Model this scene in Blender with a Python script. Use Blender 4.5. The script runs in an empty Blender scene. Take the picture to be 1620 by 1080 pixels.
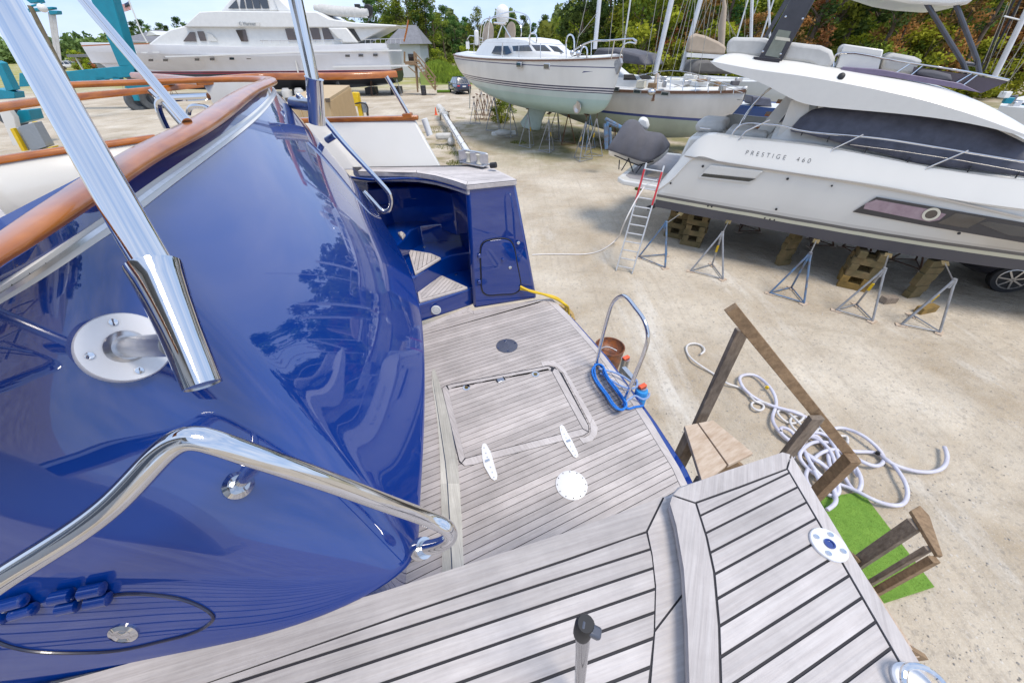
import bpy, bmesh, math, random
import numpy as np
from mathutils import Vector, Matrix
random.seed(7)
sc = bpy.context.scene
COL = sc.collection
# ------------------------------------------------------------------ camera
F = 580.0; PITCH = math.radians(39.02); ROLL = .011; H = 4.6
_U = Vector((0, math.sin(PITCH), math.cos(PITCH))); _F = Vector((0, math.cos(PITCH), -math.sin(PITCH))); _X = Vector((1, 0, 0))
CR = _X*math.cos(ROLL) - _U*math.sin(ROLL); CU = _U*math.cos(ROLL) + _X*math.sin(ROLL)
cam = bpy.data.cameras.new('camera'); camo = bpy.data.objects.new('camera', cam); COL.objects.link(camo)
cam.sensor_width = 36; cam.lens = F/1620*36; cam.clip_start = .02; cam.clip_end = 3000
camo.matrix_world = Matrix.Translation((0, 0, H)) @ Matrix(((CR.x, CU.x, -_F.x), (CR.y, CU.y, -_F.y), (CR.z, CU.z, -_F.z))).to_4x4()
sc.camera = camo
# ------------------------------------------------------------------ light
SUN_EL, SUN_AZ = math.radians(66), math.radians(135)      # azimuth measured from +Y towards +X
w = bpy.data.worlds.new('World'); sc.world = w; w.use_nodes = True
nt = w.node_tree; nt.nodes.clear()
def N(tree, t, **k):
    n = tree.nodes.new(t)
    for a, b in k.items(): setattr(n, a, b)
    return n
sky = N(nt, 'ShaderNodeTexSky', sky_type='NISHITA', sun_disc=False, sun_elevation=SUN_EL, sun_rotation=SUN_AZ)
sky.air_density = 1.2; sky.dust_density = .5; sky.ozone_density = 3.5; sky.altitude = 0
tc = N(nt, 'ShaderNodeTexCoord'); mp = N(nt, 'ShaderNodeMapping'); mp.inputs['Scale'].default_value = (1.0, 1.0, 3.2)
nz = N(nt, 'ShaderNodeTexNoise'); nz.inputs['Scale'].default_value = 2.3; nz.inputs['Detail'].default_value = 7; nz.inputs['Roughness'].default_value = .55
rp = N(nt, 'ShaderNodeValToRGB'); rp.color_ramp.elements[0].position = .38; rp.color_ramp.elements[1].position = .72
rp.color_ramp.elements[0].color = (.12, .12, .12, 1); rp.color_ramp.elements[1].color = (.6, .6, .6, 1)
mx = N(nt, 'ShaderNodeMix', data_type='RGBA'); mx.inputs['B'].default_value = (11.5, 11.9, 12.6, 1)
bg = N(nt, 'ShaderNodeBackground'); bg.inputs['Strength'].default_value = .093
wo = N(nt, 'ShaderNodeOutputWorld')
L = nt.links.new
L(tc.outputs['Generated'], mp.inputs['Vector']); L(mp.outputs[0], nz.inputs['Vector']); L(nz.outputs['Fac'], rp.inputs[0])
L(rp.outputs[0], mx.inputs['Factor']); tn = N(nt, 'ShaderNodeMix', data_type='RGBA', blend_type='MULTIPLY'); tn.inputs['Factor'].default_value = 1; tn.inputs['B'].default_value = (1, 1, 1, 1); L(sky.outputs[0], tn.inputs['A']); t2 = N(nt, 'ShaderNodeMix', data_type='RGBA'); t2.inputs['Factor'].default_value = .75; t2.inputs['B'].default_value = (4.3, 6.6, 11.2, 1); L(tn.outputs['Result'], t2.inputs['A']); L(t2.outputs['Result'], mx.inputs['A']); L(mx.outputs['Result'], bg.inputs['Color']); L(bg.outputs[0], wo.inputs[0])
sl = bpy.data.lights.new('sun', 'SUN'); sl.energy = 2.5; sl.angle = math.radians(20); sl.color = (1, .91, .79)
so = bpy.data.objects.new('sun', sl); COL.objects.link(so)
so.rotation_euler = Vector((math.sin(SUN_AZ)*math.cos(SUN_EL), math.cos(SUN_AZ)*math.cos(SUN_EL), math.sin(SUN_EL))).to_track_quat('Z', 'Y').to_euler()
sc.view_settings.view_transform = 'Standard'; sc.view_settings.look = 'None'; sc.view_settings.exposure = .36; sc.view_settings.gamma = 1
try:
    sc.cycles.use_denoising = True; sc.cycles.max_bounces = 8; sc.cycles.glossy_bounces = 5
    sc.cycles.caustics_reflective = False; sc.cycles.caustics_refractive = False
except Exception: pass
# ------------------------------------------------------------------ pixel -> place helpers
O = Vector((0, 0, H))
def ray(px, py): return CR*((px-810)/F) + CU*((540-py)/F) + _F
def onz(px, py, z):
    d = ray(px, py); return O + d*((z-H)/d.z)
def onp(px, py, P, n):
    d = ray(px, py); P = Vector(P); n = Vector(n); return O + d*((P-O).dot(n)/d.dot(n))
def onY(px, py, Y): return onp(px, py, (0, Y, 0), (0, 1, 0))
def atd(px, py, dep): return O + ray(px, py)*dep
# ------------------------------------------------------------------ materials
MATS = {}
def mat(name, col, rough=.5, metal=0, coat=0, noise=0, nscale=8, bump=0, bscale=40, col2=None, stretch=None, rot=0, pv=0, spec=.5, detail=5, trans=0, hue=None):
    if name in MATS: return MATS[name]
    m = bpy.data.materials.new(name); m.use_nodes = True; t = m.node_tree; l = t.links.new
    b = t.nodes['Principled BSDF']
    b.inputs['Base Color'].default_value = (*col, 1); b.inputs['Roughness'].default_value = rough; b.inputs['Metallic'].default_value = metal
    b.inputs['Coat Weight'].default_value = coat; b.inputs['Coat Roughness'].default_value = .02; b.inputs['Specular IOR Level'].default_value = spec
    b.inputs['Transmission Weight'].default_value = trans
    if col2 is None: col2 = tuple(max(0, c*(1-noise)) for c in col)
    vec = None
    if noise or bump or col2 != col:
        g = N(t, 'ShaderNodeNewGeometry'); mp = N(t, 'ShaderNodeMapping'); mp.vector_type = 'POINT'
        r0 = N(t, 'ShaderNodeVectorRotate'); r0.rotation_type = 'Z_AXIS'; r0.inputs['Angle'].default_value = -rot
        l(g.outputs['Position'], r0.inputs['Vector']); l(r0.outputs[0], mp.inputs['Vector'])
        if stretch: mp.inputs['Scale'].default_value = stretch
        vec = mp.outputs[0]
        n1 = N(t, 'ShaderNodeTexNoise'); n1.inputs['Scale'].default_value = nscale; n1.inputs['Detail'].default_value = detail; n1.inputs['Roughness'].default_value = .6
        l(vec, n1.inputs['Vector'])
        r = N(t, 'ShaderNodeValToRGB'); r.color_ramp.elements[0].position = .3; r.color_ramp.elements[1].position = .7
        r.color_ramp.elements[0].color = (*col2, 1); r.color_ramp.elements[1].color = (*col, 1)
        l(n1.outputs['Fac'], r.inputs[0]); out = r.outputs[0]
        if pv:
            a = N(t, 'ShaderNodeAttribute'); a.attribute_name = 'pv'
            mr = N(t, 'ShaderNodeMapRange'); mr.inputs['To Min'].default_value = 1-pv; mr.inputs['To Max'].default_value = 1+pv
            l(a.outputs['Fac'], mr.inputs['Value'])
            ns = N(t, 'ShaderNodeTexNoise'); ns.inputs['Scale'].default_value = 2.3; ns.inputs['Detail'].default_value = 7; ns.inputs['Roughness'].default_value = .7; l(g.outputs['Position'], ns.inputs['Vector'])
            ms = N(t, 'ShaderNodeMapRange'); ms.inputs['From Min'].default_value = .32; ms.inputs['From Max'].default_value = .62; ms.inputs['To Min'].default_value = .76; ms.inputs['To Max'].default_value = 1.06; l(ns.outputs['Fac'], ms.inputs['Value'])
            mm = N(t, 'ShaderNodeMath', operation='MULTIPLY'); l(mr.outputs[0], mm.inputs[0]); l(ms.outputs[0], mm.inputs[1])
            vm = N(t, 'ShaderNodeVectorMath', operation='SCALE'); l(out, vm.inputs[0]); l(mm.outputs[0], vm.inputs['Scale']); out = vm.outputs[0]
        l(out, b.inputs['Base Color'])
        if bump:
            n2 = N(t, 'ShaderNodeTexNoise'); n2.inputs['Scale'].default_value = bscale; n2.inputs['Detail'].default_value = 4; l(vec, n2.inputs['Vector'])
            bp = N(t, 'ShaderNodeBump'); bp.inputs['Strength'].default_value = bump; bp.inputs['Distance'].default_value = .01
            l(n2.outputs['Fac'], bp.inputs['Height']); l(bp.outputs[0], b.inputs['Normal'])
    MATS[name] = m; return m
def zmat(name, stops, rough=.3, noise=.1, nscale=1.2, coat=.3, slope=(0, 0), wob=0.0):
    """hull paint: colour bands by height above the ground, z' = z - slope.xy"""
    m = bpy.data.materials.new(name); m.use_nodes = True; t = m.node_tree; l = t.links.new; b = t.nodes['Principled BSDF']
    b.inputs['Roughness'].default_value = rough; b.inputs['Coat Weight'].default_value = coat; b.inputs['Coat Roughness'].default_value = .08
    g = N(t, 'ShaderNodeNewGeometry'); dt = N(t, 'ShaderNodeVectorMath', operation='DOT_PRODUCT'); dt.inputs[1].default_value = (-slope[0], -slope[1], 1)
    l(g.outputs['Position'], dt.inputs[0])
    n0 = N(t, 'ShaderNodeTexNoise'); n0.inputs['Scale'].default_value = 3; n0.inputs['Detail'].default_value = 4; l(g.outputs['Position'], n0.inputs['Vector'])
    ad = N(t, 'ShaderNodeMath', operation='MULTIPLY_ADD'); l(n0.outputs['Fac'], ad.inputs[0]); ad.inputs[1].default_value = wob; l(dt.outputs['Value'], ad.inputs[2])
    z0, z1 = stops[0][0], stops[-1][0]+1
    mr = N(t, 'ShaderNodeMapRange'); mr.inputs['From Min'].default_value = z0; mr.inputs['From Max'].default_value = z1; l(ad.outputs[0], mr.inputs['Value'])
    r = N(t, 'ShaderNodeValToRGB'); r.color_ramp.interpolation = 'CONSTANT'
    r.color_ramp.elements[0].position = 0; r.color_ramp.elements[0].color = (*stops[0][1], 1)
    r.color_ramp.elements[1].position = 1; r.color_ramp.elements[1].color = (*stops[-1][1], 1)
    for z, c in stops[1:]: e = r.color_ramp.elements.new((z-z0)/(z1-z0)); e.color = (*c, 1)
    l(mr.outputs[0], r.inputs[0])
    n1 = N(t, 'ShaderNodeTexNoise'); n1.inputs['Scale'].default_value = nscale; n1.inputs['Detail'].default_value = 6
    mp = N(t, 'ShaderNodeMapping'); mp.inputs['Scale'].default_value = (1, 1, .45); l(g.outputs['Position'], mp.inputs[0]); l(mp.outputs[0], n1.inputs['Vector'])
    m2 = N(t, 'ShaderNodeMapRange'); m2.inputs['From Min'].default_value = .3; m2.inputs['From Max'].default_value = .7
    m2.inputs['To Min'].default_value = 1-noise; m2.inputs['To Max'].default_value = 1+noise*.3; l(n1.outputs['Fac'], m2.inputs['Value'])
    vm = N(t, 'ShaderNodeVectorMath', operation='SCALE'); l(r.outputs[0], vm.inputs[0]); l(m2.outputs[0], vm.inputs['Scale']); l(vm.outputs[0], b.inputs['Base Color'])
    return m
BLUE = mat('blue_gelcoat', (.0, .030, .215), .3, coat=1, noise=.12, nscale=1.5, spec=.1)
BLUE.node_tree.nodes['Principled BSDF'].inputs['Coat IOR'].default_value = 1.85
STEEL = mat('polished_steel', (.68, .68, .69), .06, metal=1, noise=.04, nscale=8)
STEEL2 = mat('brushed_steel', (.62, .62, .63), .28, metal=1, noise=.15, nscale=40)
VARN = mat('varnished_teak', (.47, .15, .014), .3, coat=.5, col2=(.26, .065, .006), nscale=6, stretch=(1.2, 1.2, 5), rot=-1.2)
CAULK = mat('black_caulk', (.018, .017, .024), .6, noise=.3, nscale=30)
WHITE = mat('white_gelcoat', (.68, .665, .62), .25, coat=.4, noise=.06, nscale=1.5)
WHITE2 = mat('white_paint', (.72, .72, .70), .4, noise=.08, nscale=3)
CREAM = mat('cream_trim', (.66, .62, .5), .4, noise=.1)
DARK = mat('black_rubber', (.02, .02, .022), .55, noise=.3, nscale=15)
GLASS = mat('tinted_glass', (.015, .018, .025), .04, coat=1, spec=.9, noise=.1)
GLASSB = mat('cabin_glass', (.05, .04, .035), .06, coat=1, spec=.9, col2=(.02, .02, .02), nscale=3)
GALV = mat('galvanised_steel', (.42, .43, .45), .45, metal=.55, noise=.4, nscale=9)
RUST = mat('rusty_steel', (.20, .10, .055), .8, noise=.6, nscale=14, bump=.3)
BLUEP = mat('chipped_blue_paint', (.08, .22, .42), .5, col2=(.14, .11, .09), nscale=7)
ALU = mat('bare_aluminium', (.68, .68, .67), .35, metal=.5, noise=.2, nscale=20)
GREYF = mat('grey_canvas', (.115, .112, .125), .85, noise=.25, nscale=3, bump=.4, bscale=5)
BEIGEF = mat('beige_canvas', (.42, .34, .26), .85, noise=.15, nscale=3, bump=.4, bscale=5)
WHITEF = mat('pale_canvas', (.56, .55, .52), .8, noise=.2, nscale=4, bump=.6, bscale=5)
NAVYF = mat('navy_mesh_cover', (.085, .09, .125), .5, noise=.4, nscale=5, bump=1.0, bscale=6)
TEAL = mat('teal_paint', (.0, .235, .33), .35, noise=.2, nscale=1.5)
YEL = mat('yellow_paint', (.75, .5, .01), .45, noise=.2, nscale=5)
RED = mat('red_paint', (.55, .025, .035), .4, noise=.2)
GREYB = mat('grey_enamel', (.25, .28, .31), .45, noise=.1)
LUMBER = mat('pressure_treated_lumber', (.36, .24, .135), .8, col2=(.19, .12, .065), nscale=5, stretch=(5, 5, 5), bump=.4, bscale=30, pv=.15)
LUMBERG = mat('weathered_lumber', (.33, .27, .21), .85, col2=(.17, .13, .10), nscale=6, stretch=(6, 6, 2), bump=.4, bscale=30, pv=.2)
CRIB = mat('mossy_timber', (.21, .145, .065), .9, col2=(.10, .085, .035), nscale=5, bump=.5, pv=.3)
PEACH = mat('peach_lumber', (.56, .46, .36), .8, col2=(.40, .29, .20), nscale=4, stretch=(2, 9, 2), rot=.5, bump=.2)
def teak(name, ang, bright=1.0, warm=0, green=0):
    a = (.60*bright+warm, .56*bright+green*.05, .54*bright-warm-green*.08); b = (.455*bright+warm, .415*bright+green*.05, .40*bright-warm-green*.06)
    return mat(name, a, .8, col2=b, nscale=3.2, stretch=(1.6, 38, 8), rot=ang, pv=.13, bump=.25, bscale=3, detail=8)
# ------------------------------------------------------------------ mesh builder
class MB:
    def __init__(s): s.v = []; s.f = []; s.pv = []; s.cur = .5
    def add(s, vs, fs):
        o = len(s.v); s.v += [Vector(q) for q in vs]; s.f += [tuple(i+o for i in f) for f in fs]; s.pv += [s.cur]*len(fs); return s
    def rnd(s): s.cur = random.random(); return s
    def hexa(s, b, t):
        n = len(b); return s.add(list(b)+list(t), [tuple(range(n))[::-1], tuple(range(n, 2*n))]+[(i, (i+1) % n, n+(i+1) % n, n+i) for i in range(n)])
    def box(s, c, d, r=0, tilt=None):
        c = Vector(c); R = Matrix.Rotation(r, 3, 'Z')
        if tilt is not None: R = R @ tilt
        q = [c + R @ Vector((x*d[0]/2, y*d[1]/2, z*d[2]/2)) for z in (-1, 1) for x, y in ((-1, -1), (1, -1), (1, 1), (-1, 1))]
        return s.hexa(q[:4], q[4:])
    def beam(s, a, b, w, h, up=(0, 0, 1)):
        a = Vector(a); b = Vector(b); d = (b-a).normalized(); up = Vector(up)
        x = d.cross(up)
        if x.length < 1e-4: x = d.cross(Vector((1, 0, 0)))
        x.normalize(); y = x.cross(d)
        f = lambda p: [p+x*i*w/2+y*j*h/2 for i, j in ((-1, -1), (1, -1), (1, 1), (-1, 1))]
        return s.hexa(f(a), f(b))
    def prism(s, pts, dv):
        dv = Vector(dv); pts = [Vector(p) for p in pts]; return s.hexa(pts, [p+dv for p in pts])
    def tube(s, pts, r, n=12, smooth=0, cap=True):
        pts = [Vector(p) for p in pts]
        if smooth: pts = spline(pts, smooth)
        m = len(pts); rr = r if isinstance(r, (list, tuple)) else [r]*m
        if len(rr) != m: rr = [rr[min(len(rr)-1, int(i*(len(rr)-1)/(m-1)+.5))] for i in range(m)]
        T = [(pts[min(i+1, m-1)]-pts[max(i-1, 0)]).normalized() for i in range(m)]
        u = T[0].orthogonal().normalized(); vs = []
        for i in range(m):
            u = (u - T[i]*u.dot(T[i])).normalized(); v = T[i].cross(u)
            k = 1.0
            if 0 < i < m-1:
                c = (pts[i+1]-pts[i]).normalized().dot((pts[i]-pts[i-1]).normalized()); k = 1/max(.6, math.sqrt((1+c)/2))
            vs += [pts[i]+(u*math.cos(2*math.pi*j/n)+v*math.sin(2*math.pi*j/n))*rr[i]*k for j in range(n)]
        fs = [(i*n+j, i*n+(j+1) % n, (i+1)*n+(j+1) % n, (i+1)*n+j) for i in range(m-1) for j in range(n)]
        if cap: fs += [tuple(range(n))[::-1], tuple(range((m-1)*n, m*n))]
        return s.add(vs, fs)
    def lathe(s, prof, c=(0, 0, 0), n=24, axis=(0, 0, 1)):
        ax = Vector(axis).normalized(); q = Vector((0, 0, 1)).rotation_difference(ax); c = Vector(c); vs = []
        for r, z in prof: vs += [c + q @ Vector((r*math.cos(2*math.pi*j/n), r*math.sin(2*math.pi*j/n), z)) for j in range(n)]
        m = len(prof); fs = [(i*n+j, i*n+(j+1) % n, (i+1)*n+(j+1) % n, (i+1)*n+j) for i in range(m-1) for j in range(n)]
        fs += [tuple(range(n))[::-1], tuple(range((m-1)*n, m*n))]
        return s.add(vs, fs)
    def ball(s, c, r, n=12, sc=(1, 1, 1), q=None):
        m = n//2+1; vs = []; c = Vector(c)
        for i in range(m+1):
            t = math.pi*i/m
            for j in range(n):
                p = Vector((r*sc[0]*math.sin(t)*math.cos(2*math.pi*j/n), r*sc[1]*math.sin(t)*math.sin(2*math.pi*j/n), r*sc[2]*math.cos(t)))
                vs.append(c+(q @ p if q else p))
        return s.add(vs, [(i*n+j, (i+1)*n+j, (i+1)*n+(j+1) % n, i*n+(j+1) % n) for i in range(m) for j in range(n)])
    def grid(s, rows, wrap=False):
        m = len(rows); n = len(rows[0]); k = n if wrap else n-1
        return s.add([p for r in rows for p in r], [(i*n+j, i*n+(j+1) % n, (i+1)*n+(j+1) % n, (i+1)*n+j) for i in range(m-1) for j in range(k)])
    def sweep(s, prof, path, up=(0, 0, 1), ends=True, sc=None):
        """prof: list of (side, up) offsets closed; path 3D"""
        path = [Vector(p) for p in path]; m = len(path); up = Vector(up); n = len(prof); vs = []
        for i in range(m):
            T = (path[min(i+1, m-1)]-path[max(i-1, 0)]).normalized(); x = T.cross(up).normalized(); y = x.cross(T)
            k_ = sc(i/(m-1)) if sc else 1; vs += [path[i]+x*a*k_+y*b*k_ for a, b in prof]
        fs = [(i*n+j, i*n+(j+1) % n, (i+1)*n+(j+1) % n, (i+1)*n+j) for i in range(m-1) for j in range(n)]
        if ends: fs += [tuple(range(n))[::-1], tuple(range((m-1)*n, m*n))]
        return s.add(vs, fs)
    def build(s, name, m, parent=None, smooth=35, solid=0, bevel=0, label=None, sub=0):
        me = bpy.data.meshes.new(name); off = parent_world(parent)
        me.from_pydata([tuple(p-off) for p in s.v], [], s.f)
        bm = bmesh.new(); bm.from_mesh(me)
        lay = bm.faces.layers.float.new('pv')
        for i, f in enumerate(bm.faces): f[lay] = s.pv[i] if i < len(s.pv) else .5
        bmesh.ops.remove_doubles(bm, verts=bm.verts, dist=1e-5)
        bmesh.ops.dissolve_degenerate(bm, edges=bm.edges, dist=1e-6)
        bmesh.ops.recalc_face_normals(bm, faces=bm.faces)
        if smooth: 
            for f in bm.faces: f.smooth = True
        bm.to_mesh(me); bm.free()
        if smooth: me.set_sharp_from_angle(angle=math.radians(smooth))
        me.materials.append(m)
        o = bpy.data.objects.new(name, me); COL.objects.link(o)
        if parent: o.parent = parent
        if label: o['label'] = label
        if bevel:
            b = o.modifiers.new('b', 'BEVEL'); b.width = bevel; b.segments = 2; b.limit_method = 'ANGLE'; b.angle_limit = math.radians(40)
        if solid:
            q = o.modifiers.new('s', 'SOLIDIFY'); q.thickness = solid; q.offset = -1
        return o
def parent_world(p):
    v = Vector((0, 0, 0))
    while p: v += p.location; p = p.parent
    return v
def _tag(o, label, cat, group):
    o['label'] = label; o['category'] = cat
    if group: o['group'] = group
    return o
def thing(name, label, cat, loc=(0, 0, 0), group=None):
    o = bpy.data.objects.new(name, None); o.location = loc; o.empty_display_size = .2; COL.objects.link(o); return _tag(o, label, cat, group)
def tag(o, label, cat, group=None): return _tag(o, label, cat, group)
def struct(o, kind='structure'): o['kind'] = kind; return o
def dup(root, loc, rz=0, label=None, group=None, scale=1, mats=None):
    def cp(o, par):
        c = o.copy(); COL.objects.link(c); c.parent = par
        if mats and c.type == 'MESH' and c.data.materials and c.data.materials[0].name in mats:
            c.material_slots[0].link = 'OBJECT'; c.material_slots[0].material = mats[c.data.materials[0].name]
        for ch in [k for k in ALL(o)]: cp(ch, c)
        return c
    r = cp(root, None); r.location = loc; r.rotation_euler = (0, 0, rz); r.scale = (scale,)*3 if not hasattr(scale, '__len__') else scale
    if label: r['label'] = label
    if group: r['group'] = group
    return r
def ALL(o): return [k for k in o.children if k.get('_src', 1)]
def spline(pts, n=8):
    """natural cubic spline through points, n samples per span (chord length parameter)"""
    P = np.array([list(p) for p in pts], float); m = len(P)
    if m < 3: return [Vector(P[0]*(1-i/n)+P[-1]*i/n) for i in range(n+1)]
    t = np.concatenate([[0], np.cumsum(np.maximum(1e-6, np.linalg.norm(np.diff(P, axis=0), axis=1))**.7)])
    h = np.diff(t); A = np.eye(m); B = np.zeros((m, P.shape[1]))
    for i in range(1, m-1):
        A[i, i-1] = h[i-1]; A[i, i] = 2*(h[i-1]+h[i]); A[i, i+1] = h[i]
        B[i] = 6*((P[i+1]-P[i])/h[i]-(P[i]-P[i-1])/h[i-1])
    M = np.linalg.solve(A, B); out = []
    for i in range(m-1):
        for k in range(n + (i == m-2)):
            x = t[i]+h[i]*k/n; a = t[i+1]-x; b = x-t[i]
            out.append(M[i]*a**3/(6*h[i])+M[i+1]*b**3/(6*h[i])+(P[i]/h[i]-M[i]*h[i]/6)*a+(P[i+1]/h[i]-M[i+1]*h[i]/6)*b)
    return [Vector(q) for q in out]
def bspl(P, n):
    P = [P[0]*2-P[1]]+list(P)+[P[-1]*2-P[-2]]; out = []
    for i in range(len(P)-3):
        for k in range(n+(i == len(P)-4)):
            t = k/n; out.append((P[i]*(1-t)**3+P[i+1]*(3*t**3-6*t**2+4)+P[i+2]*(-3*t**3+3*t**2+3*t+1)+P[i+3]*t**3)/6)
    return out
def clip(poly, a, b, c):
    """keep a*x+b*y<=c"""
    out = []
    for i in range(len(poly)):
        p, q = poly[i], poly[(i+1) % len(poly)]; dp = a*p[0]+b*p[1]-c; dq = a*q[0]+b*q[1]-c
        if dp <= 0: out.append(p)
        if (dp < 0 < dq) or (dq < 0 < dp):
            t = dp/(dp-dq); out.append((p[0]+(q[0]-p[0])*t, p[1]+(q[1]-p[1])*t))
    return out
def planks(mb, poly, z, d, sp, gap, th=.004, phase=0.):
    d = Vector((d[0], d[1])).normalized(); n = (-d.y, d.x); poly = [(p[0], p[1]) for p in poly]
    ks = [p[0]*n[0]+p[1]*n[1] for p in poly]; lo, hi = min(ks), max(ks)
    i = math.floor((lo-phase)/sp)
    while phase+i*sp < hi:
        a = phase+i*sp+gap/2; b = a+sp-gap; i += 1
        q = clip(clip(poly, n[0], n[1], b), -n[0], -n[1], -a)
        if len(q) >= 3:
            mb.rnd(); mb.prism([(x, y, z-th) for x, y in q], (0, 0, th))
def ring(mb, outer, inner, z, gap=.004, th=.004, seams=()):
    n = len(outer); closed = len(outer) == len(inner)
    for i in range(n-1):
        a, b, c, d = [Vector((p[0], p[1], 0)) for p in (outer[i], outer[i+1], inner[i+1], inner[i])]
        c += (b-c).normalized()*gap; d += (a-d).normalized()*gap
        if i in seams: e = (b-a).normalized()*gap/2; a += e; d += e
        if i+1 in seams: e = (b-a).normalized()*gap/2; b -= e; c -= e
        if i == 0 or i in seams: mb.rnd()
        mb.prism([(p.x, p.y, z-th) for p in (a, b, c, d)], (0, 0, th))
def circ(c, r, n=32): return [(c[0]+r*math.cos(2*math.pi*i/n), c[1]+r*math.sin(2*math.pi*i/n)) for i in range(n)]
def rrect(ax, bx, c, w, h, r, n=6):
    """rounded rectangle in the plane spanned by unit vectors ax,bx around c"""
    out = []
    for sx, sy, a0 in ((1, 1, 0), (-1, 1, 90), (-1, -1, 180), (1, -1, 270)):
        for k in range(n+1):
            a = math.radians(a0+90*k/n); out.append(Vector(c)+Vector(ax)*(sx*(w/2-r)+r*math.cos(a))+Vector(bx)*(sy*(h/2-r)+r*math.sin(a)))
    return out
# ================================================================== GROUND
def ground_mat():
    m = bpy.data.materials.new('packed_sand_and_gravel'); m.use_nodes = True; t = m.node_tree; l = t.links.new; b = t.nodes['Principled BSDF']
    b.inputs['Roughness'].default_value = .95; b.inputs['Specular IOR Level'].default_value = .15
    g = N(t, 'ShaderNodeNewGeometry')
    def noise(sc, det=6, r=.6, st=None, rot=0):
        n = N(t, 'ShaderNodeTexNoise'); n.inputs['Scale'].default_value = sc; n.inputs['Detail'].default_value = det; n.inputs['Roughness'].default_value = r
        v = g.outputs['Position']
        if st:
            q = N(t, 'ShaderNodeMapping'); q.inputs['Rotation'].default_value = (0, 0, rot); q.inputs['Scale'].default_value = st; l(v, q.inputs[0]); v = q.outputs[0]
        l(v, n.inputs['Vector']); return n.outputs['Fac']
    def ramp(f, a, c, ca=(0, 0, 0, 1), cb=(1, 1, 1, 1)):
        r = N(t, 'ShaderNodeValToRGB'); r.color_ramp.elements[0].position = a; r.color_ramp.elements[1].position = c
        r.color_ramp.elements[0].color = ca; r.color_ramp.elements[1].color = cb; l(f, r.inputs[0]); return r.outputs[0]
    def mix(f, a, c, k=1.0):
        x = N(t, 'ShaderNodeMix', data_type='RGBA')
        if k != 1.0:
            mm = N(t, 'ShaderNodeMath', operation='MULTIPLY'); l(f, mm.inputs[0]); mm.inputs[1].default_value = k; f = mm.outputs[0]
        l(f, x.inputs['Factor'])
        for s, v in (('A', a), ('B', c)):
            if isinstance(v, tuple): x.inputs[s].default_value = (*v, 1)
            else: l(v, x.inputs[s])
        return x.outputs['Result']
    c = ramp(noise(.35, 8, .62), .36, .64, (.35, .275, .185, 1), (.61, .535, .425, 1))
    c = mix(ramp(noise(1.6, 8, .7), .35, .7), c, (.47, .42, .345), .55)
    c = mix(ramp(noise(.5, 7, .7, (1, .22, 1), -.55), .57, .70), c, (.68, .65, .59), .65)          # pale marl streaks
    c = mix(ramp(noise(.9, 6, .65, (.3, 1, 1), -.3), .60, .72), c, (.30, .245, .175), .65)        # damp brown patches
    v = N(t, 'ShaderNodeTexVoronoi'); v.inputs['Scale'].default_value = 26; l(g.outputs['Position'], v.inputs['Vector'])
    c = mix(ramp(v.outputs['Color'], .80, .86), c, (.22, .20, .18), .35)
    v2 = N(t, 'ShaderNodeTexVoronoi'); v2.inputs['Scale'].default_value = 14; l(g.outputs['Position'], v2.inputs['Vector'])
    gm = ramp(noise(.7, 4), .48, .6)
    st = N(t, 'ShaderNodeMath', operation='LESS_THAN'); l(v2.outputs['Distance'], st.inputs[0]); st.inputs[1].default_value = .18
    s2 = N(t, 'ShaderNodeMath', operation='MULTIPLY'); l(st.outputs[0], s2.inputs[0]); l(gm, s2.inputs[1])
    c = mix(s2.outputs[0], c, (.58, .56, .53), .5)
    c = mix(ramp(noise(2.6, 6, .7, (2.6, .12, 1), -.75), .52, .68), c, (.34, .28, .21), .45)
    c = mix(ramp(noise(7, 8, .8), .5, .66), c, (.33, .28, .22), .5)
    c = mix(ramp(noise(38, 4, .8), .54, .66), c, (.28, .25, .21), .28)
    c = mix(ramp(noise(55, 3, .8), .56, .66), c, (.72, .69, .64), .35)
    # grass creeping in beyond the lot
    sx = N(t, 'ShaderNodeSeparateXYZ'); l(g.outputs['Position'], sx.inputs[0])
    def rng(o, a, bb, x=0, y=1):
        q = N(t, 'ShaderNodeMapRange'); q.inputs['From Min'].default_value = a; q.inputs['From Max'].default_value = bb; q.inputs['To Min'].default_value = x; q.inputs['To Max'].default_value = y; l(o, q.inputs['Value']); return q.outputs[0]
    def mul(a, bb):
        q = N(t, 'ShaderNodeMath', operation='MULTIPLY'); l(a, q.inputs[0]); l(bb, q.inputs[1]); return q.outputs[0]
    far = mul(rng(sx.outputs['Y'], 56, 72), ramp(noise(.25, 5), .3, .55))
    c = mix(far, c, (.30, .29, .08))
    un = mul(mul(rng(sx.outputs['Y'], 17.5, 22), rng(sx.outputs['Y'], 48, 38)), mul(rng(sx.outputs['X'], -3, 2), ramp(noise(.55, 6), .36, .55)))
    c = mix(un, c, (.17, .16, .045), .75)                                                       # weeds under the sailboats
    ml = mul(mul(rng(sx.outputs['Y'], 16, 20), rng(sx.outputs['Y'], 42, 34)), mul(mul(rng(sx.outputs['X'], -9, -6), rng(sx.outputs['X'], -1, -3)), ramp(noise(.8, 6), .5, .62)))
    c = mix(ml, c, (.2, .17, .06), .7)
    l(c, b.inputs['Base Color'])
    n2 = noise(22, 8, .75); n3 = noise(1.5, 5)
    bp = N(t, 'ShaderNodeBump'); bp.inputs['Strength'].default_value = .55; bp.inputs['Distance'].default_value = .03; l(n2, bp.inputs['Height'])
    bp2 = N(t, 'ShaderNodeBump'); bp2.inputs['Strength'].default_value = .5; bp2.inputs['Distance'].default_value = .25; l(n3, bp2.inputs['Height']); l(bp2.outputs[0], bp.inputs['Normal'])
    l(bp.outputs[0], b.inputs['Normal']); return m
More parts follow.
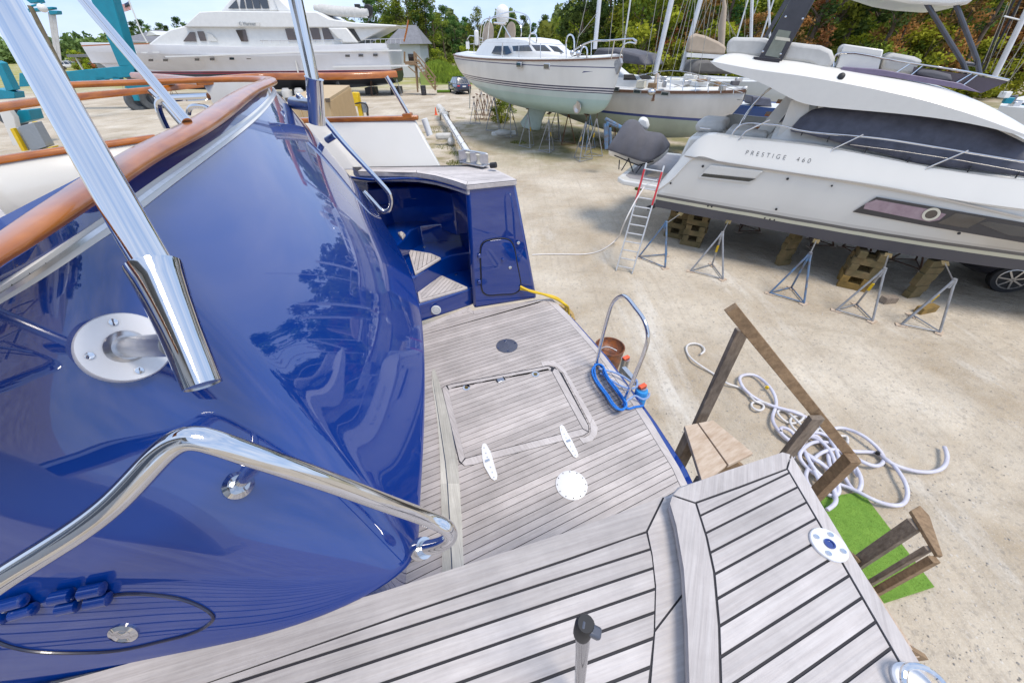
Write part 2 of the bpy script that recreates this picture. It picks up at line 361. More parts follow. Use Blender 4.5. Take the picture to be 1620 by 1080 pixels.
g = MB(); g.add([(-900, -200, 0), (900, -200, 0), (900, 1500, 0), (-900, 1500, 0)], [(0, 1, 2, 3)])
struct(g.build('ground', ground_mat(), smooth=0))
# loose stones near the boat: nobody could count them
g = MB(); rs = random.Random(3)
for i in range(3800):
    d = rs.random()**.7; x = 1.2+9*rs.random(); y = -1+10*rs.random()
    if rs.random() < .5: x = 3+rs.gauss(0, .5)*2+2*rs.random(); y = rs.gauss(1.5, 1.6)
    s = rs.choice([.005, .007, .009, .012, .017])*(.7+rs.random()*.5)
    g.cur = rs.random(); q = Matrix.Rotation(rs.random()*6, 3, 'Z')
    vs = [Vector((x, y, s*.2))+q @ Vector((a*s*(.6+.4*rs.random()), b*s*(.5+.4*rs.random()), c*s*.6)) for a, b, c in ((1, 0, 0), (0, 1, 0), (-1, 0, 0), (0, -1, 0), (0, 0, 1), (0, 0, -1))]
    g.add(vs, [(0, 1, 4), (1, 2, 4), (2, 3, 4), (3, 0, 4), (1, 0, 5), (2, 1, 5), (3, 2, 5), (0, 3, 5)])
struct(tag(g.build('gravel', mat('gravel_stone', (.52, .48, .43), .9, noise=.4, nscale=30, pv=.45), smooth=0), 'loose grey and white gravel scattered over the sandy yard beside the blue boat', 'gravel'), 'stuff')

# ================================================================== THE BLUE BOAT WE STAND ON
ZP = 2.2; ZL = 3.57
boat = thing('motor_yacht', 'navy blue boat in the foreground with teak swim platform and varnished caprail', 'boat', (-3.2, 2.2, 0))
B = boat
def zc(px, py, z): p = onz(px, py, z); return (p.x, p.y)
topz = H-.24
TP = [(-190, 560), (-70, 470), (0, 424), (60, 386), (110, 352), (150, 326), (185, 302), (235, 269), (345, 203), (402, 168), (438, 131), (432, 118)]
tpts = [onz(px, py, topz) for px, py in TP]
tpts[-1] = tpts[-2] + Vector((-.35, .28, 0))
Mx = [(-2.1, 0.02), (-1.6, 0.08), (-1.1, 0.135), (-0.76, 0.198), (-0.5, 0.232), (-0.228, 0.352), (-0.26, 0.462), (-0.297, 0.82), (-0.47, 1.75), (-0.977, 2.76), (-1.499, 3.812), (-2.05, 4.2)]
Bx = [(-2.1, -.05), (-1.6, .0), (-1.1, .09), (-.80, .17), (-.66, .42), (-.62, .6), (-.62, .75), (-.67, 1.0), (-.87, 1.9), (-1.12, 2.85), (-1.38, 3.75), (-1.8, 4.3)]
zr = [topz, H-.29, H-.4, H-.55, H-.72, H-.87, H-.97, H-1.01, H-1.03, ZL-.012, ZL-.03, ZL-.3, ZL-.8, 2.18]
rows = []
for k, z in enumerate(zr):
    row = []
    for i in range(len(TP)):
        T = tpts[i]; M = Vector((*Mx[i], 0)); Q = Vector((*Bx[i], 0)); inw = min(1, max(0, (i-3)/2))
        if z >= ZL-1e-6:
            t = (topz-z)/(topz-ZL); p = T*(1-t)+M*t + Vector((.8, -.5, 0)).normalized()*.045*math.sin(math.pi*t)
        elif z > ZL-.05: p = M+Vector((-.05, .015, 0))*inw*(.5 if z > ZL-.02 else 1)
        else: t = (ZL-z)/(ZL-2.18); p = (M+Vector((-.08, .02, 0))*inw).lerp(Q, .3+.7*t)
        row.append(Vector((p.x, p.y, z)))
    rows.append(bspl(row, 10))
cols = list(zip(*rows)); fine = [bspl(list(c), 5) for c in cols]      # [u][v]
g = MB(); g.grid(fine); g.build('transom', BLUE, B, smooth=180)
top = [c[0] for c in fine]
def surf(u, v):      # u along fine index (float), v row index (float)
    i = int(u); a = u-i; j = int(v); b = v-j; i2 = min(i+1, len(fine)-1); j2 = min(j+1, len(fine[0])-1)
    return (fine[i][j]*(1-a)+fine[i2][j]*a)*(1-b)+(fine[i][j2]*(1-a)+fine[i2][j2]*a)*b
def hit(px, py):     # where the pixel's ray meets the transom shell
    d = ray(px, py); best = None
    for i in range(len(fine)-1):
        for j in range(len(fine[0])-1):
            for tri in ((fine[i][j], fine[i+1][j], fine[i+1][j+1]), (fine[i][j], fine[i+1][j+1], fine[i][j+1])):
                e1 = tri[1]-tri[0]; e2 = tri[2]-tri[0]; h = d.cross(e2); a = e1.dot(h)
                if abs(a) < 1e-12: continue
                s = O-tri[0]; u = s.dot(h)/a
                if u < 0 or u > 1: continue
                q = s.cross(e1); v = d.dot(q)/a
                if v < 0 or u+v > 1: continue
                t = e2.dot(q)/a
                if t > 0 and (best is None or t < best[0]):
                    n = e1.cross(e2).normalized(); n = n if n.dot(d) < 0 else -n
                    best = (t, O+d*t, n)
    return best
# varnished cap rail
capc = [onz(px, py, H-.195) for px, py in [(-170, 520), (-60, 432), (0, 392), (75, 342), (150, 292), (225, 244), (300, 205), (360, 166), (405, 138), (426, 127)]]
e = capc[-1]; capc += [e+Vector((-.12, .12, 0)), e+Vector((-.4, .17, 0)), e+Vector((-.8, .02, 0)), e+Vector((-1.3, -.25, 0))]
capc = spline(capc, 6)
prof = [(-.055, -.022), (.055, -.022), (.062, -.008), (.055, .012), (.03, .022), (-.03, .022), (-.055, .012), (-.062, -.008)]
g = MB(); g.sweep(prof, capc, sc=lambda t: .33+.49*min(1, max(0, (t-.12)/.45))); g.build('caprail', VARN, B, smooth=60)
g = MB()
g.grid([[p+Vector((0, 0, .0)) for p in top], [p+Vector((-.05, .02, .035)) for p in top]]); g.build('caprail_bed', BLUE, B)
# white strake with dark screw slot
def band(v0, v1, off, m, name, parent=B):
    g = MB(); r = [[], [], [], []]
    for i in range(0, len(fine)):
        a = surf(i, v0); b = surf(i, v1); t = (surf(min(i+1, len(fine)-1), v0)-surf(max(i-1, 0), v0)).normalized(); n = t.cross(b-a).normalized()
        if n.dot(O-a) < 0: n = -n
        r[0].append(a); r[1].append(a+n*off); r[2].append(b+n*off); r[3].append(b)
    g.grid(r); return g.build(name, m, parent, smooth=40)
st = band(1.7, 3.6, .006, WHITE2, 'rub_strake'); band(2.35, 2.95, .0075, STEEL2, 'strake_groove', st)
for i in range(22, len(fine)-14, 4):
    p = surf(i, 2.65); n = (O-p).normalized(); MB().lathe([(.0025, .006), (.0025, .009), (.001, .009)], p, 8, n).build('strake_screw', DARK, st)
# near door outline, hinges and latch on the transom's lower left
def onshell(px, py, off=.002):
    h = hit(px, py); return h[1]+h[2]*off if h else None
dp = [(-60, 985), (-20, 1005), (15, 1020), (60, 1029), (120, 1031), (190, 1027), (260, 1012), (310, 998), (334, 983), (338, 975), (325, 962), (290, 947), (250, 940), (200, 938), (150, 944)]
dd = [q for q in (onshell(*p, off=.001) for p in dp) if q]
door = MB().tube(dd, .0035, 8, smooth=4).build('locker_door_seal', mat('seal_black', (.01, .012, .04), .25, coat=.6, noise=.2), B)
for a, b in (((92, 945), (178, 928)), ((-22, 966), (58, 944))):
    ha, hb = hit(*a), hit(*b)
    if not (ha and hb): continue
    n = (ha[2]+hb[2]).normalized(); g = MB(); d = (hb[1]-ha[1]); L_ = d.length; d.normalize(); s = n.cross(d).normalized()
    c = (ha[1]+hb[1])/2+n*.012
    for k, sgn in ((0, 1), (1, -1)):
        for m_, w_ in ((-.28, .42), (.26, .5)):
            cc = c+s*sgn*L_*.17+d*L_*m_
            g.tube([cc-d*L_*w_*.46, cc-d*L_*w_*.4, cc+d*L_*w_*.4, cc+d*L_*w_*.46], [L_*.08, L_*.145, L_*.145, L_*.08], 14)
    hg = g.build('hinge', BLUE, B, smooth=50)
    MB().ball(c-d*L_*.02, L_*.05, 8).build('hinge_pin', STEEL, hg)
h = hit(196, 1001)
if h: MB().lathe([(.026, 0), (.026, .003), (.018, .006), (.012, .004), (.004, .007)], h[1], 24, h[2]).build('latch', STEEL, B)
# ---------------- cockpit seen past the cap rail
g = MB(); q = [onz(-60, 345, 3.75), onz(-60, 260, 3.75), onz(330, 215, 3.75), onz(330, 330, 3.75)]
g.prism([(-6, 1.2, 3.68), (-1.5, 1.2, 3.68), (-2.4, 3.7, 3.68), (-5, 4.2, 3.68)], (0, 0, .03)); g.build('cockpit_sole', CAULK, B)
g = MB(); planks(g, [(-6, 1.2), (-1.4, 1.2), (-2.3, 3.7), (-5, 4.2)], 3.714, (1, .15), .05, .005); g.build('cockpit_planking', teak('teak_cockpit', .15), B, smooth=0)
def rail_px(name, pts, z, w_, h_, m=VARN):
    P = spline([onz(a, b, z) for a, b in pts], 4); g = MB()
    g.sweep([(-w_/2, -h_/2), (w_/2, -h_/2), (w_/2, h_*.2), (w_*.25, h_/2), (-w_*.25, h_/2), (-w_/2, h_*.2)], P); return P, g.build(name, m, B, smooth=60)
P1, _ = rail_px('bulwark_rail', [(-60, 262), (80, 240), (160, 229), (245, 217)], 4.08, .07, .035)
g = MB()
g.grid([[p-Vector((0, 0, .015)) for p in P1], [Vector((p.x, p.y, 3.66)) for p in P1]])
g.build('bulwark', WHITE, B, solid=.03)
rail_px('handrail', [(-80, 182), (38, 164), (118, 154), (200, 146), (318, 134)], 4.28, .06, .05)
rail_px('handrail', [(213, 119), (260, 123), (318, 129)], 4.36, .09, .055)
P2, _ = rail_px('handrail', [(318, 129), (360, 125), (420, 121), (520, 121), (626, 117)], 4.37, .075, .055)
a, b = onz(321, 131, 4.36), onz(412, 125, 4.36)
g = MB(); g.prism([a, b, Vector((b.x, b.y, 3.7)), Vector((a.x+.1, a.y-.1, 3.7))], (0, .05, 0)); g.build('coaming', WHITE, B)
# small hoops at the gate
for pts, r in (([(264, 203), (250, 166), (254, 158), (266, 156), (330, 153)], .016), ([(286, 196), (258, 163)], .012), ([(298, 181), (300, 172), (312, 168), (330, 172), (326, 180)], .012), ([(236, 143), (252, 158)], .012)):
    MB().tube([onY(x, y, 2.3) for x, y in pts], r, 10, smooth=4).build('grab_hoop', STEEL, B)
# ---------------- swim platform
zz = lambda pts, z=ZP: [zc(x, y, z) for x, y in pts]
outerP = zz([(600, 540), (642, 524), (742, 484), (748, 491), (850, 474), (868, 473), (905, 499), (962, 562), (1000, 612), (1040, 667), (1088, 740), (1112, 790), (1135, 850)])
nearP = [(1.1, .25), (.2, .15), (-.9, .6)]
g = MB(); g.prism([(x, y, ZP-.16) for x, y in outerP+nearP], (0, 0, .145)); g.build('swim_platform', BLUE, B, bevel=.012)
teakO = zz([(640, 526), (742, 485), (748, 491), (850, 474), (873, 472), (900, 498), (955, 561), (992, 610), (1030, 665), (1075, 740), (1097, 785), (1120, 850)])
teakI = zz([(640, 536), (738.5, 492), (749, 497), (845, 482), (863, 474), (900, 509), (947, 563), (984, 614), (1019, 669), (1063, 740), (1083, 785), (1105, 850)])
g = MB(); g.prism([(x, y, ZP-.016) for x, y in teakO+nearP[:]], (0, 0, .012)); g.build('platform_caulking', CAULK, B)
PD = math.atan2(.259, .553)
g = MB(); planks(g, teakI+[(1.08, .3), (.2, .2), (-.9, .6)], ZP, (math.cos(PD), math.sin(PD)), .0498, .0048, phase=.012); g.build('platform_planking', teak('teak_platform', PD, .86, warm=.010), B, smooth=0)
g = MB(); ring(g, teakO, teakI, ZP, seams=(1, 2, 3, 4, 7)); g.build('platform_margin', teak('teak_margin', -1.0, 1.0, warm=.005), B, smooth=0)
GB = teak('teak_green', PD-1.75, .98, green=.35)
lp = zz([(684, 612), (690, 650), (694, 690), (697, 745), (697, 765), (699, 830), (700, 925)]); cp_ = zz([(683, 590), (690.5, 640), (698, 690), (704, 730), (707.5, 765), (711.5, 830), (716, 925)]); rp_ = zz([(687, 582), (699, 616), (708, 650), (718, 690), (724, 735), (726, 765), (730, 830), (735, 925)])[:]
rp_ = rp_[:3]+rp_[3:]; 
g = MB(); g.prism([(x, y, ZP-.001) for x, y in lp+zz([(735, 925), (730, 830), (726, 765), (724, 735), (718, 690), (708, 650), (699, 616), (687, 582)])], (0, 0, .003)); g.build('king_plank_caulking', mat('blue_caulk', (.02, .04, .09), .5, noise=.3), B)
g = MB(); ring(g, lp, [((a[0]+b[0]*0)*1-.0+(b[0]-a[0])*.96, a[1]+(b[1]-a[1])*.96) for a, b in zip(lp, cp_)], ZP+.005, gap=.0, seams=(4,))
rr = zz([(687, 582), (699, 616), (712, 668), (724, 730), (727, 765), (731, 830), (735, 925)]); ring(g, rr, [(a[0]+(b[0]-a[0])*.94, a[1]+(b[1]-a[1])*.94) for a, b in zip(rr, cp_)], ZP+.005, gap=0., seams=(4,))
g.build('king_planks', GB, B, smooth=0)
# hatch
hat = thing('deck_hatch', '', ''); 
del hat['label'], hat['category']; hat.parent = B; hat.location = Vector((0, 2.0, ZP))-B.location
lid = zz([(698.5, 614), (704.5, 609.6), (716, 606.5), (867, 578), (878, 581), (889, 590), (931.6, 673), (932, 683), (923, 689), (907, 693), (780, 726), (750, 735), (735, 737), (726, 731)])
fro = zz([(856, 572.5), (875, 570.5), (890, 580), (899, 594), (937, 660), (945.5, 677), (944, 688), (937, 697), (923, 701.5)]); fri = zz([(858.5, 580), (870, 577.5), (880.5, 581), (891, 590), (933.5, 672), (934.5, 683), (932, 688), (925, 691.5), (916, 693)])
Z1 = ZP+.0045
g = MB(); g.prism([(x, y, ZP-.002) for x, y in lid], (0, 0, .0032)); g.build('hatch_caulking', CAULK, hat)
inn = zz([(709, 617), (716, 612), (867, 583), (873, 588), (921, 677), (736, 724)], Z1)
g = MB(); planks(g, inn, Z1, (math.cos(PD), math.sin(PD)), .0498, .004, phase=.03); g.build('hatch_planking', teak('teak_hatch', PD, .88, warm=.009), hat, smooth=0)
TM = teak('teak_frame', -1.02, 1.0, warm=.004)
g = MB(); ring(g, fro, fri, Z1, gap=.003, seams=(3, 4)); g.build('hatch_frame', TM, hat, smooth=0)
g = MB()
for q in ([(699.5, 614), (705, 610), (709, 616), (735.5, 723), (730, 731), (727, 728)], [(737, 725), (921, 678), (930, 683), (922, 688), (907, 692), (780, 725), (750, 734), (735, 736), (731, 732)], [(874, 588), (877, 583), (883, 585), (930.5, 673), (931, 682), (922, 677)], [(710, 615), (708, 609.5), (716, 607.5), (867, 579), (872, 582), (871, 585), (716, 614)]):
    g.rnd(); g.prism([(x, y, Z1-.004) for x, y in zz(q, Z1)], (0, 0, .004))
g.build('hatch_margin', TM, hat, smooth=0)
PLATE = mat('white_plate', (.78, .77, .76), .35, noise=.06, nscale=12)
for q, cx in (([(763, 703), (766, 701), (769, 702), (776, 714), (780, 728), (787, 752), (786, 758), (782, 760), (777, 757), (766, 738), (763, 726), (761.5, 709)], (771, 729)), ([(885, 675), (888, 672), (892, 674), (899, 687), (905, 697), (914, 716), (915, 722), (911, 724.5), (907, 722), (896, 706), (890, 695), (886, 682)], (899, 698))):
    g = MB(); g.prism([(x, y, Z1+.0005) for x, y in zz(q, Z1)], (0, 0, .005)); hi = g.build('hinge', PLATE, hat, bevel=.002)
    g = MB(); a, b = q[0], q[7]
    for t in (.1, .25, .36, .64, .78, .92):
        c = zc(a[0]+(b[0]-a[0])*t+1, a[1]+(b[1]-a[1])*t, Z1); g.lathe([(.005, .005), (.005, .0065), (.003, .007)], (*c, Z1), 10)
    c = zc(cx[0], cx[1], Z1); g.box((*c, Z1+.007), (.035, .018, .005), PD); g.build('hinge_knuckle', STEEL2, hi)
for px, py, rp2 in ((738, 613, 6), (847, 592, 6)):
    c = zc(px, py, Z1); r = abs(zc(px+rp2, py, Z1)[0]-c[0])
    k = MB().lathe([(r, 0), (r, .004), (r*.6, .005), (r*.55, .001)], (*c, Z1), 20).build('lift_ring', STEEL, hat)
    MB().lathe([(r*.5, .001), (r*.45, .004), (.003, .004)], (*c, Z1), 16).build('ring_core', mat('brass', (.3, .2, .06), .3, metal=1, noise=.2), k)
c = zc(792, 601, Z1); MB().box((*c, Z1+.003), (.085, .045, .006), PD).build('hatch_latch', STEEL2, hat, bevel=.004)
for s in (-1, 1): MB().box((c[0]+s*.036*math.cos(PD), c[1]+s*.036*math.sin(PD), Z1+.007), (.01, .045, .004), PD).build('latch_lug', DARK, hat)
# round plates let into the platform
c = zc(904, 767, ZP); r = abs(zc(929, 767, ZP)[0]-c[0]); k = MB().lathe([(r, 0), (r, .006), (r*.97, .008), (.002, .008)], (*c, ZP), 40).build('access_plate', PLATE, B)
for i in range(12): MB().lathe([(.004, .007), (.004, .0095), (.001, .0095)], (c[0]+r*.9*math.cos(i*math.pi/6), c[1]+r*.9*math.sin(i*math.pi/6), ZP), 8).build('plate_screw', DARK, k)
c = zc(802, 547, ZP); r = abs(zc(819, 547, ZP)[0]-c[0]); k = MB().lathe([(r, 0), (r, .005), (r*.95, .006), (.002, .006)], (*c, ZP), 40).build('access_plate', mat('smoked_plate', (.09, .10, .14), .35, noise=.25, nscale=14), B, label='smoked dark round plate')
for i, (a, b) in enumerate(((-.2, .62), (.75, .3), (-.8, -.35), (.1, -.8))): MB().lathe([(r*.1, .005), (r*.1, .009), (r*.05, .009)], (c[0]+r*a, c[1]+r*b, ZP), 10).build('plate_screw', STEEL, k)
# ---------------- far quarter: box, teak landing, curved stair
def V3(px, py, z): return onz(px, py, z)
bt = [V3(738, 296, 3.545), V3(817, 288, 3.545), V3(766, 262, 3.545), V3(700, 264, 3.545)]
bb = [V3(749, 489, ZP), V3(850, 473, ZP)]; bb += [bb[1]+Vector((-.15, .75, 0)), bb[0]+Vector((-.1, .75, 0))]
g = MB(); g.hexa(bb, bt); box = g.build('quarter_locker', BLUE, B, bevel=.035)
bp0, bn = bb[0], (bb[1]-bb[0]).cross(bt[0]-bb[0]).normalized()
if bn.dot(O-bp0) < 0: bn = -bn
def onbox(px, py, off=0): return onp(px, py, bp0+bn*off, bn)
dq = spline([onbox(*p, .003) for p in [(761, 440), (760, 415), (760, 395), (764, 384), (776, 379), (797, 377), (808, 381), (814, 393), (819, 420), (824, 447), (823, 457), (815, 464), (793, 466), (772, 467), (764, 462), (761, 440)]], 4)
MB().tube(dq, .006, 8, cap=False).build('door_gasket', DARK, box)
dq2 = [p+(sum(dq, Vector())/len(dq)-p)*.035 for p in dq[:-1]]
dr = MB().prism(dq2, bn*.008).build('locker_door', BLUE, box, bevel=.003)
for y in (405, 446): MB().box(onbox(758.5, y, .012), (.035, .02, .045), .4).build('door_hinge', BLUE, dr, bevel=.005)
for px, py, r in ((807, 423, .018), (820, 384, .018)): MB().lathe([(r, 0), (r, .006), (r*.5, .009), (.002, .004)], onbox(px, py, .011), 18, bn).build('latch', STEEL, box)
MB().lathe([(.013, 0), (.013, .02), (.008, .024)], onbox(795, 410, .01), 14, bn).build('door_button', BLUE, dr)
lo = [(566, 271), (590, 271.5), (612, 272), (636, 272), (659, 273), (688, 277.5), (716, 285), (738, 292.5), (818, 284.5), (768, 260), (700, 261.5), (556, 262.5)]
top_l = [V3(x, y, ZL) for x, y in lo]
FT = teak('teak_far_landing', .1, 1.0)
g = MB(); g.prism([p-Vector((0, 0, .052)) for p in top_l], (0, 0, .047)); g.build('landing_edge', FT, B, bevel=.008)
MB().prism([p-Vector((0, -.015, .10)) for p in top_l[:8]]+[top_l[8]+Vector((-.03, .06, -.10)), top_l[9]-Vector((.02, 0, .10)), top_l[10]-Vector((0, 0, .1)), top_l[11]-Vector((0, 0, .1))], (0, 0, .045)).build('landing_lip', FT, B, bevel=.006)
inner = [V3(x, y, ZL) for x, y in [(572, 267), (612, 268), (659, 269), (690, 273.5), (716, 280.5), (740, 287), (806, 281), (765, 263.5), (700, 264), (572, 265)]]
g = MB(); g.prism([p-Vector((0, 0, .005)) for p in top_l], (0, 0, .0015)); g.build('landing_caulking', CAULK, B)
g = MB(); planks(g, [(p.x, p.y) for p in inner], ZL, (1, .12), .05, .006, th=.003); 
g.cur = .7
oi = [top_l[i] for i in (0, 2, 4, 5, 6, 7, 8, 9)]; ii = [inner[i] for i in (0, 1, 2, 3, 4, 5, 6, 7)]
ring(g, oi, ii, ZL, gap=.005, th=.003, seams=(2, 5, 6)); g.build('landing_planking', FT, B, smooth=0)
# fairlead rollers
A0, A1 = V3(733, 255, 3.6), V3(770, 262, 3.6)
g = MB(); g.beam(A0, A1, .12, .015); g.beam(A0+Vector((0, .02, .11)), A1+Vector((0, .02, .11)), .03, .014)
for t in (0, .5, .9): 
    p = A0.lerp(A1, t); g.beam(p, p+Vector((0, 0, .11)), .015, .09)
fl = g.build('fairlead', STEEL2, B, bevel=.004)
for t in (.28, .72):
    p = A0.lerp(A1, t)+Vector((0, -.01, .01)); MB().lathe([(.04, 0), (.028, .03), (.028, .06), (.04, .09)], p, 18).build('roller', CREAM, fl)
p = V3(776, 262, 3.62); MB().tube([p, p+Vector((.06, -.02, .01))], .028, 10).build('winch_drum', DARK, fl)
# stair
def step(poly, z, zb, name='stair_step', m=BLUE, bev=.018, parent=B):
    return MB().prism([V3(x, y, z)*1 + Vector((0, 0, zb-z)) for x, y in poly], (0, 0, z-zb)).build(name, m, parent, bevel=bev)
s1 = step([(645, 488), (664, 481), (742, 457), (760, 450), (752, 420), (700, 424), (640, 440)], 2.43, 2.2)
s2 = step([(630, 446), (656, 437), (698, 410), (712, 404), (741, 399), (760, 396), (756, 365), (688, 372), (630, 392)], 2.66, 2.3)
s3 = step([(612, 400), (640, 377), (650, 364), (663, 357), (690, 354), (742, 353), (758, 352), (752, 325), (612, 325)], 2.89, 2.4)
s4 = step([(596, 330), (620, 321), (655, 320), (690, 320), (712, 313), (728, 303), (756, 296), (748, 284), (590, 284)], 3.12, 2.6)
s5 = step([(580, 300), (620, 297), (660, 296), (690, 299), (715, 306), (748, 300), (745, 276), (580, 276)], 3.3, 2.8)
for poly, z, s in (([(661, 465), (698, 438), (740, 457.5), (664, 480)], 2.43, s1), ([(646, 398), (682, 404), (698, 411), (657, 436)], 2.66, s2), ([(630, 372), (636, 370), (642, 374), (637, 380)], 2.89, s3)):
    P = [zc(x, y, z) for x, y in poly]
    g = MB(); g.prism([(x, y, z) for x, y in P], (0, 0, .03)); tr = g.build('tread', teak('teak_tread', .1, 1.05), s, bevel=.006)
    c = (sum(x for x, y in P)/len(P), sum(y for x, y in P)/len(P)); Pi = [(c[0]+(x-c[0])*.86, c[1]+(y-c[1])*.86) for x, y in P]
    MB().prism([(x, y, z+.0305) for x, y in Pi], (0, 0, .002)).build('tread_caulking', CAULK, tr)
    a, b = P[1], P[0]
    g = MB(); planks(g, Pi, z+.036, (P[1][0]-P[2][0]+.2, P[1][1]-P[2][1]-.7), .045, .005, th=.003); g.build('tread_planking', teak('teak_tread2', 1.2, 1.0), tr, smooth=0)
for px, py, z, r, s in ((671, 391, 2.66, .022, s2), (721.5, 434, 2.43, .02, s1)): MB().lathe([(r, 0), (r, .004), (r*.5, .006), (.002, .003)], (*zc(px, py, z), z), 18).build('deck_drain', STEEL, s)
# speaker-like round fitting on the lowest riser
p = onp(690, 489, V3(664, 486, 2.35), (bn.x*.3-.0, -1, 0)); MB().lathe([(.055, 0), (.055, .012), (.045, .018), (.03, .012), (.028, .02), (.002, .02)], p+Vector((0, -.012, 0)), 28, (.15, -1, .1)).build('stern_light', mat('light_plastic', (.6, .62, .62), .3, noise=.1), B)
# curved back wall of the alcove
wl = [spline([V3(x, y, z) for x, y in pp], 5) for z, pp in ((3.52, [(520, 268), (583, 282), (620, 281), (660, 281), (700, 288), (738, 300)]), (3.38, [(530, 280), (583, 286), (620, 286), (660, 286), (700, 289), (745, 292)]), (3.2, [(530, 296), (583, 294), (620, 294), (660, 294), (700, 294), (750, 294)]), (2.2, [(560, 398), (600, 392), (630, 392), (670, 392), (710, 392), (760, 394)]))]
g = MB(); g.grid(wl); g.build('stairwell_wall', BLUE, B, smooth=60, solid=.02)
# far bulwark (white) with its varnished rail and stanchion
q = [V3(425, 266, ZL), V3(697, 262, ZL), onY(655, 190, 4.62), onY(420, 197, 4.45)]
g = MB(); g.prism([q[0]-Vector((0, 0, .03)), q[1]-Vector((0, 0, .03)), q[2], q[3]], (0, .06, 0)); g.build('bulwark', WHITE, B, bevel=.01)
g = MB(); a = q[3]+Vector((-.3, .03, .02)); b = onY(662, 186, 4.64); g.beam(a, b, .085, .045); cr = g.build('bulwark_rail', VARN, B, bevel=.012)
MB().beam(onY(638, 184, 4.63), onY(652, 182.5, 4.63), .09, .05).build('rail_block', VARN, B, bevel=.006)
MB().tube([onY(611, 121, 4.55), onY(648, 184, 4.62)], .02, 12).build('stanchion', STEEL, B)
MB().tube([onY(671, 188, 4.75), onY(680, 214, 4.75)], .035, 12).build('roller_end', WHITE2, B)
# ---------------- near landing
g = MB()
nO = zz([(100, 1085), (145, 1063), (300, 1021), (450, 984), (600, 936), (720, 901), (900, 838), (1050, 782), (1066, 776), (1075, 766), (1150, 742), (1238, 715), (1256, 722), (1266, 738), (1478, 1085), (1700, 1500)], ZL)
g.prism([(x, y, ZL-.065) for x, y in nO+[(.8, -.5), (-1.2, -.5), (-1.4, .1)]], (0, 0, .06)); g.build('near_landing', teak('teak_near', .28, .95), B, bevel=.012)
TN = teak('teak_near_plank', .26, .90)
# lower part (left)
iO = zz([(-200, 1160), (145, 1065), (600, 937), (900, 840), (1050, 785), (1062, 800), (1078, 860), (1088, 930), (1092, 1100), (1094, 1400)], ZL)
iI = zz([(-200, 1250), (330, 1080), (640, 973), (900, 886), (1022, 842), (1031, 880), (1036, 930), (1034, 1000), (1024, 1090), (990, 1400)], ZL)
MB().prism([(x, y, ZL-.006) for x, y in iO+[(-1.5, -.5)]], (0, 0, .0025)).build('near_caulking', CAULK, B)
g = MB(); ring(g, iO, iI, ZL, gap=.007, seams=(4, 7)); g.build('near_margin', TN, B, smooth=0)
g = MB(); planks(g, iI+[(-.6, -.4), (-1.4, -.2)], ZL, (math.cos(.26), math.sin(.26)), .0415, .0062, phase=.255); g.build('near_planking', TN, B, smooth=0)
# raised part (right)
ZR = ZL+.045
rO = zz([(1096, 1400), (1091, 1085), (1088, 990), (1082, 900), (1070, 830), (1060, 796), (1064, 783), (1075, 772), (1150, 744), (1238, 715), (1252, 719), (1262, 735), (1350, 880), (1475, 1080), (1640, 1360)], ZR)
MB().prism([(x, y, ZR-.043) for x, y in rO], (0, 0, .038)).build('raised_landing', teak('teak_raised', 1.2, .95), B, bevel=.015)
MB().prism([(x, y, ZR-.0052) for x, y in zz([(1096, 1400), (1094, 1085), (1085, 900), (1064, 798), (1078, 776), (1150, 748), (1238, 719), (1258, 738), (1350, 884), (1472, 1080), (1636, 1360)], ZR)], (0, 0, .002)).build('raised_caulking', CAULK, B)
rI = zz([(1150, 1400), (1143, 1085), (1140, 990), (1132, 905), (1120, 850), (1103, 796), (1103, 796), (1103, 796), (1170, 772), (1245, 743), (1245, 743), (1245, 743), (1325, 880), (1440, 1080), (1600, 1360)], ZR)
g = MB(); ring(g, rO, rI, ZR, gap=.006, seams=(6, 10)); g.build('raised_margin', teak('teak_raised_margin', 1.1, .93), B, smooth=0)
rdir = Vector((.804-.499, .583-.466)); rn = math.atan2(rdir.y, rdir.x)
ip = rI[:6]+rI[8:10]+rI[12:]
g = MB(); planks(g, ip, ZR, (math.cos(.375), math.sin(.375)), .0405, .0054, phase=.251); g.build('raised_planking', teak('teak_raised_plank', .375, .91), B, smooth=0)
mat('satin_plate', (.78, .78, .80), .4, metal=.3, noise=.05)
# socket plate on the raised landing
c = Vector((*zc(1310, 862, ZR), ZR)); r = (V3(1336, 862, ZR)-c).length
k = MB().lathe([(r, 0), (r, .005), (r*.96, .007), (r*.24, .007), (r*.22, .003)], c, 40).build('pole_socket', MATS['satin_plate'], B)
MB().lathe([(r*.30, .007), (r*.30, .010), (r*.22, .010), (r*.20, .0075), (.001, .0075)], c, 24).build('socket_plug', mat('socket_blue', (.02, .05, .25), .2, coat=1, noise=.3), k)
for i in range(4): a = .9+i*math.pi/2; MB().lathe([(.0065, .007), (.006, .010), (.002, .009)], c+Vector((r*.68*math.cos(a), r*.68*math.sin(a), 0)), 12).build('screw', STEEL, k)
# bow-tie handle at the lower right
c = Vector((*zc(1445, 1085, ZR), ZR)); g = MB(); g.lathe([(.036, 0), (.036, .006), (.032, .009)], c, 24); k = g.build('cleat_base', MATS['satin_plate'], B)
MB().tube([c+Vector(v) for v in ((-.035, -.02, .008), (-.035, .005, .03), (-.02, .022, .036), (.02, .018, .036), (.036, -.002, .03), (.036, -.03, .008))], .006, 10, smooth=4).build('cleat_bow', STEEL, k)
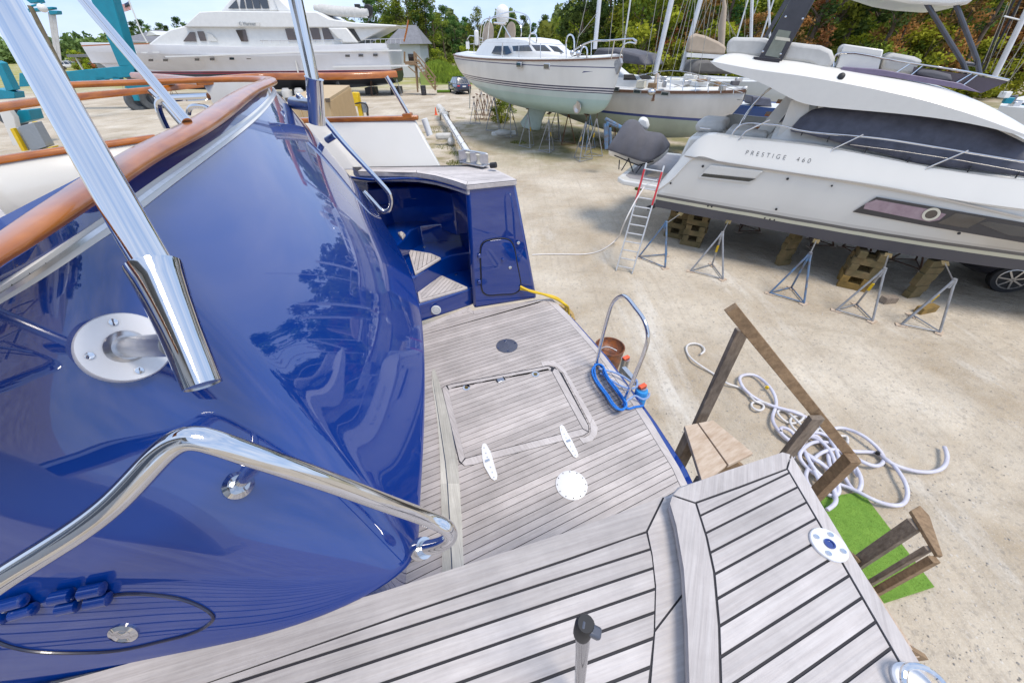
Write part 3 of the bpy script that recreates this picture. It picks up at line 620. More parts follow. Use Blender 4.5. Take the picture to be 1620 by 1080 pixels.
# grey tube end sticking up from the landing
p = V3(915, 1110, ZL); q = Vector((p.x, p.y, ZL)); t_ = onp(925, 990, q, (0, 1, 0))
k = MB().tube([q, t_-Vector((0, 0, .01))], .0085, 16).build('tiller_tube', mat('dark_chrome', (.045, .045, .055), .25, coat=.6, noise=.3, nscale=30), B)
MB().tube([t_-Vector((0, 0, .028)), t_+Vector((0, 0, .004)), t_+Vector((0, 0, .010))], [.0100, .0110, .0085], 16).build('tube_cap', DARK, k)
MB().beam(t_+Vector((-.006, 0, .006)), t_+Vector((.016, -.008, .001)), .012, .01).build('cap_clip', mat('clip_grey', (.08, .09, .12), .3, noise=.2), k, bevel=.003)
# ---------------- grab rails, poles
gp = [atd(x, y, d) for x, y, d in [(-150, 1000, .47), (-60, 957, .47), (0, 917, .47), (90, 860, .47), (180, 795, .475), (240, 733, .48), (272, 704, .485), (300, 693, .49), (335, 698, .50), (380, 713, .52), (450, 737, .56), (540, 769, .63), (620, 799, .71), (690, 825, .79), (706, 834, .80), (712, 846, .815), (704, 857, .83), (672, 866, .87)]]
gr = MB().tube(gp, .0165, 24, smooth=6).build('grab_rail', STEEL, B, smooth=80)
h = hit(652, 868) or (0, atd(660, 868, .9), Vector((1, 0, 0)))
e_ = gp[-1]; d_ = (e_-gp[-2]).normalized(); MB().tube([e_-d_*.0, e_+d_*.012, e_+d_*.03], [.024, .026, .024], 24).build('rail_foot', STEEL, gr)
h = hit(376, 768)
if h:
    a = atd(414, 727, .538); k = MB().lathe([(.027, -.004), (.027, .012), (.019, .022), (.015, .02)], h[1], 28, (a-h[1])).build('rail_foot', STEEL, gr)
    MB().tube([h[1], a], .0115, 18).build('rail_stem', STEEL, gr)
# far grab rail
fp = [onY(x, y, 3.55) for x, y in [(470, 150), (508, 184), (535, 216), (575, 260), (610, 298), (617, 308), (619, 322), (614, 333), (606, 334), (596, 325), (575, 303)]]
fr = MB().tube(fp, .021, 16, smooth=5).build('grab_rail', STEEL, B, smooth=80)
MB().tube([onY(530, 214, 3.6), onY(517, 222, 3.62)], .028, 14).build('rail_foot', STEEL, fr)
# bracket and socket for the near pole
h = hit(196, 551); hn = (h[2]+hit(160, 530)[2]+hit(230, 580)[2]+hit(170, 585)[2]+hit(220, 515)[2]).normalized(); h = (h[0], h[1]+hn*.016, hn)
mid = atd(275, 545, .56)
k = MB().lathe([(.062, -.03), (.062, .003), (.060, .006), (.002, .006)], h[1], 48, hn).build('bracket_plate', mat('satin_plate', (.78, .78, .80), .35, metal=.35, noise=.05), B, smooth=40)
for i in range(4):
    a = .35+i*math.pi/2; u_ = hn.orthogonal().normalized(); v_ = hn.cross(u_)
    MB().lathe([(.0065, .006), (.006, .009), (.002, .008)], h[1]+hn*.0+(u_*math.cos(a)+v_*math.sin(a))*.046, 12, hn).build('screw', STEEL, k)
MB().tube([h[1], mid], .0185, 24).build('bracket_arm', STEEL2, k)
MB().lathe([(.030, .006), (.026, .012), (.022, .016)], h[1], 24, mid-h[1]).build('weld', STEEL2, k)
s0, s1_ = atd(243, 420, .56), atd(322, 612, .555); ax = (s1_-s0)
g = MB(); n = 28; pts = []
prof = [(.0345, 0), (.0345, .005), (.032, .025), (.029, .06), (.0265, .11), (.0252, ax.length-.002), (.023, ax.length-.002), (.023, .11), (.028, .03), (.0318, 0)]
g = MB(); q_ = Vector((0, 0, 1)).rotation_difference(ax.normalized())
vs = []
for r_, z_ in prof: vs += [s0+q_ @ Vector((r_*math.cos(2*math.pi*j/n), r_*math.sin(2*math.pi*j/n), z_)) for j in range(n)]
g.add(vs, [(i*n+j, i*n+(j+1) % n, ((i+1) % len(prof))*n+(j+1) % n, ((i+1) % len(prof))*n+j) for i in range(len(prof)) for j in range(n)])
hd_ = g.build('pole_holder', STEEL, B, smooth=50); MB().lathe([(.0229, 0), (.0229, .004), (.001, .004)], s1_-ax.normalized()*.008, 24, ax).build('holder_plug', STEEL2, hd_)
d_ = -ax.normalized(); base = s0+ax*.35
tp = atd(38, 60, .64); dirp = (tp-s0).normalized()
tag(MB().tube([s0-dirp*.02+ax*.0, tp, tp+dirp*1.2], .0252, 32).build('awning_pole', STEEL, smooth=80), 'thick polished steel pole leaning in the bracket holder at upper left', 'pole', 'steel poles held by the blue boat')
# far pole with sleeve
b0, b1 = onY(502, 196, 3.45), onY(497, 126, 3.45)
MB().tube([b0, b1, b1+(b1-b0)*.03], [.062, .062, .068], 20).build('pole_holder', STEEL, B, smooth=60)
MB().tube([onY(463, 163, 3.6), onY(498, 167, 3.45)], .045, 12).build('bracket_arm', STEEL2, B)
t0 = onY(466, -6, 3.5)
tag(MB().tube([b1-(b1-b0)*.2, t0, t0+(t0-b1)*.6], .048, 20).build('awning_pole', STEEL, smooth=80), 'polished steel pole standing in the sleeve at the far end of the blue transom', 'pole', 'steel poles held by the blue boat')
t1 = onY(128, -4, 1.5); t2 = onY(296, 193, 1.32)
MB().tube([t2, t1, t1+(t1-t2)*.5], .0145, 16).build('stay_tube', STEEL, B, smooth=80)
# ---------------- boarding hoop on the platform edge and the ladder ends below
h0, h1 = V3(942, 583, ZP), V3(985, 641, ZP); hnv = (h1-h0).cross(Vector((0, 0, 1))); hnv = (hnv.normalized()+Vector((0, 0, .0)))
hp = [onp(x, y, h0+(h1-h0)*0, hnv) for x, y in [(942, 583), (948, 555), (956, 522), (963, 496), (969, 480), (977, 471), (986, 468), (994, 473), (1005, 487), (1015, 500), (1022, 515), (1025, 532), (1022, 549), (1012, 576), (1000, 605), (985, 641)]]
MB().tube(hp, .0155, 16, smooth=4).build('boarding_hoop', STEEL, B, smooth=80)
ORG = mat('orange_plastic', (.8, .12, .04), .4, noise=.15)
for px, py, pz, L_ in ((990, 567, 2.12, .22), (1016, 612, 2.24, .28)):
    p = V3(px, py, pz); k = MB().tube([p, p-Vector((0, 0, L_))], .042, 16).build('ladder_leg', STEEL2, B)
    MB().box(p+Vector((0, 0, .012)), (.075, .04, .024), .5).build('end_cap', ORG, k, bevel=.006)
MB().beam(V3(986, 583, 2.1), V3(1006, 606, 2.1), .045, .05).build('ladder_bracket', STEEL2, B)

# unseen boat cabin behind the camera, added for dark reflections in tubes and transom
SS = MB().prism([(-5.5, -3.4, 3.55), (-.5, -3.4, 3.55), (-.75, -1.25, 3.55), (-5.5, -1.25, 3.55)], (0, 0, 2.7)).build('unseen_superstructure', WHITE, B, bevel=.08)
for a_, b_ in (((-.49, -3.1), (-.60, -2.4)), ((-.61, -2.25), (-.70, -1.55))): MB().prism([(a_[0], a_[1], 4.6), (b_[0], b_[1], 4.6), (b_[0]-.03, b_[1], 5.5), (a_[0]-.03, a_[1], 5.5)], (.03, 0, 0)).build('cabin_window', GLASS, SS)
for x_ in (-1.9, -3.2, -4.6): MB().prism([(x_, -1.24, 4.4), (x_+1.0, -1.24, 4.4), (x_+1.0, -1.24, 5.5), (x_, -1.24, 5.5)], (0, .03, 0)).build('cabin_window', GLASS, SS)
MB().prism([(-6, -3.6, 6.25), (-.3, -3.6, 6.25), (-.5, -.9, 6.25), (-6, -.9, 6.25)], (0, 0, .12)).build('unseen_cabin_roof', GREYB, B, bevel=.03)
# ================================================================== THINGS ON AND AROUND THE BLUE BOAT
ROPE = mat('blue_rope', (.02, .22, .72), .7, col2=(.01, .12, .45), nscale=60, bump=.5, bscale=120)
ROPE2 = mat('pale_blue_rope', (.30, .42, .68), .7, noise=.3, nscale=60, bump=.5, bscale=120)
rope = thing('mooring_rope', 'bright blue rope wound round the feet of the steel boarding hoop', 'rope', V3(965, 610, ZP))
loop = [(943, 576), (939, 584), (944, 602), (960, 625), (972, 642), (983, 648), (990, 641), (986, 631), (972, 612), (957, 590), (950, 577), (943, 576)]
for k in range(7):
    o = (k % 3-1)*2.0; pts = [V3(x+o*(1 if 0 < i < 6 else -1)*.7+random.uniform(-.6, .6), y+random.uniform(-.6, .6), ZP+.02+.013*k+.004*math.sin(i*2+k)) for i, (x, y) in enumerate(loop)]
    MB().tube(pts, .0085, 8, smooth=5).build('rope_turn', ROPE, rope)
for pts in ([(948, 583, .10), (962, 586, .06), (975, 590, .05), (990, 598, .05), (1004, 608, .05)], [(950, 590, .05), (970, 603, .04), (990, 613, .04), (1006, 612, .05), (1008, 604, .08), (1006, 600, .1)]):
    MB().tube([V3(x, y, ZP+z) for x, y, z in pts], .0095, 8, smooth=5).build('rope_lead', ROPE2, rope)
MB().tube([V3(x, y, ZP+z) for x, y, z in ((986, 640, .04), (994, 646, .02), (1003, 644, .015), (1014, 642, .015), (1018, 641, .015))], .010, 8, smooth=5).build('rope_tail', ROPE, rope)
MB().tube([V3(x, y, ZP+z) for x, y, z in ((985, 640, .06), (992, 634, .05), (1000, 628, .05), (1006, 626, .06), (1016, 631, .05), (1026, 627, .05), (1027, 622, .05))], .009, 8, smooth=5).build('rope_tie', ROPE2, rope)
p = V3(1016, 616, 2.22)
tag(MB().tube([p, p-Vector((0, 0, .02)), p-Vector((0, 0, .33)), p-Vector((0, 0, .35))], [.050, .056, .056, .05], 20).build('foam_sleeve', mat('blue_foam', (.05, .36, .85), .6, noise=.12, nscale=10)), 'bright blue foam sleeve over the orange capped ladder leg at the platform edge', 'sleeve')
# rusty drum below the hoop
c = onz(965, 548, .5); R_ = .25
dm = thing('fire_drum', 'rusty open steel drum standing on the sand beyond the boarding hoop', 'drum', (c.x, c.y, 0))
g = MB(); n = 32; pr = [(R_*.85, 0), (R_*.95, .25), (R_, .5), (R_*1.03, .5), (R_*1.03, .51), (R_*.96, .51), (R_*.9, .44), (R_*.6, .36), (.001, .33)]
g.lathe(pr, (c.x, c.y, 0), n)
g.build('drum_shell', mat('rust_flakes', (.33, .10, .02), .45, col2=(.05, .035, .035), nscale=9, bump=.5), dm, smooth=40)
g = MB(); g.tube([(c.x-.18, c.y, .42), (c.x-.05, c.y+.04, .46), (c.x+.12, c.y-.05, .44)], .012, 8, smooth=4); g.build('grate_bar', STEEL2, dm)
# yellow shore cable from the locker door
cb = thing('shore_cable', 'yellow twin shore power cable trailing from the quarter locker over the platform edge', 'cable', onbox(824, 455))
for o in (-.016, .016):
    a = onbox(823, 455, .02)
    pts = [a+Vector((0, 0, o)), V3(842, 461+o*30, 2.36), V3(858, 465, 2.3), V3(872, 469+o*60, 2.26), V3(884, 474+o*60, 2.24), V3(893, 481, 2.21), V3(897, 487, 2.1)+Vector((o, 0, 0)), V3(897, 487, 2.1)+Vector((.03+o, 0, -.6)), V3(897, 487, 2.1)+Vector((.06+o*3, .02, -1.6)), onz(905, 500, .02)]
    MB().tube(pts, .0145, 10, smooth=6).build('cable', YEL, cb)
STR = mat('straw_rope', (.5, .33, .12), .8, noise=.4, nscale=20)
for k in range(3):
    MB().tube([onz(885+k*3, 482, .05), onz(897+k*2, 490, .04), onz(905+k, 498, .03), onz(909-k, 506, .03)], .02, 8, smooth=4).build('cable_end', STR, cb)

# ================================================================== WOODEN STEPS AT THE PLATFORM
stx = thing('boarding_steps', 'home built wooden boarding steps with handrail beside the swim platform', 'steps', (2.2, 1.6, 0))
P0 = V3(1108, 668, ZP); Yp = P0.y
def lum(name, a, b, w_, h_, m=LUMBERG, up=(0, 0, 1), bev=.004):
    g = MB().rnd(); g.beam(a, b, w_, h_, up); return g.build(name, m, stx, smooth=0, bevel=bev)
tb = [V3(x, y, ZP) for x, y in [(1083, 673), (1103, 669), (1150, 735), (1112, 765)]]; tb2 = [V3(x, y, ZP) for x, y in [(1105, 668.5), (1128, 664), (1192, 716), (1153, 735)]]
for q in (tb, tb2): MB().rnd().prism([p-Vector((0, 0, .04)) for p in q], (0, 0, .04)).build('step_board', PEACH, stx, smooth=0, bevel=.004)
g = MB().rnd(); g.prism([V3(1083, 675, ZP-.045), V3(1112, 762, ZP-.045), V3(1112, 762, ZP-.24), V3(1083, 675, ZP-.24)], (.035, 0, 0)); g.build('joist', LUMBER, stx, smooth=0)
lum('post', (tb[0].x+.05, tb[0].y-.06, ZP-.05), (tb[0].x+.05, tb[0].y-.06, 0), .09, .09, up=(1, 0, 0))
lum('post', (tb[3].x+.05, tb[3].y+.05, ZP-.05), (tb[3].x+.05, tb[3].y+.05, 0), .09, .09, up=(1, 0, 0))
lum('brace', (tb[0].x+.05, tb[0].y-.1, 1.5), (tb[3].x+.05, tb[3].y+.1, 1.9), .04, .09, LUMBERG)
hb = V3(1110, 672, ZP-.2); ht = onY(1175, 520, hb.y)
lum('newel_post', (hb.x, hb.y, .0), (ht.x, hb.y, ht.z), .04, .09, up=(1, 0, 0))
r0 = onY(1156, 487, Yp+.0); r1 = onp(1352, 728, (hb.x, hb.y-.03, 0), (.16, 1, 0))
lum('handrail', r0, r1, .045, .075, LUMBER, up=(.25, 0, 1))
m0 = r0.lerp(r1, .60); lum('rail_post', (m0.x-.02, m0.y-.06, m0.z), (m0.x-.05, m0.y-.08, .3), .045, .1, up=(1, 0, 0))
m1 = r0.lerp(r1, .91); lum('rail_post', (m1.x+.0, m1.y-.07, m1.z), (m1.x+.0, m1.y-.07, 0), .09, .09, LUMBER, up=(1, 0, 0))
cA, cB = onz(1442, 806, 1.02), onz(1482, 880, 1.02); cA2 = onz(1455, 812, 1.02)
g = MB().rnd(); g.prism([onz(x, y, 1.0) for x, y in [(1437, 810), (1451, 802), (1466, 818), (1487, 882), (1478, 880)]], (0, 0, .04)); g.build('newel_cap', LUMBER, stx, smooth=0, bevel=.004)
for x, y, m_, wd in ((1448, 828, LUMBERG, .11), (1470, 866, GREYB and LUMBERG, .04), (1478, 884, LUMBER, .06)):
    p = onz(x, y, 1.0); lum('newel_post', p, (p.x, p.y, 0), wd, .07, m_, up=(1, 0, 0))
for i in range(7):
    t = (i+1)/8; z = ZP*(1-t); x = 1.75+2.0*t
    lum('tread_board', (x, .75, z), (x, 1.62, z), .27, .04, PEACH)
for y in (.78, 1.6): lum('stringer', (1.6, y, ZP-.15), (3.75, y, .05), .045, .24, LUMBER)
# green mat
mp_ = [onz(x, y, .0) for x, y in [(1312, 786), (1362, 779), (1476, 929), (1408, 951)]]
mp_[0] += (mp_[0]-mp_[1])*.35; mp_[3] += (mp_[3]-mp_[2])*.35
GREEN = mat('green_turf', (.19, .34, .045), .95, col2=(.13, .26, .03), nscale=9, bump=1, bscale=160)
mo = MB().prism([p+Vector((0, 0, .002)) for p in mp_], (0, 0, .022)).build('turf_mat', GREEN, smooth=0); tag(mo, 'bright green artificial turf mat lying on the sand under the steps', 'mat')
me_ = MB(); rs = random.Random(9); A_, B_, C_, D_ = mp_
for i in range(9000):
    u, v = rs.random(), rs.random(); p = A_.lerp(B_, u).lerp(D_.lerp(C_, u), v)+Vector((0, 0, .022)); a = rs.random()*6.3; s = .004+.003*rs.random(); me_.cur = rs.random()
    dx = Vector((math.cos(a), math.sin(a), 0))*s*.5; me_.add([p-dx, p+dx, p+Vector((rs.uniform(-.01, .01), rs.uniform(-.01, .01), .005+.006*rs.random()))], [(0, 1, 2)])
struct(me_.build('turf_pile', mat('turf_blades', (.24, .40, .06), .9, noise=.3, pv=.4), mo, smooth=0), 'stuff')
# hoses
def px34(pts, ox=1050, oy=460, k=3.4404): return [(ox+x/k, oy+y/k) for x, y in pts]
HOSE = mat('lilac_hose', (.62, .61, .68), .5, col2=(.46, .44, .50), nscale=5, bump=.3, bscale=60)
HOSE2 = mat('white_hose', (.66, .63, .60), .5, noise=.15)
hs = thing('suction_hose', 'long thick pale lilac hose tangled in loops on the sand behind the steps', 'hose', onz(1330, 700, 0))
paths = [[(1528, 850), (1542, 900), (1520, 960), (1440, 985), (1310, 965), (1220, 925), (1170, 888), (1090, 875), (1000, 862), (920, 800), (840, 730), (760, 680), (680, 650), (600, 628), (520, 595), (450, 545), (415, 490), (430, 460), (490, 458), (560, 505), (600, 560), (612, 620), (592, 690), (625, 760), (690, 820), (770, 880), (850, 930), (910, 990), (935, 1060), (930, 1130)],
 [(690, 900), (705, 850), (760, 790), (830, 770), (905, 800), (980, 870), (1045, 960), (1075, 1050), (1050, 1090), (1000, 1040), (965, 950), (930, 850), (900, 780), (960, 745), (1060, 775), (1150, 840), (1195, 900), (1180, 945), (1120, 945), (1040, 905), (960, 850), (850, 820), (770, 850), (740, 900), (780, 960), (860, 1020), (940, 1060)],
 [(1165, 885), (1230, 930), (1290, 1000), (1325, 1080), (1310, 1150), (1240, 1165), (1130, 1130), (1020, 1075), (920, 1040), (840, 990), (790, 920), (760, 860), (720, 800), (690, 760), (640, 745), (650, 790), (710, 830)],
 [(745, 880), (760, 830), (830, 790), (880, 850), (900, 930), (930, 1010), (950, 1100), (900, 1110), (850, 1040), (820, 980)]]
paths.append([(705, 905), (690, 860), (735, 800), (820, 800), (905, 870), (930, 960), (880, 1060), (820, 1090), (780, 1040), (790, 960), (860, 880), (960, 870), (1010, 930), (1060, 1010)])
paths.append([(660, 800), (720, 830), (800, 905), (870, 950), (905, 1000), (925, 1080), (935, 1150), (890, 1190)])
for k, P in enumerate(paths):
    pts = [onz(x, y, .05+.03*(1+math.sin(i*1.7+k*2))*(1 if k else .7)) for i, (x, y) in enumerate(px34(P))]
    MB().tube(pts, .0245, 14, smooth=6).build('hose_run', HOSE, hs)
for x, y in ((562, 525), (1165, 882), (900, 985), (632, 765)):
    p = onz(*px34([(x, y)])[0], .09); MB().tube([p-Vector((.012, .012, 0)), p+Vector((.012, .012, 0))], .027, 14).build('hose_collar', YEL if x == 562 else DARK, hs)
p2_ = [(200, 345), (222, 325), (200, 295), (160, 285), (127, 300), (128, 335), (165, 380), (230, 425), (300, 470), (350, 505), (410, 525), (470, 570), (500, 600), (540, 620), (520, 650), (485, 635), (490, 605), (560, 610), (630, 640), (700, 650), (760, 680), (690, 720), (640, 690), (620, 660), (650, 650), (720, 700), (780, 750), (830, 745), (800, 700), (740, 680), (690, 700), (720, 760), (800, 790), (850, 750), (880, 780), (990, 790), (1000, 830)]
tag(MB().tube([onz(x, y, .03+.02*(1+math.sin(i*2.3))) for i, (x, y) in enumerate(px34(p2_))], .017, 10, smooth=5).build('garden_hose', HOSE2), 'thin white hose curling into small loops beside the thick lilac hose', 'hose')
tag(MB().tube([onz(842, 403, .02), onz(880, 402, .02), onz(925, 402, .02), onz(955, 394, .02), onz(974, 380, .1), onp(988, 352, (3, 8.6, 0), (0, 1, 0)), onp(1003, 322, (3, 8.8, 0), (0, 1, 0)), onp(1019, 296, (3, 9.1, 0), (0, 1, 0))], .017, 10, smooth=6).build('water_hose', HOSE2), 'thin white hose hanging from the flybridge cruiser stern down to the sand', 'hose')

# ================================================================== JACK STANDS
def jackstand(name, label, m, ms, h=1.1, R=.4, screw=.35, loc=(0, 0, 0), pads=True, flag=False, group=None, cat='jack stand', lean=0):
    t = thing(name, label, cat, (0, 0, 0), group)
    ap = Vector((0, 0, h))
    ft = [Vector((R*math.cos(a), R*math.sin(a), .03)) for a in (math.radians(-150), math.radians(-30), math.radians(90))]
    for i, f in enumerate(ft):
        MB().tube([f, f*.12+ap*.9, ap+f.normalized()*.02], .021, 10).build('leg', m, t)
        if pads: MB().rnd().box((f.x, f.y, .012), (.19, .11, .024), i*1.1).build('foot_block', PEACH, t, smooth=0)
    for i in range(3):
        if i != 1 or True: MB().tube([ft[i]+Vector((0, 0, .01)), ft[(i+1) % 3]+Vector((0, 0, .01))], .014, 8).build('base_rod', m, t)
    MB().tube([Vector((0, 0, h-.16)), Vector((0, 0, h+.03))], .034, 12).build('collar', m, t)
    MB().tube([Vector((0, -.02, h-.03)), Vector((0, lean, h+screw))], .014, 10).build('screw', ms, t)
    MB().box((0, lean, h+screw), (.12 if lean else .2, .12 if lean else .2, .025), 0, Matrix.Rotation(.35, 3, 'X')).build('pad', CRIB if pads else RUST, t, bevel=.004)
    if flag: MB().box((ft[2].x*.45, ft[2].y*.45-.03, h*.55), (.05, .015, .2), 0, Matrix.Rotation(.3, 3, 'X')).build('warning_label', YEL, t)
    return t
def lin(P, n): return [P[i].lerp(P[i+1], k/n) for i in range(len(P)-1) for k in range(n)]+[P[-1]]
A = Vector((3.93, 10.1, 0)); U_ = Vector((.83915, -.5439, 0)); Nn = Vector((-.5439, -.83915, 0)); ang = math.atan2(U_.y, U_.x)
spec = [((1010, 408), (1052, 425), 'b', 'blue and rusty jack stand nearest the ladder under the flybridge cruiser stern'), ((1092, 430), (1143, 443), 'g', 'pale grey jack stand in front of the timber stack at the cruiser stern'),
        ((1217, 465), (1271, 481), 'b', 'blue jack stand at mid length of the flybridge cruiser'), ((1322, 492), (1379, 509), 'g', 'pale grey jack stand in front of the yellowish timber stack'), ((1425, 515), (1485, 527), 'y', 'grey jack stand with yellow label, rightmost under the flybridge cruiser')]
GJ = 'jack stands under the flybridge cruiser'
for f0, f1, k, lb in spec:
    a, b = onz(*f0, 0), onz(*f1, 0); R_ = (a-b).length/math.sqrt(3); d = (b-a).normalized(); nn = Vector((-d.y, d.x, 0)); c = (a+b)/2+nn*R_*.5
    t = jackstand('jack_stand', lb, BLUEP if k == 'b' else GALV, STEEL2, 1.05, R_, .07, flag=k != 'b', group=GJ, lean=.6); t.location = c; t.rotation_euler.z = math.atan2(d.y, d.x)
far = jackstand('jack_stand', 'dark rusty jack stand on the far side of the flybridge cruiser, leftmost', RUST, RUST, .7, .38, .12, group=GJ); p = onz(1180, 372, 0); far.location = p+Vector((.2, .4, 0))
for i, (x, y) in enumerate([(1300, 398), (1365, 412), (1450, 432)]):
    p = onz(x, y, 0); dup(far, p+Vector((.2, .5, 0)), .5*i, ['second dark jack stand behind the flybridge cruiser, near the tall timber stack', 'dark jack stand behind the flybridge cruiser near the yellowish timber stack', 'dark jack stand behind the flybridge cruiser, rightmost'][i])
# timber cribs: every timber is a thing of its own
tim = MB().box((0, 0, .075), (.56, .15, .15)).build('timber_block', CRIB, smooth=0, bevel=.008); tag(tim, 'x', 'timber block')
first = True
def timber(p, rz, lb, grp, sc_=1, m=None):
    global first
    if first: o = tim; first = False
    else: o = tim.copy(); COL.objects.link(o)
    o.location = p; o.rotation_euler.z = rz; o.scale = (sc_, 1, 1); o['label'] = lb; o['group'] = grp
    if m: o.material_slots[0].link = 'OBJECT'; o.material_slots[0].material = m
CRIB2 = mat('yellowish_timber', (.33, .20, .05), .9, col2=(.15, .10, .03), nscale=5, bump=.5)
def crib(px, py, levels, lb, grp, dbl=True, off=0, m2=None):
    alt = dbl
    p = onz(px, py, 0)
    for k in range(levels):
        rz = ang+off+(math.pi/2 if k % 2 and alt else 0)
        dx = Vector((-math.sin(rz), math.cos(rz), 0))
        for s in ((-1, 1) if dbl else (0,)): timber(p+dx*s*.19+Vector((random.uniform(-.02, .02), random.uniform(-.02, .02), .151*k)), rz+random.uniform(-.05, .05)*(1 if alt else 3), lb, grp, 1 if alt else .62, m=m2 if (m2 and k < 2) else None)
crib(1094, 384, 6, 'weathered timber block in the crossed stack under the cruiser stern', 'timbers of the stern stack')
crib(1068, 372, 6, 'mossy timber block in the stack behind the blue jack stand at the stern', 'timbers behind the stern stand')
crib(1236, 418, 6, 'timber block in the narrow single pile between the two cribs', 'timbers of the narrow pile', dbl=False, off=.9)
crib(1345, 450, 6, 'timber block in the large crib with yellowish base', 'timbers of the yellowish crib', m2=CRIB2)
crib(1440, 468, 6, 'timber block in the rightmost pile beside the grey jack stand', 'timbers of the rightmost pile', dbl=False, off=.7)
timber(onz(1403, 478, 0), .1, 'short flat board lying alone on the sand near the stands', 'loose timbers', .55, LUMBERG)
timber(onz(1462, 493, 0), .25, 'yellowish timber lying flat inside the rightmost stand', 'loose timbers', .8, CRIB2)

# ================================================================== FLYBRIDGE CRUISER (white, right)
cr = thing('flybridge_cruiser', 'large white flybridge motor cruiser propped on stands and timber at right', 'boat', tuple(A+U_*5-Nn*2.1))
C0 = A - Nn*2.1                                     # centreline at the stern corner
def W(s, w_, z): return C0+U_*s+Nn*w_+Vector((0, 0, z))
def hullgrid(sta, Wf, n=6, both=True):
    """sta: list of (s, [(w,z)...sheer to keel]); returns list of point rows around the full section"""
    rows = []
    cols = [spline([Vector((s, p[0], p[1])) for s, ps in sta for p in [ps[k]]], n) for k in range(len(sta[0][1]))]
    for i in range(len(cols[0])):
        half = [cols[k][i] for k in range(len(cols))]
        r = [Wf(q.x, q.y, q.z) for q in half]
        r2 = [Wf(q.x, -q.y, q.z) for q in half[::-1]][1:] if both else []
        rows.append(r+r2)
    return rows
sta = []
for s, wt, wc, zs, zg, zc_ in ((.45, 1.9, 1.95, 2.78, 2.42, 1.08), (0.02, 2.0, 1.95, 1.8, 1.6, 1.08)): pass
S_ = [0.0, .35, .7, 1.2, 3, 5, 7, 9, 11, 12.6, 13.4]
zsh = [1.75, 2.35, 2.84, 2.88, 2.85, 2.66, 2.62, 2.66, 2.74, 2.82, 2.86]
zgr = [1.55, 1.95, 2.43, 2.40, 2.33, 2.23, 2.2, 2.22, 2.28, 2.34, 2.38]
zch = [1.08, 1.08, 1.06, 1.05, 1.02, .98, .98, 1.05, 1.3, 1.7, 2.0]
wg = [2.08, 2.1, 2.1, 2.1, 2.1, 2.1, 2.08, 1.7, 1.15, .5, .08]
wch = [2.05, 2.05, 2.05, 2.05, 2.02, 1.95, 1.7, 1.3, .75, .25, .04]
for i, s in enumerate(S_):
    sta.append((s, [(wg[i]-.42, zsh[i]+.02), (wg[i]-.2, zsh[i]), (wg[i]-.04, zgr[i]+.10), (wg[i], zgr[i]), (wg[i]-.03, zgr[i]-.05), (wg[i]-.01, (zgr[i]+zch[i])/2+.1), (wch[i]+.03, zch[i]+.38), (wch[i]+.01, zch[i]+.26), (wch[i], zch[i]+.16), (wch[i]-.02, zch[i]-.0), (wch[i]*.5, max(.62, zch[i]-.25)), (0, max(.5, zch[i]-.42))]))
HUL = zmat('cruiser_hull', [(0, (.07, .07, .085)), (1.26, (.60, .58, .44)), (1.34, (.13, .125, .12)), (1.41, (.58, .56, .52)), (1.48, (.69, .67, .62))], slope=(-.013*U_.x, -.013*U_.y), noise=.05, wob=.015)
g = MB(); R_ = hullgrid(sta, W, 5); g.grid(R_); g.add(R_[0], [tuple(range(len(R_[0])))]); g.build('hull', HUL, cr, smooth=28)
BOTP = mat('hull_patches', (.075, .075, .095), .7, col2=(.14, .17, .14), nscale=2.2)
for s0, s1 in (): MB().grid([[W(s0+(s1-s0)*i/4+random.uniform(-.03, .03), 2.06, 1.07+.11*j) for i in range(5)] for j in range(2)]).build('antifoul_patch', BOTP, cr)
def side(pts, off=0, parent=None, plane=0): return [onp(x, y, A+Nn*(off+plane), Nn) for x, y in pts]
# groove line, styling crease
def strip(name, pts, h, m, off=.015, parent=cr, plane=0, th=.02):
    P = spline(side(pts, off, plane=plane), 4) if len(pts) > 2 else side(pts, off, plane=plane); g = MB(); g.sweep([(-th/2, -h/2), (th/2, -h/2), (th/2, h/2), (-th/2, h/2)], P); return g.build(name, m, parent)
strip('rub_rail', [(1083, 247), (1100, 250), (1280, 278), (1420, 300), (1620, 345)], .03, STEEL2, .015)
0 and strip('boot_line', [(1045, 322), (1200, 349), (1330, 375), (1500, 403), (1640, 432)], .022, mat('grey_stripe', (.25, .24, .22), .5, noise=.2), .0)
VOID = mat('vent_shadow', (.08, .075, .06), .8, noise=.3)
vf = MB().prism(side([(1104, 281), (1124, 261), (1209, 270), (1186, 290)], .002), Nn*.012).build('vent_frame', WHITE, cr, bevel=.004)
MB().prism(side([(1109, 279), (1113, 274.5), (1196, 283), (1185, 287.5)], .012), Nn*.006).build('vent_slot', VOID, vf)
MB().prism(side([(1113, 274), (1126, 262.5), (1206, 271), (1194, 281.5)], .012), Nn*.012).build('vent_flap', WHITE, vf, bevel=.003)
FRM = mat('window_frame_dark', (.045, .042, .045), .3, coat=.3, noise=.2)
wf = MB().prism(side([(1349, 335), (1387, 311.5), (1700, 366), (1700, 398), (1465, 357)], .002), Nn*.012).build('hull_window', FRM, cr)
MB().prism(side([(1366, 330), (1369, 322), (1386, 316), (1470, 331), (1497, 339), (1486, 348), (1470, 351)], .015), Nn*.006).build('pane', mat('mauve_glass', (.22, .14, .18), .08, coat=1, col2=(.36, .27, .30), nscale=3), wf)
MB().prism(side([(1502, 343), (1512, 337), (1561, 345), (1530, 361), (1482, 353)], .015), Nn*.005).build('pane', GLASSB, wf)
MB().prism(side([(1547, 353), (1564, 350), (1680, 369), (1680, 382), (1595, 372)], .015), Nn*.005).build('pane', GLASS, wf)
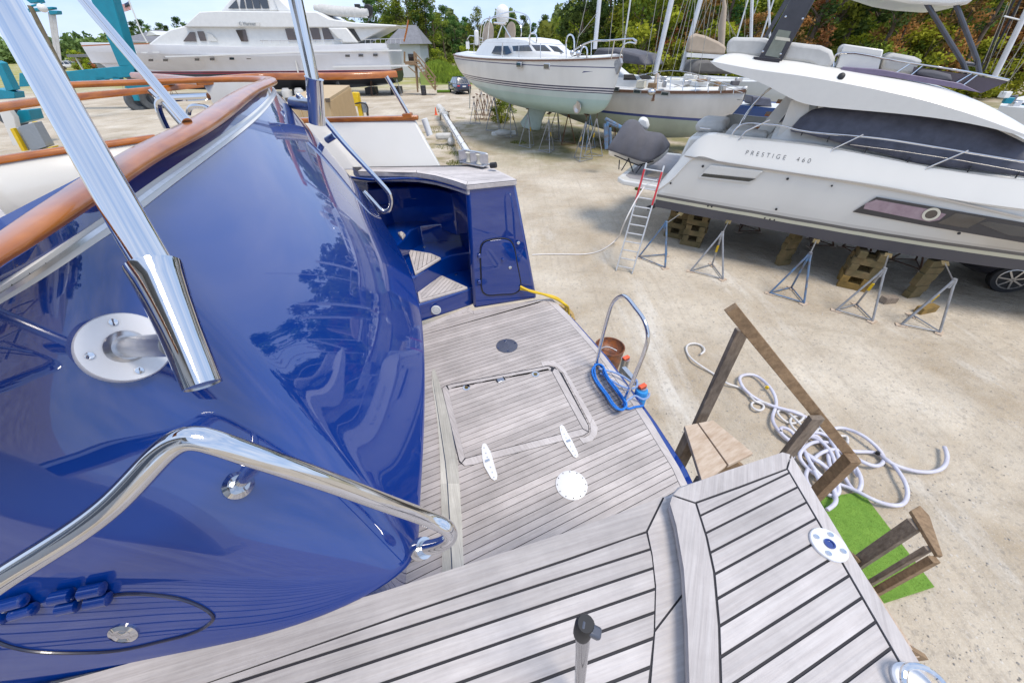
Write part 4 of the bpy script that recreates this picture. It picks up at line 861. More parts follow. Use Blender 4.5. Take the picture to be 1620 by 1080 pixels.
c = side([(1473, 339)], .025)[0]; q = MB(); q.lathe([(.125, 0), (.125, .012), (.085, .012), (.085, 0)], c, 28, Nn); q.build('porthole_ring', CREAM, wf)
MB().lathe([(.085, .002), (.001, .004)], c, 24, Nn).build('porthole_glass', GLASSB, wf)
for x, y, r in ((1112, 263, .022), (1061, 290, .018), (1228, 331, .02), (1517, 369, .02), (1246, 283, .02), (1316, 294, .015), (1120, 326, .016), (1126, 327, .016), (1210, 345, .014), (1218, 347, .014), (1225, 348, .014)):
    MB().lathe([(r*1.3, 0), (r*1.3, .012), (r*.8, .012), (.001, .008)], side([(x, y)], .0)[0], 12, Nn).build('thru_hull', DARK, cr)
# lettering on the hull: every letter a part
def letters(me, par):
    adj = {i: [] for i in range(len(me.vertices))}
    for e in me.edges: adj[e.vertices[0]].append(e.vertices[1]); adj[e.vertices[1]].append(e.vertices[0])
    lab = {}; n = 0
    for i in adj:
        if i in lab: continue
        st_ = [i]; lab[i] = n
        while st_:
            a = st_.pop()
            for b in adj[a]:
                if b not in lab: lab[b] = n; st_.append(b)
        n += 1
    for k in range(n):
        ids = [i for i in adj if lab[i] == k]; mp = {v: j for j, v in enumerate(ids)}
        m2 = bpy.data.meshes.new('letter'); m2.from_pydata([tuple(me.vertices[i].co) for i in ids], [], [tuple(mp[v] for v in p.vertices) for p in me.polygons if p.vertices[0] in mp])
        m2.materials.append(me.materials[0]); o = bpy.data.objects.new('letter', m2); COL.objects.link(o); o.parent = par
cu = bpy.data.curves.new('lettering', 'FONT'); cu.body = 'PRESTIGE  460'; cu.size = .13; cu.extrude = .003; cu.offset = -.003; cu.space_character = 1.75
to = bpy.data.objects.new('tmp', cu); COL.objects.link(to); dgp = bpy.context.evaluated_depsgraph_get(); me = bpy.data.meshes.new_from_object(to.evaluated_get(dgp)); bpy.data.objects.remove(to)
l0, l1 = side([(1178, 245)], -.03)[0], side([(1281, 259)], -.03)[0]; wd = max(v.co.x for v in me.vertices); ex = (l1-l0).normalized(); ez = (Vector((0, 0, .38))-Nn*.13).normalized()
nrm = ex.cross(ez); sx = (l1-l0).length/wd
me.transform(Matrix(((ex.x*sx, ez.x, nrm.x, l0.x-5*U_.x-C0.x), (ex.y*sx, ez.y, nrm.y, l0.y-5*U_.y-C0.y), (ex.z*sx, ez.z, nrm.z, l0.z), (0, 0, 0, 1))))
me.transform(Matrix.Translation((0, 0, 0))); me.materials.clear(); me.materials.append(DARK); me.name = 'lettering'
from mathutils.bvhtree import BVHTree
bv = BVHTree.FromPolygons([p for r in R_ for p in r], [(i*len(R_[0])+j, i*len(R_[0])+j+1, (i+1)*len(R_[0])+j+1, (i+1)*len(R_[0])+j) for i in range(len(R_)-1) for j in range(len(R_[0])-1)])
for v in me.vertices:
    p = v.co+cr.location; hq = bv.ray_cast(p+Nn*1.0, -Nn)
    if hq[0]: e_h = (p-l0).dot(nrm*(1 if nrm.dot(Nn) > 0 else -1)); v.co = hq[0]+Nn*(.005+max(0, min(.004, e_h)))-cr.location
letters(me, cr)
# swim platform
DG = mat('grey_deck', (.33, .31, .31), .7, noise=.15, nscale=3)
sp = MB().prism([W(s, w_, 1.5) for s, w_ in ((.3, 2.05), (-1.0, 2.0), (-1.25, 1.75), (-1.32, 0), (-1.25, -1.75), (-1.0, -2.0), (.3, -2.05))], (0, 0, .13)).build('swim_platform', WHITE, cr, bevel=.03)
MB().prism([W(s, w_, 1.632) for s, w_ in ((.3, 1.72), (-.9, 1.72), (-1.1, 1.5), (-1.15, 0), (-1.1, -1.5), (-.9, -1.72), (.3, -1.72))], (0, 0, .008)).build('platform_pad', DG, sp)
MB().prism([W(s, w_, 1.642) for s, w_ in ((-.55, 1.35), (-.55, .75), (-.0, .75), (-.0, 1.35))], (0, 0, .012)).build('cardboard_mat', BEIGEF, sp)
# cockpit and deck
g = MB(); g.prism([W(.8, 1.75, 2.3), W(5, 1.75, 2.4), W(9, 1.4, 2.45), W(12.5, .3, 2.6), W(12.5, -.3, 2.6), W(9, -1.4, 2.45), W(5, -1.75, 2.4), W(.8, -1.75, 2.3)], (0, 0, .2)); g.build('deck', WHITE, cr, bevel=.02)
g = MB(); g.prism([W(.1, 1.6, 1.6), W(.35, 1.6, 2.75), W(.75, 1.6, 2.8), W(1.0, 1.6, 1.6)], -Nn*3.2); g.build('transom_block', WHITE, cr, bevel=.06)
# covered tender seats at stern left of the cockpit
MB().prism([W(.3, .9, 2.75), W(1.0, .9, 2.75), W(1.0, -.2, 2.75), W(.3, -.2, 2.75)], (0, 0, .28)).build('seat_cover', WHITEF, cr, bevel=.12)
MB().prism([W(1.1, 1.3, 2.55), W(2.0, 1.3, 2.55), W(2.0, .2, 2.55), W(1.1, .2, 2.55)], (0, 0, .38)).build('seat_cover', WHITEF, cr, bevel=.08)
# cabin body
g = MB()
cb_ = [(2.2, 1.62, 2.5), (3.0, 1.5, 3.6), (5.2, 1.45, 3.5), (7.0, 1.2, 3.0), (8.6, .9, 2.62)]
rows = []
for s, wt, wb_, zt in ((2.1, 1.35, 1.68, 3.0), (2.7, 1.42, 1.70, 3.55), (4.0, 1.42, 1.72, 3.62), (5.2, 1.38, 1.70, 3.5), (6.2, 1.2, 1.62, 3.1), (7.4, 1.0, 1.5, 2.85), (9.5, .6, 1.2, 2.7), (11.5, .2, .6, 2.68)):
    rows.append([W(s, wb_, 2.55), W(s, wb_-.05, 2.7), W(s, wt, zt-.08), W(s, wt-.2, zt), W(s, -wt+.2, zt), W(s, -wt, zt-.08), W(s, -wb_, 2.55)])
g.grid(rows); g.add(rows[0], [tuple(range(7))]); g.build('cabin', WHITE, cr, smooth=30)
# navy cover over the saloon glass (near side), proud of the cabin
cpx = [(1250, 205), (1262, 190), (1275, 178), (1310, 166), (1420, 173), (1500, 185), (1570, 202), (1625, 228), (1640, 276), (1560, 270), (1440, 256), (1392, 240), (1340, 230), (1290, 215)]
top_e = lin([onp(x, y, A-Nn*.62, Nn) for x, y in [(1250, 204), (1266, 186), (1285, 173), (1320, 166), (1420, 173), (1500, 185), (1570, 202), (1640, 235)]], 4)
bot_e = lin([onp(x, y, A-Nn*.36, Nn) for x, y in [(1252, 206), (1275, 211), (1310, 220), (1345, 231), (1395, 242), (1450, 257), (1560, 270), (1655, 283)]], 4)
rows = []
for j in range(7):
    t = j/6; rows.append([a.lerp(b, t)+Nn*(.05+.02*math.sin(math.pi*t)+.012*math.sin(i*.9+j*1.3)) for i, (a, b) in enumerate(zip(top_e, bot_e))])
MB().grid(rows).build('window_cover', NAVYF, cr, smooth=60, solid=.015)
MB().tube([p+Nn*.05+Vector((0, 0, .02)) for p in top_e[9:]], .018, 8).build('cover_rail', WHITE2, cr)
for i in (3, 8, 14, 19, 23, 26):
    p = bot_e[min(i, len(bot_e)-1)]; MB().tube([p+Nn*.07+Vector((0, 0, .06)), p+Nn*.09-Vector((0, 0, .05))], .012, 6).build('cover_strap', DARK, cr)
# flybridge: thick wedge swept along the boat
low = spline([onp(x, y, A-Nn*.2, Nn) for x, y in [(1124, 98), (1135, 107), (1200, 130), (1260, 160), (1293, 168), (1420, 180), (1560, 201), (1650, 226)]], 5)
crs = spline([onp(x, y, A-Nn*.2, Nn) for x, y in [(1124, 97), (1140, 100), (1200, 111), (1260, 119), (1330, 131), (1420, 149), (1520, 176), (1650, 224)]], 5)
upp = spline([onp(x, y, A-Nn*.42, Nn) for x, y in [(1127, 97), (1150, 88), (1200, 93), (1260, 100), (1330, 113), (1430, 130), (1530, 156), (1652, 222)]], 5)
def mir(p): k = (p-C0).dot(Nn); return p-Nn*2*k
rows = []
for a, b, c in zip(low, crs, upp): rows.append([mir(a)+Nn*.3, a-Nn*.5+Vector((0, 0, .0)), a, b, b+(c-b)*.5+Nn*.02, c, c-Nn*.12+Vector((0, 0, .03)), mir(c)+Nn*.12+Vector((0, 0, .03)), mir(c), mir(b), mir(a)])
FLY = mat('flybridge_white', (.70, .685, .64), .3, coat=.3, noise=.04)
MB().grid(rows).build('flybridge', FLY, cr, smooth=25)
c_ = onp(1331, 121, A-Nn*.28, Nn); MB().lathe([(.06, 0), (.06, .015), (.04, .03), (.001, .035)], c_, 16, Nn+Vector((0, 0, .5))).build('speaker', DARK, cr)
# seat covers and console along the top
def lump(name, pts, m, pl, th, bev=.06):
    return MB().prism([onp(x, y, A-Nn*pl, Nn) for x, y in pts], -Nn*th).build(name, m, cr, bevel=bev)
lump('seat_cover', [(1148, 86), (1150, 66), (1160, 59), (1205, 60), (1218, 64), (1213, 92)], WHITEF, .55, 1.0)
lump('seat_cover', [(1236, 96), (1247, 67), (1300, 73), (1316, 80), (1322, 96), (1310, 110), (1292, 108), (1280, 101)], WHITEF, .5, 1.2)
lump('helm_console', [(1322, 108), (1336, 70), (1398, 79), (1389, 113)], FLY, .6, .8, .02)
lump('helm_seat_cover', [(1324, 92), (1328, 73), (1340, 69), (1342, 90)], WHITEF, .75, .6)
lump('helm_seat_cover', [(1392, 112), (1402, 88), (1415, 84), (1448, 90), (1462, 97), (1450, 106), (1445, 120)], WHITEF, .8, .8)
lump('folded_cover', [(1448, 118), (1456, 110), (1480, 112), (1505, 118), (1508, 129), (1480, 129)], GREYF, .52, .35)
lump('deck_pad', [(1328, 112), (1334, 106), (1392, 110), (1450, 120), (1520, 132), (1552, 147), (1500, 138), (1420, 124)], mat('mauve_pad', (.20, .16, .24), .5, noise=.2), .5, .1, .01)
SCR = mat('tinted_screen', (.06, .05, .09), .1, coat=1, noise=.2)
g = MB(); g.prism([onp(x, y, A-Nn*.62, Nn) for x, y in [(1446, 106), (1598, 128), (1552, 148), (1510, 135), (1440, 124)]], -Nn*.012); g.build('wind_screen', SCR, cr)
MB().tube([onp(x, y, A-Nn*.6, Nn) for x, y in [(1318, 106), (1322, 88), (1332, 84), (1400, 93), (1460, 103), (1530, 114), (1596, 127)]], .016, 10, smooth=3).build('screen_rail', STEEL, cr)
for a, b in (((1440, 101), (1412, 119)), ((1460, 104), (1438, 122)), ((1537, 117), (1505, 136)), ((1546, 119), (1520, 138))): MB().tube([onp(*a, A-Nn*.6, Nn), onp(*b, A-Nn*.55, Nn)], .012, 8).build('rail_post', STEEL, cr)
# targa leg and hard top
CARB = mat('anodised_frame', (.10, .10, .11), .3, metal=.6, noise=.2)
for pl in (.42,):
    Q = lambda x, y, o=0: onp(x, y, A-Nn*(pl-o), Nn)
    mastl = MB().prism([Q(1200, 92), (Q(1236, 98)), Q(1300, -20), Q(1262, -22)], -Nn*.06).build('targa_leg', CARB, cr, bevel=.01)
    MB().prism([Q(1210, 88, .012), Q(1232, 92, .012), Q(1252, 50, .012), Q(1232, 47, .012)], Nn*.006).build('targa_panel', mat('smoke_panel', (.25, .27, .22), .2, coat=.5, noise=.2), mastl)
    MB().prism([Q(1228, 58, .016), Q(1250, 61, .016), Q(1250, 66, .016), Q(1226, 63, .016)], Nn*.004).build('targa_slot', CREAM, mastl)
    MB().prism([Q(1192, 90, .04), Q(1194, 97, .04), Q(1232, 102, .04), Q(1235, 93, .04)], -Nn*.12).build('targa_foot', FRM, mastl, bevel=.006)
    for x, y in ((1243, 27), (1270, 30), (1207, 82), (1235, 86)): MB().lathe([(.018, 0), (.018, .014), (.008, .018)], Q(x, y, .015), 12, Nn).build('bolt', STEEL, mastl)
MB().prism([onp(x, y, A-Nn*3.2, Nn) for x, y in ((1206, 62), (1212, 62), (1256, -10), (1248, -12))], -Nn*.06).build('targa_leg', CARB, cr)
MB().tube([onp(1460, -4, A-Nn*1.0, Nn), onp(1524, 101, A-Nn*.75, Nn), onp(1530, 118, A-Nn*.7, Nn)], .035, 10).build('top_strut', CARB, cr)
MB().tube([onp(1508, -4, A-Nn*1.0, Nn), onp(1546, 96, A-Nn*.8, Nn), onp(1550, 118, A-Nn*.7, Nn)], .035, 10).build('top_strut', CARB, cr)
MB().tube([onp(1522, 100, A-Nn*.75, Nn), onp(1546, 103, A-Nn*.8, Nn)], .03, 10).build('strut_link', CARB, cr)
ht_ = [onp(x, y, A-Nn*.9, Nn) for x, y in ((1340, -20), (1400, -1), (1440, 6), (1500, 10), (1530, 7), (1541, 0), (1545, -16))]
MB().prism(ht_, -Nn*2.4).build('hard_top', FLY, cr, bevel=.04)
# side rail
rl = spline(side([(1158, 213), (1163, 206), (1172, 198), (1200, 196), (1240, 200), (1262, 206), (1370, 217), (1450, 228), (1540, 243), (1660, 263)], -.2), 4)
MB().tube(rl, .018, 10).build('side_rail', STEEL, cr)
for a, b, c in (((1366, 213), (1318, 236), (1310, 246)), ((1532, 238), (1466, 266), (1457, 275)), ((1218, 190), (1180, 208), (1168, 222)), ((1640, 280), (1616, 289), (1612, 295))): MB().tube(side([a, b, c], -.19), .015, 10).build('rail_post', STEEL, cr)
MB().tube(side([(1345, 229), (1430, 240), (1520, 254), (1640, 276)], -.2), .006, 6).build('rail_wire', STEEL2, cr)
for x, y in ((1115, 206), (1435, 270)): 
    p = side([(x, y)], -.25)[0]; MB().tube([p-U_*.12+Vector((0, 0, .03)), p+U_*.12+Vector((0, 0, .03))], .012, 8).build('cleat', STEEL, cr)
# stair to the flybridge with steel rails, dark door
g = MB(); g.prism([W(1.55, .9, 2.5), W(2.1, .9, 3.7), W(2.35, .9, 3.7), W(1.9, .9, 2.5)], -Nn*.06); stg = g.build('fly_stair', WHITE, cr)
for i in range(4): MB().box(W(1.62+.14*i, .5, 2.7+.26*i), (.24, .6, .03), ang).build('stair_tread', VARN, stg)
for o in (1.0, .1): MB().tube([W(1.3, o, 2.5), W(1.35, o, 3.1), W(1.7, o, 3.75), W(2.2, o, 4.0)], .017, 8, smooth=4).build('stair_rail', STEEL, stg)
MB().box(W(2.15, -.3, 3.05), (.04, 1.2, 1.0), ang).build('saloon_door', GLASS, cr)
MB().prism([W(2.2, 1.5, 2.55), W(2.2, 1.5, 3.6), W(2.5, 1.45, 3.65), W(3.0, 1.5, 2.55)], -Nn*.05).build('door_post', WHITE, cr)
# drive shaft bits under the stern
MB().tube([W(.3, 1.2, 1.1), W(-.1, 1.25, .9), W(-.35, 1.25, .75)], .06, 10).build('trim_leg', DARK, cr)

# ================================================================== LADDER leaning on the cruiser stern
la = thing('ladder', 'aluminium ladder with red side rails leaning on the cruiser stern', 'ladder', onz(988, 430, 0))
f0, f1 = onz(975, 428, 0), onz(1000, 433, 0); t0_, t1_ = onp(1023, 258, (3.5, 9.3, 0), (0, 1, 0)), onp(1050, 264, (3.5, 9.3, 0), (0, 1, 0))
t1_ = f1+(t0_-f0)*1.0+(t1_-t0_-(f1-f0))*.6
for a, b in ((f0, t0_), (f1, t1_)):
    MB().beam(a, b, .03, .075).build('side_rail', ALU, la, bevel=.004); q = a.lerp(b, .66); r_ = a.lerp(b, .95); n_ = Vector((-.02, -.03, 0)); MB().beam(q+n_, r_+n_, .034, .06).build('red_rail', RED, la, bevel=.004)
for i in range(12): t = (i+.6)/12.2; MB().tube([f0.lerp(t0_, t), f1.lerp(t1_, t)], .016, 8).build('rung', ALU, la)
MB().tube([f0.lerp(t0_, .78), f1.lerp(t1_, .9)], .01, 8).build('brace', ALU, la)

# ================================================================== COVERED TENDER on the swim platform
td = thing('covered_tender', 'small tender under a grey canvas cover on the cruiser swim platform', 'dinghy', tuple(W(-.75, .1, 1.64)))
def TW(px, py, pl): return onp(px, py, C0+U_*0+Nn*0, (pl[0], pl[1], 0))
dN = (-.35, -.94, 0); Pm = onz(1010, 275, 1.66)
def dq_(x, y, o=0): return onp(x, y, Vector((Pm.x, Pm.y, 0))+Vector((.35, .94, 0))*o, dN)
rows = []
outl = [[(963, 237), (962, 230), (968, 222), (985, 205), (990, 196), (1000, 190), (1012, 193), (1022, 204), (1036, 210), (1046, 211), (1057, 222), (1061, 230), (1056, 240)], 0]
ridge = [dq_(x, y, o) for x, y, o in [(963, 232, .25), (975, 214, .35), (989, 194, .45), (1003, 190, .5), (1013, 196, .5), (1022, 206, .5), (1037, 209, .5), (1048, 212, .45), (1059, 226, .35)]]
mid_ = [dq_(x, y, o) for x, y, o in [(961, 236, .1), (969, 226, .1), (985, 222, .05), (1000, 222, .0), (1015, 224, .0), (1028, 226, .0), (1040, 226, .0), (1051, 230, .05), (1060, 231, .15)]]
hem = [dq_(x, y, o) for x, y, o in [(962, 238, .12), (970, 240, .03), (983, 245, -.05), (997, 250, -.1), (1012, 255, -.12), (1023, 257, -.14), (1036, 252, -.05), (1048, 244, .0), (1059, 233, .12)]]
back = [p+Vector((.35, .94, 0))*.75-Vector((0, 0, .35)) for p in ridge]
rows = [spline(r, 4) for r in (back, ridge, mid_, hem)]
cols_ = list(zip(*rows)); gridr = [spline(list(c), 5) for c in cols_]
for i, c in enumerate(gridr):
    for j, p in enumerate(c): p += Vector((-.35, -.94, .3))*.022*math.sin(i*1.1+j*.5)*(j/len(c))
MB().grid(gridr).build('canvas_cover', GREYF, td, smooth=70, solid=.01)
hl = []
for t in range(9):
    k = t/8; p = spline(hem, 2)[int(k*16)]; hl.append([p+Vector((.02, .05, .05)), p+Vector((.10, .28, -.16)), p+Vector((.2, .55, -.26)), p+Vector((.3, .9, -.05))])
MB().grid(hl).build('hull', WHITE, td, smooth=60, solid=.02)
MB().prism([dq_(x, y, .9) for x, y in [(1008, 196), (1011, 188), (1018, 186), (1025, 190), (1027, 200), (1024, 207), (1014, 202)]], Vector((.1, .28, 0))).build('outboard_cowl', WHITE2, td, bevel=.06)
for a, b in (((996, 249), (983, 270)), ((994, 250), (1002, 273)), ((972, 246), (1010, 262)), ((1010, 262), (1034, 255)), ((980, 253), (979, 268)), ((1018, 258), (1006, 274))):
    MB().tube([dq_(*a, .1), dq_(*b, -.02)], .016, 8).build('cradle_bar', DARK, td)
# dark car beyond the cruiser, lower right
# ================================================================== CARS
def car(name, label, paint, L_=4.5, W_=1.85, H_=1.65, suv=True, group=None, detail=True):
    t = thing(name, label, 'car', (0, 0, 0), group)
    gl = .30
    st = [(-L_/2, .42, .80, .78, 0), (-L_/2+.05, .40, 1.0, .86, 0), (-L_/2+.35, .28, 1.02, .92, 0), (0, .26, .98, .925, 0), (L_/2-1.0, .28, .96, .92, 0), (L_/2-.3, .32, .84, .86, 0), (L_/2, .42, .66, .72, 0)]
    rows = []
    for x, zb, zt, wy, _ in st: rows.append([Vector((x, y*wy/.925*W_/2, z)) for y, z in ((-.86, zb), (-1, zb+.14), (-1, (zb+zt)/2), (-.95, zt-.06), (-.84, zt), (.84, zt), (.95, zt-.06), (1, (zb+zt)/2), (1, zb+.14), (.86, zb))])
    g = MB(); g.grid(rows, wrap=True); g.add(rows[0], [tuple(range(10))]); g.add(rows[-1], [tuple(range(10))]); g.build('body', paint, t, smooth=50)
    x0 = -L_/2+(.12 if suv else .7); x1 = L_/2-1.05; xt0 = x0+(.42 if suv else .75); xt1 = x1-.85; hw = W_/2*.9; tw = W_/2*.68
    b = [Vector((x, y, .97)) for x, y in ((x0, -hw), (x1, -hw), (x1, hw), (x0, hw))]; u = [Vector((x, y, H_)) for x, y in ((xt0, -tw), (xt1, -tw), (xt1, tw), (xt0, tw))]
    g = MB(); g.hexa(b, u); cb = g.build('cabin', paint, t, bevel=.07)
    def quad(i, j, a0, a1, z0, z1, nm='window'):
        P = lambda a, z: (b[i].lerp(b[j], a)).lerp(u[i].lerp(u[j], a), z); c = sum(b+u, Vector())/8; q = [P(a0, z0), P(a1, z0), P(a1, z1), P(a0, z1)]
        n = (q[1]-q[0]).cross(q[3]-q[0]).normalized(); n = n if n.dot(q[0]-c) > 0 else -n
        MB().prism([p-n*.01 for p in q], n*.022).build(nm, GLASS, t)
    quad(0, 1, .06, .30, .12, .86); quad(0, 1, .34, .62, .1, .88); quad(0, 1, .66, .92, .08, .84); quad(3, 2, .06, .30, .12, .86); quad(3, 2, .34, .62, .1, .88); quad(3, 2, .66, .92, .08, .84)
    quad(3, 0, .1, .9, .15, .9, 'rear_window'); quad(1, 2, .08, .92, .08, .92, 'windscreen')
    for x in (-L_/2+.85, L_/2-.88):
        for s in (-1, 1):
            w_ = MB().lathe([(.2, -.11), (.33, -.11), (.355, -.08), (.355, .08), (.33, .11), (.2, .11)], (x, s*(W_/2-.1), .355), 24, (0, 1, 0)).build('wheel', DARK, t)
            g = MB(); yy = s*(W_/2+.005)
            for k in range(7): a = k*2*math.pi/7; g.beam((x, yy, .355), (x+.23*math.cos(a), yy, .355+.23*math.sin(a)), .03, .06, (0, 1, 0))
            g.tube([Vector((x+.235*math.cos(a_*math.pi/12), yy, .355+.235*math.sin(a_*math.pi/12))) for a_ in range(25)], .014, 6); g.build('rim', STEEL2, w_)
    if detail:
        for s in (-1, 1):
            MB().box((-L_/2+.03, s*W_*.36, .86), (.1, .32, .13)).build('tail_light', RED, t, bevel=.02)
            MB().box((L_/2-.16, s*W_*.34, .68), (.2, .3, .12)).build('headlight', GLASS, t, bevel=.02)
            MB().box((x1-.35, s*(W_/2+.08), 1.02), (.1, .18, .13)).build('door_mirror', paint, t, bevel=.03)
        MB().box((-L_/2-.012, 0, .80), (.02, .42, .13)).build('number_plate', WHITE2, t)
        MB().box((-L_/2-.01, 0, .46), (.1, W_*.8, .16)).build('bumper', DARK, t, bevel=.03)
    return t
PB = mat('car_blue', (.012, .025, .07), .2, coat=1, noise=.1); PW = mat('car_white', (.7, .7, .7), .25, coat=1, noise=.05); PR = mat('car_red', (.5, .02, .02), .25, coat=1, noise=.1); PK = mat('car_dark', (.02, .02, .03), .2, coat=1, noise=.2)
suv = car('parked_car', 'dark blue suv parked on the sandy track behind the long laid up mast', PB, 4.5); p = onz(726, 150, 0); suv.location = (-6.1, 54.2, 0); suv.rotation_euler.z = math.radians(112)
rc = car('parked_car', 'dark car half hidden behind the bow of the flybridge cruiser at right', PK, 4.6, H_=1.45, suv=False); rc.scale = (.98,)*3
wp = onz(1580, 463, 0); rc.rotation_euler.z = math.radians(150); rz = rc.rotation_euler.z
off = Matrix.Rotation(rz, 3, 'Z') @ Vector((4.6/2-.88, .82, 0)); rc.location = (wp.x-off.x+.05, wp.y-off.y+.1, 0)
spec = [(112, 110, PW, 'white pickup style car, nearest of the parked row at far left'), (128, 107, PR, 'red car parked beside the white one at far left'), (140, 110, PR, 'second bright red car of the row seen beyond the travel lift'), (152, 108, PK, 'dark car of the row beyond the travel lift'), (162, 108, PB, 'dark blue car at the right end of the far row'), (122, 102, PK, 'dark car standing behind the row at far left')]
for i, (x, y, m_, lb) in enumerate(spec):
    c = car('parked_car', lb, m_, 5.0, 1.95, 1.7, group='cars parked beyond the travel lift', detail=False); p = onz(x, y, 0); k = 1; c.scale = (1.15, 1.15, 1.15); c.location = (p.x*k, p.y*k, 0); c.rotation_euler.z = math.radians([75, 100, 70, 95, 85, 60][i]); 

# ================================================================== SAILING YACHT ON STANDS (centre)
def frame2(P0, P1):
    d = Vector((P1[0]-P0[0], P1[1]-P0[1], 0)); U = d.normalized(); Nn_ = Vector((U.y, -U.x, 0)); 
    if Nn_.dot(Vector((P0[0], P0[1], 0))) > 0: Nn_ = -Nn_
    return Vector((P0[0], P0[1], 0)), U, Nn_
SA, SU, SN = frame2((-2.9, 31.5), (4.7, 18.8))
sb = thing('sailing_yacht', 'white sailing yacht with blue sheer stripe and pale green bottom on tall stands', 'boat', tuple(SA+SU*7))
def W1(s, w_, z): return SA+SU*s+SN*w_+Vector((0, 0, z))
def P1_(x, y, w_=0): return onp(x, y, SA+SN*w_, SN)
sta = []
for s, bw, zs, zk, zb in ((.3, .9, 4.12, 3.55, 3.8), (1.2, 1.45, 4.1, 3.2, 3.55), (3, 1.95, 4.06, 2.6, 3.1), (5, 2.2, 4.02, 2.15, 2.7), (7.5, 2.3, 4.0, 1.85, 2.45), (10, 2.05, 4.0, 1.78, 2.4), (12, 1.45, 4.02, 1.85, 2.45), (13.3, .75, 4.06, 2.0, 2.55), (14.1, .25, 4.1, 2.35, 2.9), (14.62, .03, 4.13, 3.6, 3.8)):
    sta.append((s, [(bw-.12, zs+.03), (bw, zs), (bw*.99, zs-(zs-zb)*.3), (bw*.95, zs-(zs-zb)*.62), (bw*.87, zb), (bw*.72, zb-(zb-zk)*.42), (bw*.45, zb-(zb-zk)*.8), (bw*.16, zk+.03), (0, zk)]))
HM = zmat('yacht_hull', [(0, (.36, .49, .45)), (2.45, (.45, .53, .50)), (2.68, (.03, .03, .07)), (2.72, (.66, .65, .62)), (2.76, (.03, .03, .07)), (2.81, (.66, .65, .62)), (2.85, (.03, .03, .07)), (2.90, (.70, .68, .63)), (3.60, (.05, .06, .14)), (3.635, (.70, .68, .63))], slope=(-.012*SU.x, -.012*SU.y), noise=.13, nscale=1.0)
# antifoul patchiness in the hull paint: bands only; stern rise handled by the slope
g = MB(); R_ = hullgrid(sta, W1, 6); g.grid(R_); g.add(R_[0], [tuple(range(len(R_[0])))]); g.build('hull', HM, sb, smooth=60)
g = MB(); g.sweep([(-.04, -.03), (.04, -.03), (.04, .03), (-.04, .03)], [r[1] for r in R_]); g.build('toe_rail', mat('teak_dull', (.20, .10, .06), .5, noise=.3), sb)
g = MB(); g.sweep([(-.04, -.03), (.04, -.03), (.04, .03), (-.04, .03)], [r[-2] for r in R_]); g.build('toe_rail', MATS['teak_dull'], sb)
g = MB(); g.grid([[r[0]+Vector((0, 0, .0)), (r[0]+r[-1])/2+Vector((0, 0, .08)), r[-1]] for r in R_]); g.build('deck', WHITE2, sb, solid=.03)
KE = mat('pale_green_bottom', (.36, .45, .42), .7, noise=.2, nscale=3)
kr = []
for z, s0, s1, w_ in ((2.3, 8.1, 10.1, .34), (1.9, 8.0, 9.6, .26), (1.5, 7.7, 9.3, .20), (1.2, 7.3, 9.1, .22), (.95, 7.0, 9.05, .30), (.78, 7.2, 8.95, .30), (.74, 7.5, 8.8, .2)):
    kr.append([W1(s0+(s1-s0)*(1-math.cos(a))/2, w_*math.sin(a), z) for a in [i*math.pi/8 for i in range(9)]]+[W1(s0+(s1-s0)*(1-math.cos(a))/2, w_*math.sin(a), z) for a in [-i*math.pi/8 for i in range(7, 0, -1)]])
g = MB(); g.grid(kr, wrap=True); g.add(kr[-1], [tuple(range(16))]); g.build('keel', KE, sb, smooth=50)
for i, (x, y) in enumerate(((784, 99), (822, 103), (866, 105.5), (1, 1))):
    if x > 1:
        p = P1_(x, y, 2.08 if i else 1.75); q = MB().box(p+SN*.03, (.42, .06, .22), math.atan2(SU.y, SU.x)).build('hull_port', STEEL2, sb, bevel=.02); MB().box(p+SN*.06, (.34, .03, .15), math.atan2(SU.y, SU.x)).build('port_glass', GLASS, q)
MB().prism([P1_(x, y, 1.5) for x, y in ((921, 115.5), (924, 113), (939, 113.3), (930, 114.3))], SN*.02).build('sheer_arrow', mat('stripe_blue', (.04, .05, .14), .4, noise=.1), sb)
p = P1_(914, 170, .75); MB().lathe([(.25, 0), (.25, .04), (.19, .04), (.001, -.02)], p+SN*.02, 20, SN).build('thruster_tunnel', STEEL2, sb)
# deckhouse
rows = []
for s, wb_, z0, z1 in ((3.6, 1.2, 4.05, 4.3), (4.2, 1.3, 4.05, 4.6), (5.0, 1.35, 4.05, 4.84), (7.5, 1.35, 4.05, 4.86), (9.0, 1.25, 4.05, 4.76), (10.2, 1.0, 4.05, 4.38), (12.0, .6, 4.05, 4.22)):
    rows.append([W1(s, wb_, z0), W1(s, wb_-.06, z0+(z1-z0)*.45), W1(s, wb_-.25, z1-.04), W1(s, wb_-.5, z1), W1(s, -wb_+.5, z1), W1(s, -wb_+.25, z1-.04), W1(s, -wb_, z0)])
g = MB(); g.grid(rows); g.add(rows[0], [tuple(range(7))]); g.build('deckhouse', WHITE2, sb, smooth=40)
WB = mat('blue_cabin_glass', (.07, .09, .16), .08, coat=1, noise=.3)
for poly in ([(778, 85), (784, 73), (794, 73), (792, 87)], [(796, 87), (797, 73), (804, 73), (810, 84), (803, 87)], [(811, 73), (813, 81.5), (843, 81.5), (837, 71.5)], [(841, 71), (849, 81), (873, 82), (862, 71.5)], [(868, 72), (878, 82), (893, 84), (882, 74)]):
    MB().prism([P1_(x, y, 1.36) for x, y in poly], SN*.03).build('cabin_window', WB, sb)
RA = lambda pts, r=.025, w_=1.0, nm='arch_rail': MB().tube([P1_(x, y, w_) for x, y in pts], r, 8, smooth=3).build(nm, STEEL, sb)
